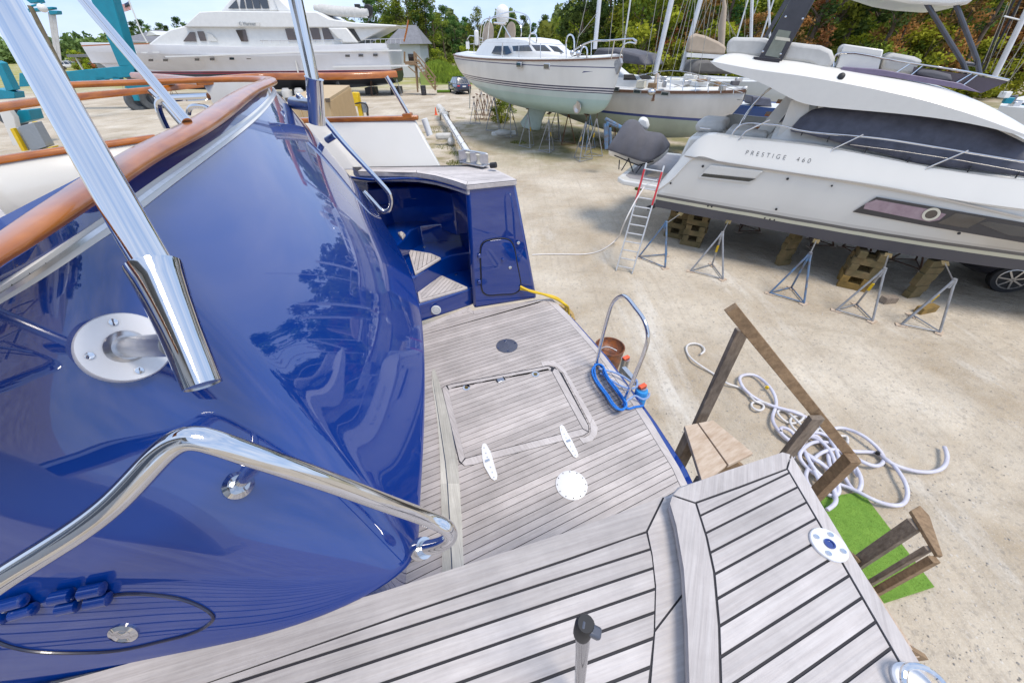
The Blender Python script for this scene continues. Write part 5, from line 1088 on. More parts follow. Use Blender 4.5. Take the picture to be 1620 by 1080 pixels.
RA([(758, 82), (761, 45), (764, 34), (774, 29), (786, 28)]); RA([(762, 82), (766, 42), (772, 32), (783, 26), (802, 20), (815, 19), (828, 22), (838, 32), (839, 55), (837, 75)]); RA([(786, 28), (800, 28), (810, 30), (822, 38), (825, 50), (824, 58)]); RA([(770, 80), (775, 26)], .03); RA([(783, 72), (795, 38)], .03); RA([(795, 38), (808, 60)], .025)
RA([(782, 37), (800, 38)], .05)
MB().lathe([(.02, -.32), (.3, -.3), (.36, -.1), (.36, .15), (.28, .33), (.12, .42), (.01, .44)], P1_(795, 24, .2), 20).build('radome', WHITE2, sb, smooth=80)
for x, y, r in ((778, 59, .62), (813, 56, .5)): MB().lathe([(.01, 0), (r*.5, .05), (r, .22), (r*1.02, .26), (r*.5, .3), (.01, .31)], P1_(x, y, .3), 24, SN+Vector((0, 0, .2))).build('solar_dish', BEIGEF, sb, smooth=60)
RA([(740, 74), (739, 63), (765, 62)], .02, .7, 'stern_rail'); RA([(741, 80), (741, 64)], .02, .7, 'stern_rail'); RA([(750, 84), (750, 64)], .02, .7, 'stern_rail'); RA([(740, 70), (765, 69)], .015, .7, 'stern_rail')
MB().box(P1_(740, 72, .8), (.2, .25, .35)).build('stern_box', WHITE2, sb)
MB().box(P1_(754, 60, .8), (.25, .25, .7), .3).build('outboard_motor', WHITE2, sb, bevel=.08)
for x in (795, 821, 855, 896): RA([(x, 91+(x-795)*.015), (x, 68+(x-795)*.02)], .018, 2.0, 'stanchion')
RA([(760, 66), (795, 68), (855, 69), (896, 72)], .008, 2.0, 'life_line')
for pts in ([(836, 82), (838, 56), (846, 53), (849, 58), (848, 72)], [(896, 86), (897, 60), (902, 55), (908, 62), (908, 80)], [(918, 86), (920, 78), (925, 74), (929, 80), (928, 92)]): RA(pts, .03, .7, 'deck_hoop')
RA([(903, 83), (935, 66), (970, 64), (1007, 66), (1005, 70)], .03, .6, 'pulpit'); RA([(967, 93), (972, 65)], .025, .6, 'pulpit'); RA([(980, 95), (985, 75), (993, 68), (1005, 69)], .025, .1, 'pulpit'); RA([(935, 90), (936, 66)], .02, .8, 'pulpit')
for x, y, r in ((905, 84, .1), (915, 85, .12), (888, 83, .08)): MB().ball(P1_(x, y, .8), r, 10).build('deck_winch', STEEL2, sb)
MB().prism([P1_(974, 98, 0), P1_(984, 92, 0), P1_(986, 100, 0), P1_(978, 118, 0)], SN*.12).build('stem_fitting', GALV, sb)
g = MB(); g.tube([P1_(744, 98, .8), P1_(743.5, 130, .9), P1_(743, 172, 1.2)], .03, 6); g.build('shore_line', CREAM, sb)
# ---------------- its stands
GS = 'tall stands under the sailing yacht'
proto = None; LB = ['pale galvanised stand at the sailing yacht bow, with a thin screw', 'pale galvanised stand second from the sailing yacht bow', 'pale stand with yellow label beside the sailing yacht keel', 'blue grey stand just behind the sailing yacht keel', 'pale stand below the sailing yacht stern counter', 'pale galvanised stand on the far side of the sailing yacht bow', 'dark rusty stand on the far side of the sailing yacht keel', 'blue painted stand on the far side of the sailing yacht', 'rusty stand between the sailing yacht and the next hull', 'grey stand far behind the keel of the sailing yacht']
feet = [((915, 258), (940, 252), 1.75, 'g'), ((846, 238), (874, 245), 1.6, 'g'), ((820, 232), (838, 236), 1.7, 'b'), ((794, 215), (808, 219), 1.9, 'g'), ((775, 208), (784, 209), 1.9, 'g')]
tallg = jackstand('tall_stand', LB[0], GALV, RUST, 1.5, .5, .3, group=GS, pads=False, flag=True); tallr = jackstand('tall_stand', LB[6], RUST, RUST, 1.4, .48, .3, group=GS, pads=False); tallb = jackstand('tall_stand', LB[7], BLUEP, GALV, 1.45, .48, .3, group=GS, pads=False)
def put(src, used, loc, rz, lb, sc_=1):
    if not used: src.location = loc; src.rotation_euler.z = rz; src.scale = (sc_,)*3; src['label'] = lb; return src
    return dup(src, loc, rz, lb, scale=sc_)
hgt = [1.1, 1.0, 1.05, 1.2, 1.3]
for i, (a, b, h_, k) in enumerate(feet):
    A_, B_ = onz(*a, 0), onz(*b, 0); d = (B_-A_); c = (A_+B_)/2+Vector((-d.y, d.x, 0)).normalized()*.3
    put(tallg, i > 0, c, math.atan2(d.y, d.x), LB[i], hgt[i])
for i, (s, w_, src, k) in enumerate(((12.6, -.9, tallg, 5), (9.6, -1.5, tallr, 6), (11.2, -1.7, tallb, 7), (12.0, -2.7, tallr, 8), (8.4, -1.6, tallg, 9))):
    p = W1(s, w_, 0); put(src, src is tallg or i in (3,), p, .4*i, LB[k], 1.1)
# heap of rusty stands by the stern
for i in range(9):
    p = onz(752+i*3.6+(i % 3), 196-(i*7) % 22, 0); o = dup(tallr if i % 3 else tallg, p, i*.8, 'worn stand in the heap parked beside the sailing yacht stern', 'heap of idle stands', scale=.92+.05*(i % 3))
# keel blocks
for x in (838, 846, 852): timber(onz(x, 205, 0), .4+x, 'timber block under the keel of the sailing yacht', 'timbers under the yacht keel', .7)
# white plank bundle on the sand, weeds
p0, p1 = onz(778, 212, .25), onz(816, 210, .25)
bd = thing('wrapped_boom', 'white boom in a crumpled pale cover lying on the sand by the yacht stern', 'boom', tuple(onz(797, 214, 0)))
MB().beam(p0, p1, .22, .2).build('boom', WHITE2, bd, bevel=.04); MB().ball(p0.lerp(p1, .45)-Vector((0, .1, -.05)), .3, 12, (1.9, .7, .6)).build('cover', WHITEF, bd)
def weeds(name, label, cx, cy, R_, n, h0, h1, col, seed, cat='weeds'):
    rs = random.Random(seed); g = MB()
    for i in range(n):
        a = rs.random()*6.28; r = R_*math.sqrt(rs.random()); x = cx+r*math.cos(a); y = cy+r*math.sin(a); h = h0+(h1-h0)*rs.random()*(1-.6*r/R_); b = rs.random()*6.28; w_ = .012+.02*rs.random()*h1
        d = Vector((math.cos(b), math.sin(b), 0)); l_ = Vector((rs.uniform(-1, 1), rs.uniform(-1, 1), 0))*h*.35; g.cur = rs.random(); o = Vector((x, y, 0))
        g.add([o-d*w_, o+d*w_, o+l_*.4+Vector((0, 0, h*.6))+d*w_*.8, o+l_+Vector((0, 0, h)), o+l_*.4+Vector((0, 0, h*.6))-d*w_*.8], [(0, 1, 2, 3, 4)])
    return tag(g.build(name, col, smooth=0), label, cat)
GRS = mat('grass_green', (.16, .26, .03), .9, col2=(.09, .16, .015), nscale=.6, pv=.45); GRD = mat('weed_green', (.12, .17, .02), .9, col2=(.2, .18, .05), nscale=.8, pv=.4)
for i, (x, y, r) in enumerate(((715, 232, .9), (728, 243, .6), (720, 258, .5), (820, 226, .5), (700, 205, 1.2), (890, 215, 1.8), (860, 200, 1.8), (1010, 300, .15), (930, 220, 1.0))):
    p = onz(x, y, 0); struct(weeds('weed_patch', 'low sparse weeds on the sand', p.x, p.y, r, 260, .03, .14, GRD, 20+i), 'stuff')

# ================================================================== SECOND SAILING YACHT (behind, bow to the right)
S2, T2, N2 = frame2((1.6, 30.5), (10.2, 18.9))
sc2 = thing('ketch', 'white ketch with wide blue boot stripe lying behind the sailing yacht bow', 'boat', tuple(S2+T2*7))
def W2(s, w_, z): return S2+T2*s+N2*w_+Vector((0, 0, z))
def P2_(x, y, w_=0): return onp(x, y, S2+N2*w_, N2)
sta = []
for s, bw, zs, zk in ((-.5, 1.2, 3.1, 2.2), (1, 1.7, 2.95, 1.6), (4, 2.1, 2.82, 1.0), (7, 2.15, 2.75, .62), (10, 1.7, 2.76, .6), (12, 1.1, 2.82, .85), (13.4, .5, 2.88, 1.3), (14.4, .04, 2.95, 2.5)):
    sta.append((s, [(bw-.1, zs+.06), (bw, zs), (bw, zs-.3), (bw*.97, zs-(zs-zk)*.45), (bw*.85, zs-(zs-zk)*.65), (bw*.6, zs-(zs-zk)*.86), (bw*.2, zk+.05), (0, zk)]))
H2 = zmat('ketch_hull', [(0, (.36, .42, .36)), (1.72, (.035, .06, .22)), (1.84, (.60, .58, .54))], noise=.18, nscale=1.2)
R_ = hullgrid(sta, W2, 5); g = MB(); g.grid(R_); g.add(R_[0], [tuple(range(len(R_[0])))]); g.build('hull', H2, sc2, smooth=60)
g = MB(); g.sweep([(-.05, -.05), (.05, -.05), (.05, .05), (-.05, .05)], [r[1] for r in R_]); g.build('toe_rail', mat('teak_brown', (.18, .09, .055), .5, noise=.3), sc2)
MB().grid([[r[0], (r[0]+r[-1])/2+Vector((0, 0, .1)), r[-1]] for r in R_]).build('deck', WHITE2, sc2, solid=.03)
for x, y in ((975, 141), (1009, 145), (1053, 148.5)): 
    p = P2_(x, y, 2.02); q = MB().box(p+N2*.03, (.42, .05, .16), math.atan2(T2.y, T2.x)).build('hull_port', STEEL2, sc2); MB().box(p+N2*.055, (.34, .03, .1), math.atan2(T2.y, T2.x)).build('port_glass', GLASS, q)
rows = [[W2(s, a, z0), W2(s, a-.12, z1), W2(s, -a+.12, z1), W2(s, -a, z0)] for s, a, z0, z1 in ((2.2, 1.2, 2.8, 3.6), (3.6, 1.3, 2.8, 3.72), (6.2, 1.3, 2.8, 3.65), (7.2, 1.2, 2.8, 3.25), (10, .9, 2.8, 3.15), (11.2, .6, 2.8, 2.95))]
g = MB(); g.grid(rows); g.add(rows[0], [(0, 1, 2, 3)]); g.build('deckhouse', WHITE2, sc2, smooth=30)
for poly in ([(988, 118), (987, 127), (1008, 127), (1003, 118)], [(1010, 118), (1016, 126), (1033, 126), (1028, 119)]): MB().prism([P2_(x, y, 1.3) for x, y in poly], N2*.04).build('cabin_window', GLASSB, sc2)
# dark dodger
MB().prism([P2_(x, y, 1.0) for x, y in ((935, 92), (944, 76), (975, 78), (1012, 87), (1020, 104), (985, 100))], -N2*1.6).build('dodger_cover', GREYF, sc2, bevel=.1)
# masts
MST = mat('painted_mast', (.66, .67, .69), .4, metal=.2, noise=.15, nscale=3)
def at1(px, py, Y): return onY(px, py, Y)
def mast(par, x0, y0, x1, y1, Y, r, nm='mast', m=MST): return MB().tube([at1(x0, y0, Y), at1(x1, y1, Y), at1(x1, y1, Y)*1.0+(at1(x1, y1, Y)-at1(x0, y0, Y))*.5], r, 12).build(nm, m, par)
mast(sc2, 1036, 118, 1064, -6, 22.4, .115); mast(sc2, 941, 78, 949, -6, 27.5, .12)
def stays(par, lst, Y, r=.012, m=None): 
    for (x0, y0, x1, y1) in lst: MB().tube([at1(x0, y0, Y), at1(x1, y1, Y)], r, 6).build('shroud', m or MATS['shroud_wire'], par)
mat('shroud_wire', (.42, .40, .34), .4, metal=.5, noise=.3)
stays(sc2, [(1030, 120, 1052, -6), (1044, 118, 1084, -6), (1058, 140, 1094, -6), (1020, 112, 1040, -6), (1090, 140, 1100, -6), (1100, 148, 1128, -6), (960, 110, 972, -6), (985, 96, 986, -6), (908, 90, 930, -6), (914, 60, 945, 20)], 22.0)
MB().tube([at1(1033, 160, 20.9), at1(1040, 118, 21.6)], .1, 10).build('furled_tackle', BEIGEF, sc2)
MB().tube([P2_(1033, 160, 2.1), P2_(1036, 142, 2.1)], .05, 8).build('anchor_shank', RUST, sc2); MB().ball(P2_(1031, 146, 2.3), .13, 10, (1.4, 1, 1)).build('anchor_roller', STEEL2, sc2)
for pts in ([(1010, 120), (1060, 112), (1110, 120), (1170, 140)], [(1010, 130), (1060, 122), (1120, 130), (1175, 147)]): MB().tube([P2_(x, y, 1.9) for x, y in pts], .012, 6, smooth=3).build('life_line', STEEL, sc2)
for i in range(7): MB().tube([P2_(1040+i*20, 141+i*1.3, 1.9), P2_(1041+i*20, 117+i*4, 1.9)], .015, 6).build('stanchion', STEEL, sc2)
MB().beam(P2_(1030, 128, 0), P2_(1120, 134, 0), .16, .16).build('boom', WHITE2, sc2)
rs = random.Random(5)
for i in range(26):
    x = rs.uniform(1010, 1165); y = 112+(x-1010)*.16+rs.uniform(0, 20); p = P2_(x, y, rs.uniform(-1.2, 1.3)); p.z = rs.uniform(2.95, 3.3)
    MB().box(p, (rs.uniform(.15, .5), rs.uniform(.12, .4), rs.uniform(.08, .3)), rs.random()*3).build(rs.choice(['deck_hatch', 'vent', 'deck_box', 'coiled_line']), rs.choice([WHITE2, WHITE, STEEL2, GREYF, CREAM, LUMBER]), sc2, bevel=.02)
GK = 'stands under the ketch'
for i, (s, w_, lb) in enumerate(((11.3, 1.0, 'rusty stand under the ketch bow beside the covered tender'), (9.2, 1.6, 'rusty stand under the ketch near its keel'), (12.6, -.4, 'rusty stand on the far side of the ketch bow'))):
    dup(tallr, W2(s, w_, 0), i, lb, GK, scale=(1, 1, .42))
# tall blue frame near the tender
bf = thing('boat_trolley', 'blue painted steel frame standing between the ketch and the covered tender', 'frame', tuple(onz(962, 238, 0)))
for a, b in (((960, 236), (961, 192)), ((966, 232), (965, 202)), ((958, 188), (990, 205)), ((961, 194), (985, 203)), ((959, 236), (957, 196))): MB().tube([onY(*a, 17.6), onY(*b, 17.6)], .06, 8).build('frame_bar', BLUEP, bf)

# ================================================================== OTHER BOATS AND MASTS BEHIND
b3 = thing('sailboat', 'sailboat with tan sail cover and white mast behind the ketch bow', 'boat', tuple(onY(1115, 120, 29)-Vector((0, 0, onY(1115, 120, 29).z))))
def hullsimple(par, c, ang_, L_, Bm, z0, z1, m, n=8, nm='hull'):
    d = Vector((math.cos(ang_), math.sin(ang_), 0)); q = Vector((-d.y, d.x, 0)); rows = []
    for i in range(n+1):
        t = i/n; b_ = Bm/2*math.sin(math.pi*min(1, .28+.72*t*.98))**.7 if t < 1 else .02
        x = (t-.5)*L_; zk = z0+(z1-z0)*(.3*abs(2*t-1)**3)
        rows.append([Vector(c)+d*x+q*(b_*a)+Vector((0, 0, zk+(z1+.25*t*t-zk)*k)) for a, k in ((1, 1), (.98, .7), (.85, .35), (.4, .08), (0, 0), (-.4, .08), (-.85, .35), (-.98, .7), (-1, 1))])
    g = MB(); g.grid(rows); g.add(rows[0], [tuple(range(9))]); g.build(nm, m, par, smooth=60)
    g = MB(); g.grid([[r[0]-Vector((0, 0, .05)), r[-1]-Vector((0, 0, .05))] for r in rows]); g.build('deck', WHITE2, par)
c3 = onY(1140, 100, 29.5); hullsimple(b3, (c3.x, c3.y, 0), -.9, 11, 3.4, .9, 2.6, WHITE)
mast(b3, 1078, 112, 1110, -6, 28.0, .13)
MB().prism([onY(x, y, 27.5) for x, y in ((1086, 82), (1092, 58), (1102, 53), (1118, 57), (1138, 66), (1150, 74), (1148, 87), (1120, 86))], (0, .35, 0)).build('sail_cover', BEIGEF, b3, bevel=.12)
MB().beam(onY(1086, 87, 27.4), onY(1150, 91, 27.4), .2, .2).build('boom', WHITE2, b3)
MB().prism([onY(x, y, 27) for x, y in ((1091, 117), (1098, 104), (1105, 96), (1120, 95), (1150, 100), (1160, 118))], (0, 2.0, 0)).build('dodger_cover', mat('dark_dodger', (.16, .15, .14), .8, noise=.3, nscale=2), b3, bevel=.15)
stays(b3, [(1064, 90, 1090, -6), (1084, 100, 1118, -6), (1100, 60, 1128, -6), (1122, 62, 1134, -6), (1130, 66, 1142, -6), (1078, 95, 1098, -6), (1112, 60, 1118, -6)], 27.8)
b4 = thing('sailboat', 'sailboat whose rolled tan genoa stands upright beside the flybridge', 'boat', tuple(onY(1160, 100, 33)*Vector((1, 1, 0)) if False else (onY(1160, 100, 33).x, 33, 0)))
c4 = onY(1165, 95, 33); hullsimple(b4, (c4.x+1, c4.y, 0), -1.2, 10, 3.2, .8, 2.4, WHITE)
MB().tube([onY(1141, 85, 30), onY(1142, 40, 30), onY(1146, 12, 30), onY(1145, -8, 30)], [.16, .22, .13, .05], 12).build('furled_genoa', BEIGEF, b4)
mast(b4, 1188, 62, 1190, -8, 31, .09); mast(b4, 1218, 60, 1216, -8, 33, .07)
stays(b4, [(1145, 20, 1165, 60), (1145, 10, 1160, 55), (1178, 60, 1180, -6), (1155, 60, 1150, -6)], 30.5)
b5 = thing('blue_sailboat', 'blue hulled sailboat glimpsed under the flybridge overhang', 'boat', (onY(1195, 165, 19).x, 20, 0))
BL5 = mat('mid_blue_hull', (.01, .06, .22), .3, coat=.5, noise=.15)
c5 = onY(1200, 160, 20.5); hullsimple(b5, (c5.x+1.0, c5.y+.4, 0), 2.75, 8.0, 2.8, .8, 2.15, BL5)
MB().prism([onY(x, y, 20.5) for x, y in ((1190, 152), (1220, 156), (1222, 170), (1190, 166))], (0, .8, 0)).build('cockpit_cover', NAVYF, b5, bevel=.05)
b6 = thing('sailboat', 'sailboat with black and white rigging at the far right edge', 'boat', (onY(1600, 150, 22).x+.5, 23, 0))
c6 = onY(1640, 160, 22); hullsimple(b6, (c6.x+1, c6.y, 0), .6, 9, 3.0, .8, 2.1, WHITE)
mast(b6, 1570, 128, 1620, 26, 20, .10)
for (x0, y0, x1, y1) in ((1550, 110, 1608, -6), (1556, 112, 1618, -6)): MB().tube([onY(x0, y0, 20.5), onY(x1, y1, 20.5)], .04, 8).build('black_stay', DARK, b6)
stays(b6, [(1560, 110, 1600, 0), (1575, 130, 1625, 60), (1585, 150, 1628, 70), (1580, 140, 1630, 40), (1596, 128, 1625, 92), (1556, 100, 1595, 4), (1566, 115, 1612, 10)], 20.2)
MB().tube([onY(1589, 26, 20), onY(1622, 34, 20)], .025, 8).build('spreader', WHITE2, b6)
for i in range(8): MB().box(onY(1590+i*5, 150+i*3+(i % 2)*6, 20.6+.1*i), (.3, .3, .25), i).build('deck_gear', [WHITE2, TEAL, GREYF, STEEL2][i % 4], b6, bevel=.03)
for i, (x, Y, r) in enumerate(((986, 42, .07), (1160, 40, .06), (1198, 42, .07), (1232, 44, .06), (1175, 47, .06))):
    p = onY(x, 80, Y); tag(MB().tube([(p.x, Y, 0), (p.x, Y, 8), (p.x, Y, 14)], [r*1.2, r, r*.6], 8).build('bare_mast', MST, smooth=60), ['thin bare mast against the wood, left of the tan sail cover', 'thin bare mast right of the rolled tan genoa', 'grey bare mast behind the white seat covers', 'bare mast just left of the dark targa leg', 'faint bare mast far behind the rolled genoa'][i], 'mast', 'bare masts against the wood')

# ================================================================== LONG MAST LYING ON TRESTLES
lm = thing('laid_up_mast', 'long white wrapped mast lying on low trestles across the sandy yard', 'mast', tuple(onz(728, 222, 0)))
m0_, m1_ = onz(694, 168, .75), onz(752, 262, .75)
mm = m0_+(m1_-m0_)*1.12
MB().tube([m0_, m0_.lerp(mm, .02), mm], [.15, .17, .15], 16).build('mast_tube', WHITE2, lm)
dm_ = (mm-m0_).normalized()
for t in (.06, .1, .15, .2, .25): p = m0_.lerp(mm, t); MB().ball(p+Vector((.1*math.sin(t*60), 0, .08)), .24, 10, (1, 1.6, .8)).build('wrapped_fitting', WHITEF, lm)
BLK = mat('rope_dark', (.08, .07, .06), .8, noise=.4)
g = MB().tube([m0_.lerp(mm, .12+.86*k/60)+Vector((.17*math.cos(k*1.1), 0, .17*math.sin(k*1.1))) for k in range(61)], .012, 6); g.build('lashing', BLK, lm)
for o in (.16, -.14): MB().tube([m0_.lerp(mm, .05)+Vector((o, 0, .1)), mm+Vector((o, 0, .1))], .012, 6).build('stay_wire', BLK, lm)
for t in (.52,): 
    p = m0_.lerp(mm, t); MB().box(p+Vector((-.6, .1, -.3)), (1.0, .3, .35), .1).build('spreader_cover', WHITEF, lm, bevel=.12)
MB().ball(onz(714, 224, .2), .28, 12, (.8, 1.3, .8)).build('spreader_cover', WHITEF, lm)
GR = 'trestles under the laid up mast'
tr0 = thing('trestle', 'timber trestle under the far end of the laid up mast', 'trestle', tuple(onz(704, 190, 0)), GR)
for s in (-1, 1):
    for s2 in (-1, 1): MB().beam(tr0.location+Vector((s*.35, s2*.2, 0)), tr0.location+Vector((s*.3, 0, .55)), .08, .05).build('leg', LUMBERG, tr0, smooth=0)
MB().beam(tr0.location+Vector((-.45, 0, .56)), tr0.location+Vector((.45, 0, .56)), .1, .08).build('top_bar', LUMBERG, tr0, smooth=0)
dup(tr0, m0_.lerp(mm, .5)*1-Vector((0, 0, .75)), .1, 'timber trestle under the middle of the laid up mast'); dup(tr0, m0_.lerp(mm, .85)-Vector((0, 0, .75)), .1, 'timber trestle under the near end of the laid up mast')
tag(MB().lathe([(.18, 0), (.18, .02), (.1, .04), (.03, .55), (.02, .55)], onz(690, 182, 0), 12).build('traffic_cone', ORG), 'orange cone beside the far end of the laid up mast', 'cone')

# ================================================================== LARGE MOTOR YACHT (left background)
YB, YU, YN = frame2((-13.2, 54), (-49, 54))
yb = thing('large_motor_yacht', 'large white motor yacht with red boot line and black bottom, left background', 'boat', tuple(YB+YU*14))
def WY(s, w_, z): return YB+YU*s+YN*w_+Vector((0, 0, z))
def PY(x, y, w_=0): return onp(x, y, YB+YN*w_, YN)
sta = []
for s, bw, wc, zs, zk in ((0, 3.0, 2.8, 4.75, 1.15), (1.5, 3.1, 2.9, 4.78, .95), (8, 3.3, 2.9, 4.62, .6), (16, 3.3, 2.6, 4.62, .55), (22, 3.0, 1.8, 4.8, .6), (28, 2.2, .9, 4.95, .8), (32, 1.2, .3, 5.05, 1.6), (35.4, .06, .03, 5.15, 4.0)):
    zc2 = 2.2 if s < 28 else 2.2+(s-28)*.2
    sta.append((s, [(bw-.15, zs+.02), (bw, zs), (bw+.03, zs-.75), (bw+.0, zs-.82), (bw*.55+wc*.45, min(3.3, zs-.9)), (wc, zc2+.4), (wc, max(zk+.1, zc2-.5)), (wc*.6, max(zk+.05, 1.2)) , (0, zk)]))
HY = zmat('large_yacht_hull', [(0, (.028, .032, .045)), (2.22, (.30, .02, .05)), (2.33, (.05, .02, .04)), (2.42, (.30, .02, .05)), (2.47, (.70, .70, .72))], noise=.05, slope=(.0, .0))
R_ = hullgrid(sta, WY, 4); g = MB(); g.grid(R_); g.add(R_[0], [tuple(range(len(R_[0])))]); g.build('hull', HY, yb, smooth=40)
MB().grid([[r[0], r[-1]] for r in R_]).build('deck', WHITE2, yb)
for pts, hh in (([(400, 86), (500, 82), (636, 80)], .12), ([(262, 90), (330, 88), (400, 86)], .12), ([(527, 106), (580, 105), (646, 104)], .14)):
    P = [PY(x, y, 3.3) for x, y in pts]; g = MB(); g.sweep([(-.08, -hh/2), (.08, -hh/2), (.08, hh/2), (-.08, hh/2)], P); g.build('rub_rail', WHITE2, yb)
def yport(x, y, w_=3.25, dx=7, dy=3.8):
    MB().prism([PY(x-dx/2, y-dy/2, w_), PY(x+dx/2, y-dy/2, w_), PY(x+dx/2, y+dy/2, w_), PY(x-dx/2, y+dy/2, w_)], YN*.06).build('hull_port', GLASSB, yb)
for x, y in ((239, 95.5), (262, 95.5), (312, 94.5), (336, 94), (367, 93), (394, 92), (463, 90), (550, 88.5), (571, 88), (594, 87.5)): yport(x, y, 3.15 if x > 300 else 2.6)
for x, y in ((213, 83), (229, 83.5), (247, 83), (585, 78), (610, 78)): MB().prism([PY(x-5, y-1, 3.1), PY(x+5, y-1, 3.1), PY(x+5, y+1, 3.1), PY(x-5, y+1, 3.1)], YN*.05).build('scupper', WHITE2, yb)
def deckhouse(nm, poly, w_, m=WHITE2, par=yb): return MB().prism([PY(x, y, w_) for x, y in poly], -YN*(2*w_)).build(nm, m, par, bevel=.12)
deckhouse('main_house', [(232, 76), (236, 69), (250, 58), (268, 47), (292, 41), (360, 42), (620, 40), (566, 68), (560, 76)], 2.5)
deckhouse('bridge_deck', [(290, 43), (315, 19), (350, 17.5), (500, 19), (520, 30), (560, 36), (628, 40), (626, 43), (560, 44), (420, 44)], 2.9)
deckhouse('pilot_house', [(349, 18), (362, 1), (372, -8), (440, -8), (452, 18)], 2.0)
deckhouse('stern_wing', [(518, 44), (548, 44), (566, 68), (540, 68)], 2.95)
deckhouse('stern_wing', [(430, -6), (438, -6), (462, 19), (440, 19)], 2.2)
def ywin(poly, w_, m=None): MB().prism([PY(x, y, w_) for x, y in poly], YN*.05).build('window', m or mat('curtained_glass', (.10, .065, .05), .1, coat=1, noise=.4, nscale=.8), yb)
ywin([(290, 66), (301, 51), (308, 51), (311, 66)], 2.55); ywin([(312, 50), (322, 50), (327, 65), (317, 65)], 2.55); ywin([(328, 52), (330, 65), (345, 66), (336, 55)], 2.55, WHITE)
ywin([(373, 48), (388, 47), (393, 66), (382, 66)], 2.55); ywin([(451, 46), (464, 46), (470, 64), (456, 64)], 2.55); ywin([(471, 46), (476, 46), (480, 64), (474, 64)], 2.55); ywin([(490, 45), (504, 45), (508, 63), (495, 63)], 2.55); ywin([(509, 45), (519, 45), (529, 63), (513, 63)], 2.55)
for a in ((361, 14, 374, 0, 378, 14), (380, 14, 381, -4, 389, 14), (391, 14, 388, -4, 401, 14), (403, 14, 398, -4, 413, 14), (416, 14, 408, -4, 426, 14)): ywin([(a[0], a[1]), (a[2], a[3]), (a[4]-4, a[3]), (a[4], a[5])], 2.05, GLASS)
ywin([(545, 46), (560, 46), (572, 66), (566, 66)], 2.5, mat('open_void', (.06, .06, .06), .8, noise=.2))
MB().prism([PY(x, y, 2.93) for x, y in ((376, 36), (411, 36), (411, 42), (376, 42))], YN*.03).build('name_board', WHITE, yb)
cu = bpy.data.curves.new('nb', 'FONT'); cu.body = 'C Mariner'; cu.size = .42; cu.extrude = .01
to = bpy.data.objects.new('tmp', cu); COL.objects.link(to); me = bpy.data.meshes.new_from_object(to.evaluated_get(bpy.context.evaluated_depsgraph_get())); bpy.data.objects.remove(to)
l0 = PY(379, 40.6, 3.0); me.transform(Matrix(((1, 0, 0, l0.x-yb.location.x), (0, 0, -1, l0.y-yb.location.y), (0, 1, 0, l0.z), (0, 0, 0, 1)))); me.materials.clear(); me.materials.append(GREYB)
letters(me, yb)
for pts in ([(411, 65), (455, 64.5), (540, 63)], [(575, 63), (610, 62), (640, 61)], [(205, 65), (235, 66)]): MB().tube([PY(x, y, 3.0) for x, y in pts], .03, 6).build('deck_rail', STEEL, yb)
for x in list(range(415, 545, 14))+list(range(578, 642, 8)): MB().tube([PY(x, 70, 3.0), PY(x, 63, 3.0)], .025, 6).build('rail_post', STEEL, yb)
MB().sweep([(-.1, -.05), (.1, -.05), (.1, .05), (-.1, .05)], [PY(x, y, 3.0) for x, y in ((130, 73), (170, 71), (235, 69.5))]).build('cap_rail', VARN, yb)
MB().tube([PY(639, 66, 2.0), PY(643, 50, 2.0), PY(646, 32, 2.0)], .09, 8).build('flag_staff', VARN, yb)
MB().prism([PY(x, y, 3.12) for x, y in ((466, 92), (468, 92), (474, 120), (472, 120))], YN*.06).build('drain_pipe', WHITE, yb)
# dinghy and outboard on the boat deck
yd = thing('inflatable_tender', 'pale inflatable tender carried on the large yacht boat deck', 'dinghy', tuple(PY(540, 22, 0)))
MB().tube([PY(497, 12, 1.0), PY(520, 17, 1.0), PY(560, 20, 1.0), PY(582, 20, 1.0)], [.25, .42, .42, .3], 14, smooth=4).build('tube', WHITEF, yd); MB().tube([PY(497, 12, -.6), PY(520, 16, -.6), PY(560, 19, -.6), PY(582, 19, -.6)], [.25, .42, .42, .3], 14, smooth=4).build('tube', WHITEF, yd)
MB().prism([PY(x, y, .9) for x, y in ((505, 16), (525, 26), (575, 28), (582, 20))], -YN*1.5).build('hull', WHITE, yd, bevel=.1)
ob = MB().prism([PY(x, y, .5) for x, y in ((575, 18), (576, 8), (582, 6), (588, 10), (588, 24), (583, 30))], -YN*.6).build('outboard_motor', DARK, yd, bevel=.1)
MB().box(PY(566, 12, .3), (.5, .5, .5)).build('console', DARK, yd)
for i, x in enumerate((525, 545, 560, 592, 597)): MB().tube([PY(x, 34, .6), PY(x+1, 25, .6)], .03, 6).build('rail_post', STEEL, yb)
GY = 'stands under the large motor yacht'
for i, (x, y) in enumerate(((561, 146), (607, 146), (650, 143), (330, 147), (250, 150))):
    q = onz(x, y, 0); s_ = (q-YB).dot(YU); dup([tallg, tallr][i % 2], Vector((q.x, 51.8, 0)), i, ['first stand left of the yellow post under the large yacht', 'rusty stand under the large yacht near its stern', 'stand beside the drum under the large yacht stern', 'rusty stand under the large yacht, seen over the rail', 'stand under the large yacht forebody'][i], GY, scale=1.05)
for x in (470, 520, 585, 625): MB().box(PY(x, 128, 0)*Vector((1, 1, 0)) if False else Vector((PY(x, 128, 0).x, 54, .35)), (1.0, 2.0, .7)).build('keel_block', DARK, yb)
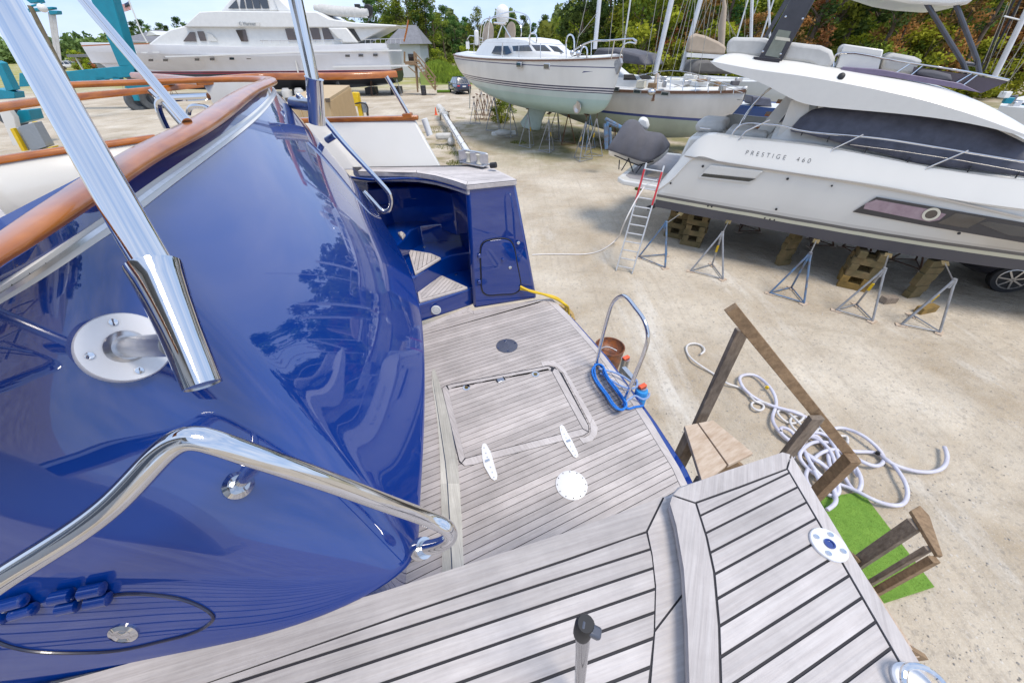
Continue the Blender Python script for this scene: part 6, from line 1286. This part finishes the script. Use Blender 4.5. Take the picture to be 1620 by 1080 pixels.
# wooden stair at its stern
ws = thing('yard_stair', 'tall brown wooden stair with handrails at the large yacht stern', 'stair', tuple(Vector((onz(665, 146, 0).x, 52, 0))))
Y_ = 52.0
def WL(a, b, w_=.14, h_=.14, Y=Y_, nm='post', m=LUMBER): return MB().rnd().beam(onY(*a, Y), onY(*b, Y), w_, h_, (0, 1, 0)).build(nm, m, ws, smooth=0)
for a, b, Y in (((661, 146), (655, 82), 52.0), ((661, 140), (658, 84), 53.2), ((689, 143), (687, 120), 52.0), ((640, 100), (640, 82), 52.), ((675, 122), (673, 103), 52.)): WL(a, b, .16, .16, Y)
for a, b in (((655, 82), (673, 102)), ((673, 102), (690, 124)), ((655, 89), (690, 131)), ((662, 94), (670, 108))): WL(a, b, .1, .12, 52, 'handrail')
WL((657, 100), (689, 143), .1, .35, 51.9, 'stringer'); WL((657, 100), (689, 143), .1, .35, 53.1, 'stringer'); WL((641, 101), (658, 101), .25, .2, 52, 'platform_beam'); WL((643, 103), (660, 118), .1, .12, 52, 'brace')
MB().prism([onY(641, 99, 51.9), onY(659, 99, 51.9), onY(659, 99, 51.9)+Vector((0, 1.4, 0)), onY(641, 99, 51.9)+Vector((0, 1.4, 0))], (0, 0, .08)).build('platform', LUMBER, ws)
for i in range(9): p = onY(658+31*i/9, 101+41*i/9, 52); MB().box(p+Vector((.2, .55, 0)), (.35, 1.2, .05)).build('tread', LUMBER, ws, smooth=0)
c = onz(671, 151, 0); tag(MB().lathe([(.3, 0), (.31, .02), (.3, .3), (.315, .32), (.3, .34), (.3, .62), (.315, .64), (.3, .66), (.31, .93), (.29, .95), (.001, .93)], (c.x, c.y, 0), 20).build('oil_drum', mat('dark_drum', (.035, .035, .045), .5, noise=.4, nscale=5)), 'dark steel oil drum beside the foot of the wooden yard stair', 'drum')
q = onz(702, 147, 0); tag(MB().tube([Vector((q.x-.8, q.y, .15)), Vector((q.x+.8, q.y-.1, .15))], .16, 12).build('turf_roll', mat('turf_roll_green', (.12, .22, .02), .95, noise=.3, nscale=12)), 'rolled strip of green turf lying in front of the dark blue suv', 'roll')
# drums and tubs
for i, (x, y, s_) in enumerate(((452, 143, 1), (472, 142, 1))):
    c = onY(x, y, 44); tag(MB().lathe([(.42*s_, 0), (.46*s_, .7), (.4, .95), (.3, 1.0), (.3, 1.1), (.001, 1.1)], (c.x, 44, .3), 18).build('plastic_barrel', WHITEF), ['left white plastic barrel under the large yacht', 'right white plastic barrel under the large yacht'][i], 'barrel', 'white barrels')

# ================================================================== CONTAINER, PUMP, TRAVEL LIFT, POLE, PANEL
TAN = mat('container_tan', (.52, .38, .21), .6, col2=(.46, .33, .18), nscale=2)
cA = onY(520, 156, 32.3)
c_tfl, c_tfr = onz(458, 156, 2.6), onz(520, 155, 2.6)
ct = thing('shipping_container', 'tan steel shipping container standing behind the far bulwark', 'container', (c_tfr.x, c_tfr.y, 0))
q1 = onz(518, 157, 2.55); q2 = onz(553, 135, 2.55); q0 = onz(455, 156, 2.55); q3 = q2+(q0-q1)
for q in (q0, q1, q2, q3): q.z = 0
cbx = MB().hexa([q0, q1, q2, q3], [q+Vector((0, 0, 2.55)) for q in (q0, q1, q2, q3)]).build('body', TAN, ct)
d1 = (q2-q1).normalized(); n1 = Vector((d1.y, -d1.x, 0)); n1 = n1 if n1.x > 0 else -n1
for i in range(34): t = (i+.5)/34; p = q1.lerp(q2, t)+n1*.02; MB().box((p.x, p.y, 1.27), (.07, (q2-q1).length/70, 2.3), math.atan2(d1.y, d1.x)-math.pi/2).build('corrugation', TAN, ct, smooth=0) if i < 34 else 0
for q in (q1, q0): MB().box((q.x, q.y, 2.5), (.2, .2, .16), math.atan2(d1.y, d1.x)).build('corner_casting', mat('casting', (.12, .09, .06), .6, noise=.4), ct)
d0 = (q1-q0).normalized(); n0 = Vector((d0.y, -d0.x, 0)); n0 = n0 if n0.y < 0 else -n0
for t in (.25, .4, .6, .75): p = q0.lerp(q1, t)+n0*.05; MB().tube([p+Vector((0, 0, .15)), p+Vector((0, 0, 2.4))], .025, 8).build('lock_rod', TAN, ct)
yp = thing('fuel_post', 'yellow service post with a grey hose reel beside the tan container', 'post', tuple(onz(573, 188, 0)))
b_ = onz(573, 188, 0)
MB().beam(b_, onY(565, 148, b_.y), .3, .3).build('post', YEL, yp); MB().beam(onY(566, 168, b_.y), onY(562, 146, b_.y), .55, .5).build('pump_body', YEL, yp, bevel=.05)
MB().tube([onY(560, 165, b_.y-.2), onY(570, 163, b_.y-.3), onY(580, 166, b_.y-.2), onY(581, 186, b_.y-.2)], .05, 8, smooth=3).build('hose', DARK, yp); MB().box(onY(577, 170, b_.y), (.35, .3, .7)).build('reel', GREYB, yp, bevel=.04); MB().beam(onz(583, 187, 0), onY(578, 166, b_.y), .18, .15).build('stake', LUMBERG, yp)
tl = thing('travel_lift', 'teal travel lift gantry with big rubber tyres at left background', 'boat lift', (-34, 42, 0))
YT = 42.
def TB(pts, th, nm='beam', Y=YT, m=TEAL): return MB().prism([onY(x, y, Y) for x, y in pts], (0, th, 0)).build(nm, m, tl, bevel=.04)
TB([(30, 116), (30, 138), (112, 132), (214, 121), (222, 116), (212, 103), (108, 113)], .9)
TB([(141, -6), (176, -6), (209, 104), (188, 105)], .9, 'column'); TB([(188, 105), (209, 104), (222, 118), (210, 122), (192, 122)], 1.1, 'gusset')
TB([(152, 115), (160, 114), (170, 133), (158, 134), (150, 124)], .5, 'bracket'); TB([(177, 114), (185, 113), (191, 131), (178, 132)], .5, 'bracket')
TB([(196, 139), (205, 127), (232, 128), (246, 137), (236, 141), (214, 143)], .8, 'bogie')
TB([(205, 143), (214, 143), (220, 160), (212, 160)], .2, 'fork', 41.0)
RUB = mat('tyre_grey', (.10, .11, .12), .8, noise=.4, nscale=4)
for i, (x, y) in enumerate(((219, 161), (239, 157))):
    p = onY(x, y, YT+.6*i); rr = .98
    w_ = MB().lathe([(.45, -.33), (rr*.93, -.33), (rr, -.22), (rr, .22), (rr*.93, .33), (.45, .33), (.4, .28), (.4, -.28)], p, 28, (1, -.75, 0)).build('wheel', RUB, tl, smooth=50)
    MB().lathe([(.44, -.25), (.44, -.2), (.2, -.28), (.02, -.28)], p, 20, (1, -.75, 0)).build('rim', GREYB, w_)
for i in range(10): p = onY(214+(i*7) % 26, 124+(i*5) % 8, YT+.3); MB().tube([p, p+Vector((.5, 0, .1-.25*(i % 2)))], .05, 6).build('hydraulic_pipe', [DARK, STEEL2][i % 2], tl)
TB([(40, 0), (56, -4), (60, 4), (48, 6)], .6, 'hoist_head', 36); TB([(42, 14), (82, 11), (83, 15), (44, 20)], .4, 'hoist_bar', 36); TB([(76, 17), (90, 17), (91, 23), (78, 24)], .4, 'hook_block', 36)
for a, b in (((79, 21), (90, 96)), ((85, 21), (95, 98))): MB().beam(onY(*a, 36.2), onY(*b, 36.2), .22, .04, (0, 1, 0)).build('lifting_strap', WHITEF, tl)
# near left leg of the lift, seen low at the left
tq = thing('yard_crane_leg', 'teal crane leg with wheel box at the far left edge behind the grey cabinet', 'crane leg', (-27, 26, 0))
def T2B(pts, th, nm, Y=26., m=TEAL): return MB().prism([onY(x, y, Y) for x, y in pts], (0, th, 0)).build(nm, m, tq, bevel=.03)
T2B([(-10, 96), (0, 100), (22, 142), (10, 146)], .4, 'column'); T2B([(-10, 140), (22, 146), (24, 156), (-10, 158)], .6, 'beam'); T2B([(24, 184), (28, 175), (44, 174), (50, 190), (32, 196)], .8, 'wheel_box')
p = onY(18, 184, 26.5); MB().lathe([(.2, -.25), (.6, -.25), (.62, .25), (.2, .25)], p, 20, (1, -.6, 0)).build('wheel', RUB, tq)
T2B([(4, 162), (22, 186), (34, 242), (26, 244), (-4, 172)], .3, 'wall_post', 25.4, WHITE)
ek = thing('electric_cabinet', 'grey electric cabinet in a yellow frame left of the steel pole', 'cabinet', tuple(onY(50, 240, 24)*Vector((1, 1, 0)) if False else (onY(50, 240, 24).x, 24, 0)))
def EB(pts, th, nm, m, Y=24.): return MB().prism([onY(x, y, Y) for x, y in pts], (0, th, 0)).build(nm, m, ek, bevel=.02)
EB([(20, 204), (30, 202), (52, 240), (40, 243)], .5, 'side', mat('cabinet_side', (.4, .43, .45), .5, noise=.1), 24.1); EB([(28, 201), (52, 194), (74, 232), (50, 240)], .5, 'door', GREYB, 23.95); EB([(15, 204), (20, 203), (42, 243), (36, 243)], .2, 'frame_post', YEL, 23.8); EB([(50, 193), (54, 193), (60, 204), (56, 204)], .2, 'frame_post', YEL, 24.2); EB([(66, 236), (82, 232), (84, 238), (66, 240)], .4, 'frame_foot', YEL, 24.)
T3 = thing('light_pole', 'leaning brown timber light pole with a white lamp behind the thick steel pole', 'pole', (onz(157, 228, 0).x, 25.6, 0))
pb, pt_ = onz(158, 229, 0), onY(47, 9, 25.6); MB().tube([pb, pt_], [.13, .10], 12).build('pole', mat('pole_wood', (.20, .17, .11), .9, noise=.4, nscale=4), T3)
MB().ball(onY(67, 13, 25.6), .2, 12, (1, 1, .9)).build('lamp', WHITE2, T3); MB().tube([onY(50, 10, 25.6), onY(66, 6, 25.6)], .04, 8).build('lamp_arm', TEAL, T3)
# flag
fg = thing('flag_pole', 'white pole flying the striped American flag above the trees', 'flag', (onY(223, 50, 70).x, 70, 0))
f0_, f1_ = onY(223, 50, 70), onY(203, -1, 70); MB().tube([(f0_.x+.6, 70, 0), f0_, f1_], .09, 8).build('pole', WHITE2, fg)
FU = [onY(204, 2, 70), onY(185, 12, 70), onY(188, 20.5, 70), onY(207, 16, 70)]
for i in range(13):
    r = []
    for t in (i/13, (i+1)/13): a, b = FU[0].lerp(FU[3], t), FU[1].lerp(FU[2], t); r.append([a.lerp(b, k/8)+Vector((0, .25*math.sin(k*1.1), .06*math.sin(k*1.3))) for k in range(9)])
    MB().grid(r).build('stripe', RED if i % 2 == 0 else WHITE2, fg, solid=.03)
r = []
for t in (0, 7/13): a, b = FU[0].lerp(FU[3], t), FU[1].lerp(FU[2], t); r.append([a.lerp(b, k/8)+Vector((0, .25*math.sin(k*1.1)-.03, .06*math.sin(k*1.3))) for k in range(4)])
MB().grid(r).build('canton', PB, fg, solid=.05)

# ================================================================== HOUSES
ROOF = mat('grey_shingle', (.20, .20, .215), .85, noise=.25, nscale=2); SID = mat('white_siding', (.62, .63, .64), .7, noise=.1, nscale=1)
h1 = thing('house', 'white house with grey hip roof behind the large yacht stern', 'house', (-19, 84, 0))
q = lambda x, y, Y: onY(x, y, Y)
wl_, wr_ = q(614, 62, 82), q(662, 58, 82); zt_ = 4.75
MB().box(((wl_.x+wr_.x)/2, 86, 2.4), (wr_.x-wl_.x, 8, 4.7)).build('wall', SID, h1)
x0, x1 = wl_.x-.8, wr_.x+.8; pk = q(645, 40, 86)
MB().add([(x0, 81.3, zt_), (x1, 81.3, zt_), (x1, 90.7, zt_), (x0, 90.7, zt_), (pk.x-1, 86, pk.z), (pk.x+1.5, 86, pk.z)], [(0, 1, 5, 4), (1, 2, 5), (2, 3, 4, 5), (3, 0, 4), (3, 2, 1, 0)]).build('roof', ROOF, h1, smooth=0)
for x in (625, 648): MB().box((q(x, 66, 82).x, 81.97, 2.6), (1.2, .1, 1.6)).build('window', GLASSB, h1)
h2 = thing('boat_shed', 'long low building with grey roof behind the large yacht bow', 'building', (onY(220, 66, 104).x, 104, 0))
a, b = onY(168, 68, 100), onY(254, 66, 100); e0 = a.z; cx_ = (a.x+b.x)/2; wd_ = b.x-a.x; rz_ = onY(225, 48, 106).z
MB().box((cx_, 106, e0/2), (wd_-1, 11, e0)).build('wall', SID, h2)
MB().add([(a.x, 100, e0), (b.x, 100, e0), (b.x, 112, e0), (a.x, 112, e0), (a.x+7, 106, rz_), (b.x-3, 106, rz_)], [(0, 1, 5, 4), (1, 2, 5), (2, 3, 4, 5), (3, 0, 4), (3, 2, 1, 0)]).build('roof', ROOF, h2, smooth=0)
g0, g1, g2 = onY(231, 57, 99), onY(249, 56, 99), onY(236, 49, 99)
MB().add([g0, g1, g2, g0+Vector((0, 6, 0)), g1+Vector((0, 6, 0)), g2+Vector((0, 6, 0))], [(0, 1, 2), (0, 2, 5, 3), (1, 4, 5, 2), (3, 5, 4)]).build('gable', SID, h2, smooth=0)
h3 = thing('canopy_hut', 'small open hut behind the parked cars at far left', 'hut', (-96, 112, 0))
MB().box((-97, 114, 3.3), (16, 6, .5)).build('roof', ROOF, h3)
for x in (-104, -97, -90): MB().box((x, 112, 1.5), (.3, .3, 3)).build('post', WHITE2, h3)
MB().box((-97, 116.5, 1.5), (14, .3, 3)).build('wall', SID, h3)

# ================================================================== TREES
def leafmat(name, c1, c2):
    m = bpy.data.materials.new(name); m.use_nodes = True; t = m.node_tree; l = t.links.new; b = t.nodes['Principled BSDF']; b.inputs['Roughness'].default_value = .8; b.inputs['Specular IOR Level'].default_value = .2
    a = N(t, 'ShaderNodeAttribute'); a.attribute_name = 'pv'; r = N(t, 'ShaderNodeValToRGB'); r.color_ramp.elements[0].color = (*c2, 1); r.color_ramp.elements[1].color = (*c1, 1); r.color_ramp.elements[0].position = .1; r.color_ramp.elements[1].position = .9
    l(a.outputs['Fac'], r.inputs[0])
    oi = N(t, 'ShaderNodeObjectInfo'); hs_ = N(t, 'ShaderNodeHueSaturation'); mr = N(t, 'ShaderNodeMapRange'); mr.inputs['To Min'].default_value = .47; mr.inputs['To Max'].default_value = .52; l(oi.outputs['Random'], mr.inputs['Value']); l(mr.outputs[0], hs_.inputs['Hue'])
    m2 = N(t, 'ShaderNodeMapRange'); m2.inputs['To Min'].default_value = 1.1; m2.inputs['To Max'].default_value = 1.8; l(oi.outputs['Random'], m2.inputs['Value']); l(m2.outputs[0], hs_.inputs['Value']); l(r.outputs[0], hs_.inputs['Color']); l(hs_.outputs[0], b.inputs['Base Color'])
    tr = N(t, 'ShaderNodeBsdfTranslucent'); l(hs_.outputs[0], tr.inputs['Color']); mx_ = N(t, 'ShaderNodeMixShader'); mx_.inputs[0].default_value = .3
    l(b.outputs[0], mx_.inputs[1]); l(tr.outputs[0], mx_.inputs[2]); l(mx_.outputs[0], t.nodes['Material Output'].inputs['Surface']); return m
BARK = mat('bark', (.16, .12, .09), .95, noise=.4, nscale=4)
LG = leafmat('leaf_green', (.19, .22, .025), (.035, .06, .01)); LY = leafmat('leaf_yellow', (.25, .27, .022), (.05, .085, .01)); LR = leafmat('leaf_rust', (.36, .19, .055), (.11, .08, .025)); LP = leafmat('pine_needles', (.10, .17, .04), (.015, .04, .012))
def crown_mesh(name, seed, h, r, z0, leaf, m, n_cl=34, per=95, flat=.75, cone=False):
    rs = random.Random(seed); vs = []; fs = []; pv = []
    for c in range(n_cl):
        a = rs.random()*6.28; t = rs.random(); rr = r*(1-.75*t if cone else math.sin(math.pi*(.15+.8*t))**.8)*math.sqrt(rs.random()); cx, cy, cz = rr*math.cos(a), rr*math.sin(a), z0+(h-z0)*t
        cr_ = r*rs.uniform(.22, .42); tone = rs.random()
        for k in range(per):
            u = Vector((rs.gauss(0, 1), rs.gauss(0, 1), rs.gauss(0, 1))).normalized()*cr_*rs.random()**.4; p = Vector((cx+u.x, cy+u.y, cz+u.z*flat))
            s = leaf*rs.uniform(.6, 1.4); x = Vector((rs.gauss(0, 1), rs.gauss(0, 1), rs.gauss(0, .6))).normalized(); y = x.orthogonal().normalized(); y = (Matrix.Rotation(rs.random()*6.28, 3, x) @ y)
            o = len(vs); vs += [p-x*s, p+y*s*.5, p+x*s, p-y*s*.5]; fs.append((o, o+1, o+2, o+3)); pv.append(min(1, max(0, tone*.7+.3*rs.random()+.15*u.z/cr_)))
    me = bpy.data.meshes.new(name); me.from_pydata([tuple(v) for v in vs], [], fs); at = me.attributes.new('pv', 'FLOAT', 'FACE'); at.data.foreach_set('value', pv); me.materials.append(m); return me
def trunk_mesh(seed, h, r, z0):
    rs = random.Random(seed); g = MB(); p = Vector((0, 0, -.1)); pts = [p]
    for i in range(5): p = p+Vector((rs.uniform(-.25, .25), rs.uniform(-.25, .25), h*.95/5)); pts.append(p)
    g.tube(pts, [.22*h/10, .18*h/10, .15*h/10, .11*h/10, .07*h/10, .02], 8)
    for i in range(7):
        b0 = pts[2].lerp(pts[4], rs.random()); a = rs.random()*6.28; b1 = b0+Vector((math.cos(a)*r*.7, math.sin(a)*r*.7, r*.5)); g.tube([b0, b0.lerp(b1, .5)+Vector((0, 0, .2)), b1], [.07*h/10, .045*h/10, .015], 6)
    o = g.build('trunk', BARK, None, smooth=60); me = o.data; bpy.data.objects.remove(o); return me
TV = []
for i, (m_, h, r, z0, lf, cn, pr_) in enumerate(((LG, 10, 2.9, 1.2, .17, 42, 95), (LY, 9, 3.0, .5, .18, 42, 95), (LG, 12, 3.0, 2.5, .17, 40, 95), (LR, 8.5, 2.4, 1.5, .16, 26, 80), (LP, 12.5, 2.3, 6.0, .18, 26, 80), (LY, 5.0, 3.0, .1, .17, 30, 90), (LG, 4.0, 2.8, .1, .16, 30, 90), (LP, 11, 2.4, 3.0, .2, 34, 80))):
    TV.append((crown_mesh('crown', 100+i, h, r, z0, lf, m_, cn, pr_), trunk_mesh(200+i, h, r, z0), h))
LBL = {0: 'rounded green tree', 1: 'yellow green leafy tree', 2: 'tall green tree', 3: 'rust brown dying tree', 4: 'pine with a bare trunk and flat crown', 5: 'low yellow green bush', 6: 'low green bush', 7: 'dark green conifer'}
CT = {0: 'tree', 1: 'tree', 2: 'tree', 3: 'tree', 4: 'pine', 5: 'bush', 6: 'bush', 7: 'tree'}
def tree(k, x, y, sc_, where, group):
    cm, tm, h = TV[k]; nm = {'tree': 'tree', 'pine': 'pine_tree', 'bush': 'bush'}[CT[k]]
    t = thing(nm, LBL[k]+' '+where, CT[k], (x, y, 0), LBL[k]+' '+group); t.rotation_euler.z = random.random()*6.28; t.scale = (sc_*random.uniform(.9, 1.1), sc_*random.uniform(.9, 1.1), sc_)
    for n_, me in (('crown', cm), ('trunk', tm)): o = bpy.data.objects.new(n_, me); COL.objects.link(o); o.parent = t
rs = random.Random(42); random.seed(42)
# dense wood at the right, behind the sailboats
for i in range(46):
    px = 905+i*17+rs.uniform(-6, 6); Y = rs.uniform(46, 58) if i % 2 else rs.uniform(58, 70)
    if px < 1000: Y += 10
    p = onY(px, 90, Y); k = rs.choice([0, 1, 0, 2, 1, 3, 1, 0, 7] if px < 1350 else [0, 3, 1, 3, 2, 1, 3, 4])
    tree(k, p.x, Y, rs.uniform(.95, 1.25), 'in the wood behind the sailboats', 'behind the sailboats')
for i in range(34):
    px = 900+i*23+rs.uniform(-6, 6); Y = rs.uniform(42, 47)+(12 if px < 1000 else 0); p = onY(px, 90, Y); tree(rs.choice([5, 5, 6, 6, 3] if px < 1300 else [5, 3, 6, 3]), p.x, Y, rs.uniform(.75, 1.1), 'at the foot of the wood behind the sailboats', 'at the foot of the wood')
for px, Y, s_ in ((1535, 43, .95), (1388, 44, 1.0), (1128, 46, 1.0), (1000, 56, 1.1), (1265, 45, 1.0)): p = onY(px, 90, Y); tree(4, p.x, Y, s_, 'standing at the front edge of the wood', 'at the wood edge')
# middle distance between the house and the wood
for i in range(16):
    px = 655+i*17; Y = rs.uniform(112, 130); p = onY(px, 90, Y); tree(rs.choice([0, 7, 2, 4]), p.x, Y, rs.uniform(.75, .95), 'beyond the grassy bank', 'beyond the bank')
for i, (px, Y, k, s_) in enumerate(((668, 78, 6, 1.15), (678, 76, 6, 1.0), (690, 82, 5, 1.2), (715, 86, 6, 1.2), (735, 84, 5, 1.3), (755, 80, 5, 1.1), (770, 78, 6, 1.2), (700, 80, 6, .9), (745, 90, 6, 1.5), (822, 66, 5, 1.2), (850, 62, 6, 1.2), (875, 64, 5, 1.3), (900, 60, 6, 1.2), (925, 58, 5, 1.0))):
    s_ *= .62; Y += 10 if px < 800 else 0; p = onY(px, 90, Y); tree(k, p.x, Y, s_, 'on the grassy bank past the blue suv', 'on the grassy bank')
for i, (px, Y, k, s_) in enumerate(((596, 98, 4, .95), (606, 104, 4, 1.0), (622, 100, 2, 1.0), (634, 98, 2, 1.0), (642, 103, 0, 1.05), (652, 98, 2, 1.05), (664, 100, 2, 1.1), (676, 99, 4, 1.1), (688, 103, 2, 1.1), (582, 108, 0, .8), (560, 110, 7, .8), (600, 112, 0, .85))):
    p = onY(px, 90, Y); tree(k, p.x, Y, s_, 'behind the house with the grey hip roof', 'behind the house')
for i, (px, Y, k, s_) in enumerate(((213, 120, 4, .95), (236, 120, 4, 1.0), (249, 122, 4, 1.05), (274, 116, 4, .95), (285, 118, 4, .9), (306, 112, 4, 1.05), (232, 126, 4, .9))):
    Y += 32; s_ *= .88; p = onY(px, 90, Y); tree(k, p.x, Y, s_, 'on the skyline above the large yacht foredeck', 'on the skyline')
for i, (px, Y, k, s_) in enumerate(((118, 128, 5, .8), (127, 130, 5, .7), (156, 122, 6, .6))):
    p = onY(px, 90, Y); tree(k, p.x, Y, s_, 'behind the far parked cars', 'behind the parked cars')
p = onz(793, 195, 0); tree(5, p.x, p.y, .3, 'among the stands by the sailing yacht stern', 'by the yacht stern')
p = onz(800, 186, 0); tree(6, p.x, p.y, .3, 'behind the stands by the sailing yacht stern', 'behind the yacht stern')
# far woods that read as one mass
def farwood(name, label, x0, x1, Y, h0, h1, n, m, seed, leaf=1.0):
    rs = random.Random(seed); vs, fs, pv = [], [], []
    for i in range(n):
        t = rs.random(); x = x0+(x1-x0)*t; y = Y+rs.uniform(0, 14); hh = h0+(h1-h0)*t; top_ = hh*(.8+.2*math.sin(x*.35+seed)+.12*math.sin(x*1.3)); z = top_*rs.random()**.7; s = leaf*rs.uniform(.5, 1.1)
        a = Vector((rs.gauss(0, 1), rs.gauss(0, 1), rs.gauss(0, .7))).normalized(); b = a.orthogonal().normalized(); p = Vector((x, y, z)); o = len(vs); vs += [p-a*s, p+b*s*.6, p+a*s, p-b*s*.6]; fs.append((o, o+1, o+2, o+3)); pv.append(.25+.5*(.5+.5*math.sin(x*.8+z))*rs.random()+.2*rs.random())
    me = bpy.data.meshes.new(name); me.from_pydata([tuple(v) for v in vs], [], fs); at = me.attributes.new('pv', 'FLOAT', 'FACE'); at.data.foreach_set('value', pv); me.materials.append(m)
    o = bpy.data.objects.new(name, me); COL.objects.link(o); struct(tag(o, label, 'wood'), 'stuff')
LF = leafmat('far_leaves', (.17, .23, .07), (.06, .10, .035))
farwood('distant_wood', 'long distant line of dark trees on the left horizon', -330, -60, 190, 5.6, 11.5, 16000, LF, 1, 1.3)
farwood('distant_wood', 'distant wood behind the house and the grassy bank', -80, 40, 150, 11, 13, 16000, LF, 2, 1.1)
farwood('distant_wood', 'deep wood behind the nearest trees at right', 6, 140, 80, 10, 13, 16000, LG, 3, .8)
# grassy bank
gb = MB(); rs = random.Random(11)
for i in range(26000):
    u = rs.random(); Y = 67+rs.random()*13; px = 672+rs.random()*250; p = onY(px, 90, Y); hz = .2+1.9*math.sin(min(1, (Y-67)/9)*1.57)*(.75+.25*math.sin(p.x*.9))
    h = rs.uniform(.25, .7); a = rs.random()*6.28; d = Vector((math.cos(a), math.sin(a), 0))*.09; o = Vector((p.x, Y, max(0, hz-.3))); gb.cur = rs.random(); gb.add([o-d, o+d, o+Vector((rs.uniform(-.25, .25), rs.uniform(-.25, .25), h+.3))], [(0, 1, 2)])
struct(tag(gb.build('tall_grass', mat('bank_grass', (.30, .40, .035), .9, col2=(.14, .22, .015), nscale=.35, pv=.4), smooth=0), 'bright green tall grass covering the bank past the suv', 'grass'), 'stuff')
rows = []
for j in range(8):
    Y = 66+j*2.2; rows.append([Vector((onY(px, 90, Y).x, Y, -.05+1.75*math.sin(min(1, j/4)*1.57)*(.75+.25*math.sin(onY(px, 90, Y).x*.9)))) for px in range(660, 941, 10)])
struct(MB().grid(rows).build('grass_bank', mat('bank_soil', (.16, .20, .03), .95, col2=(.10, .13, .02), nscale=.5), smooth=80))
rs = random.Random(4)
# air: a thin haze is not visible in this photograph, so none is built
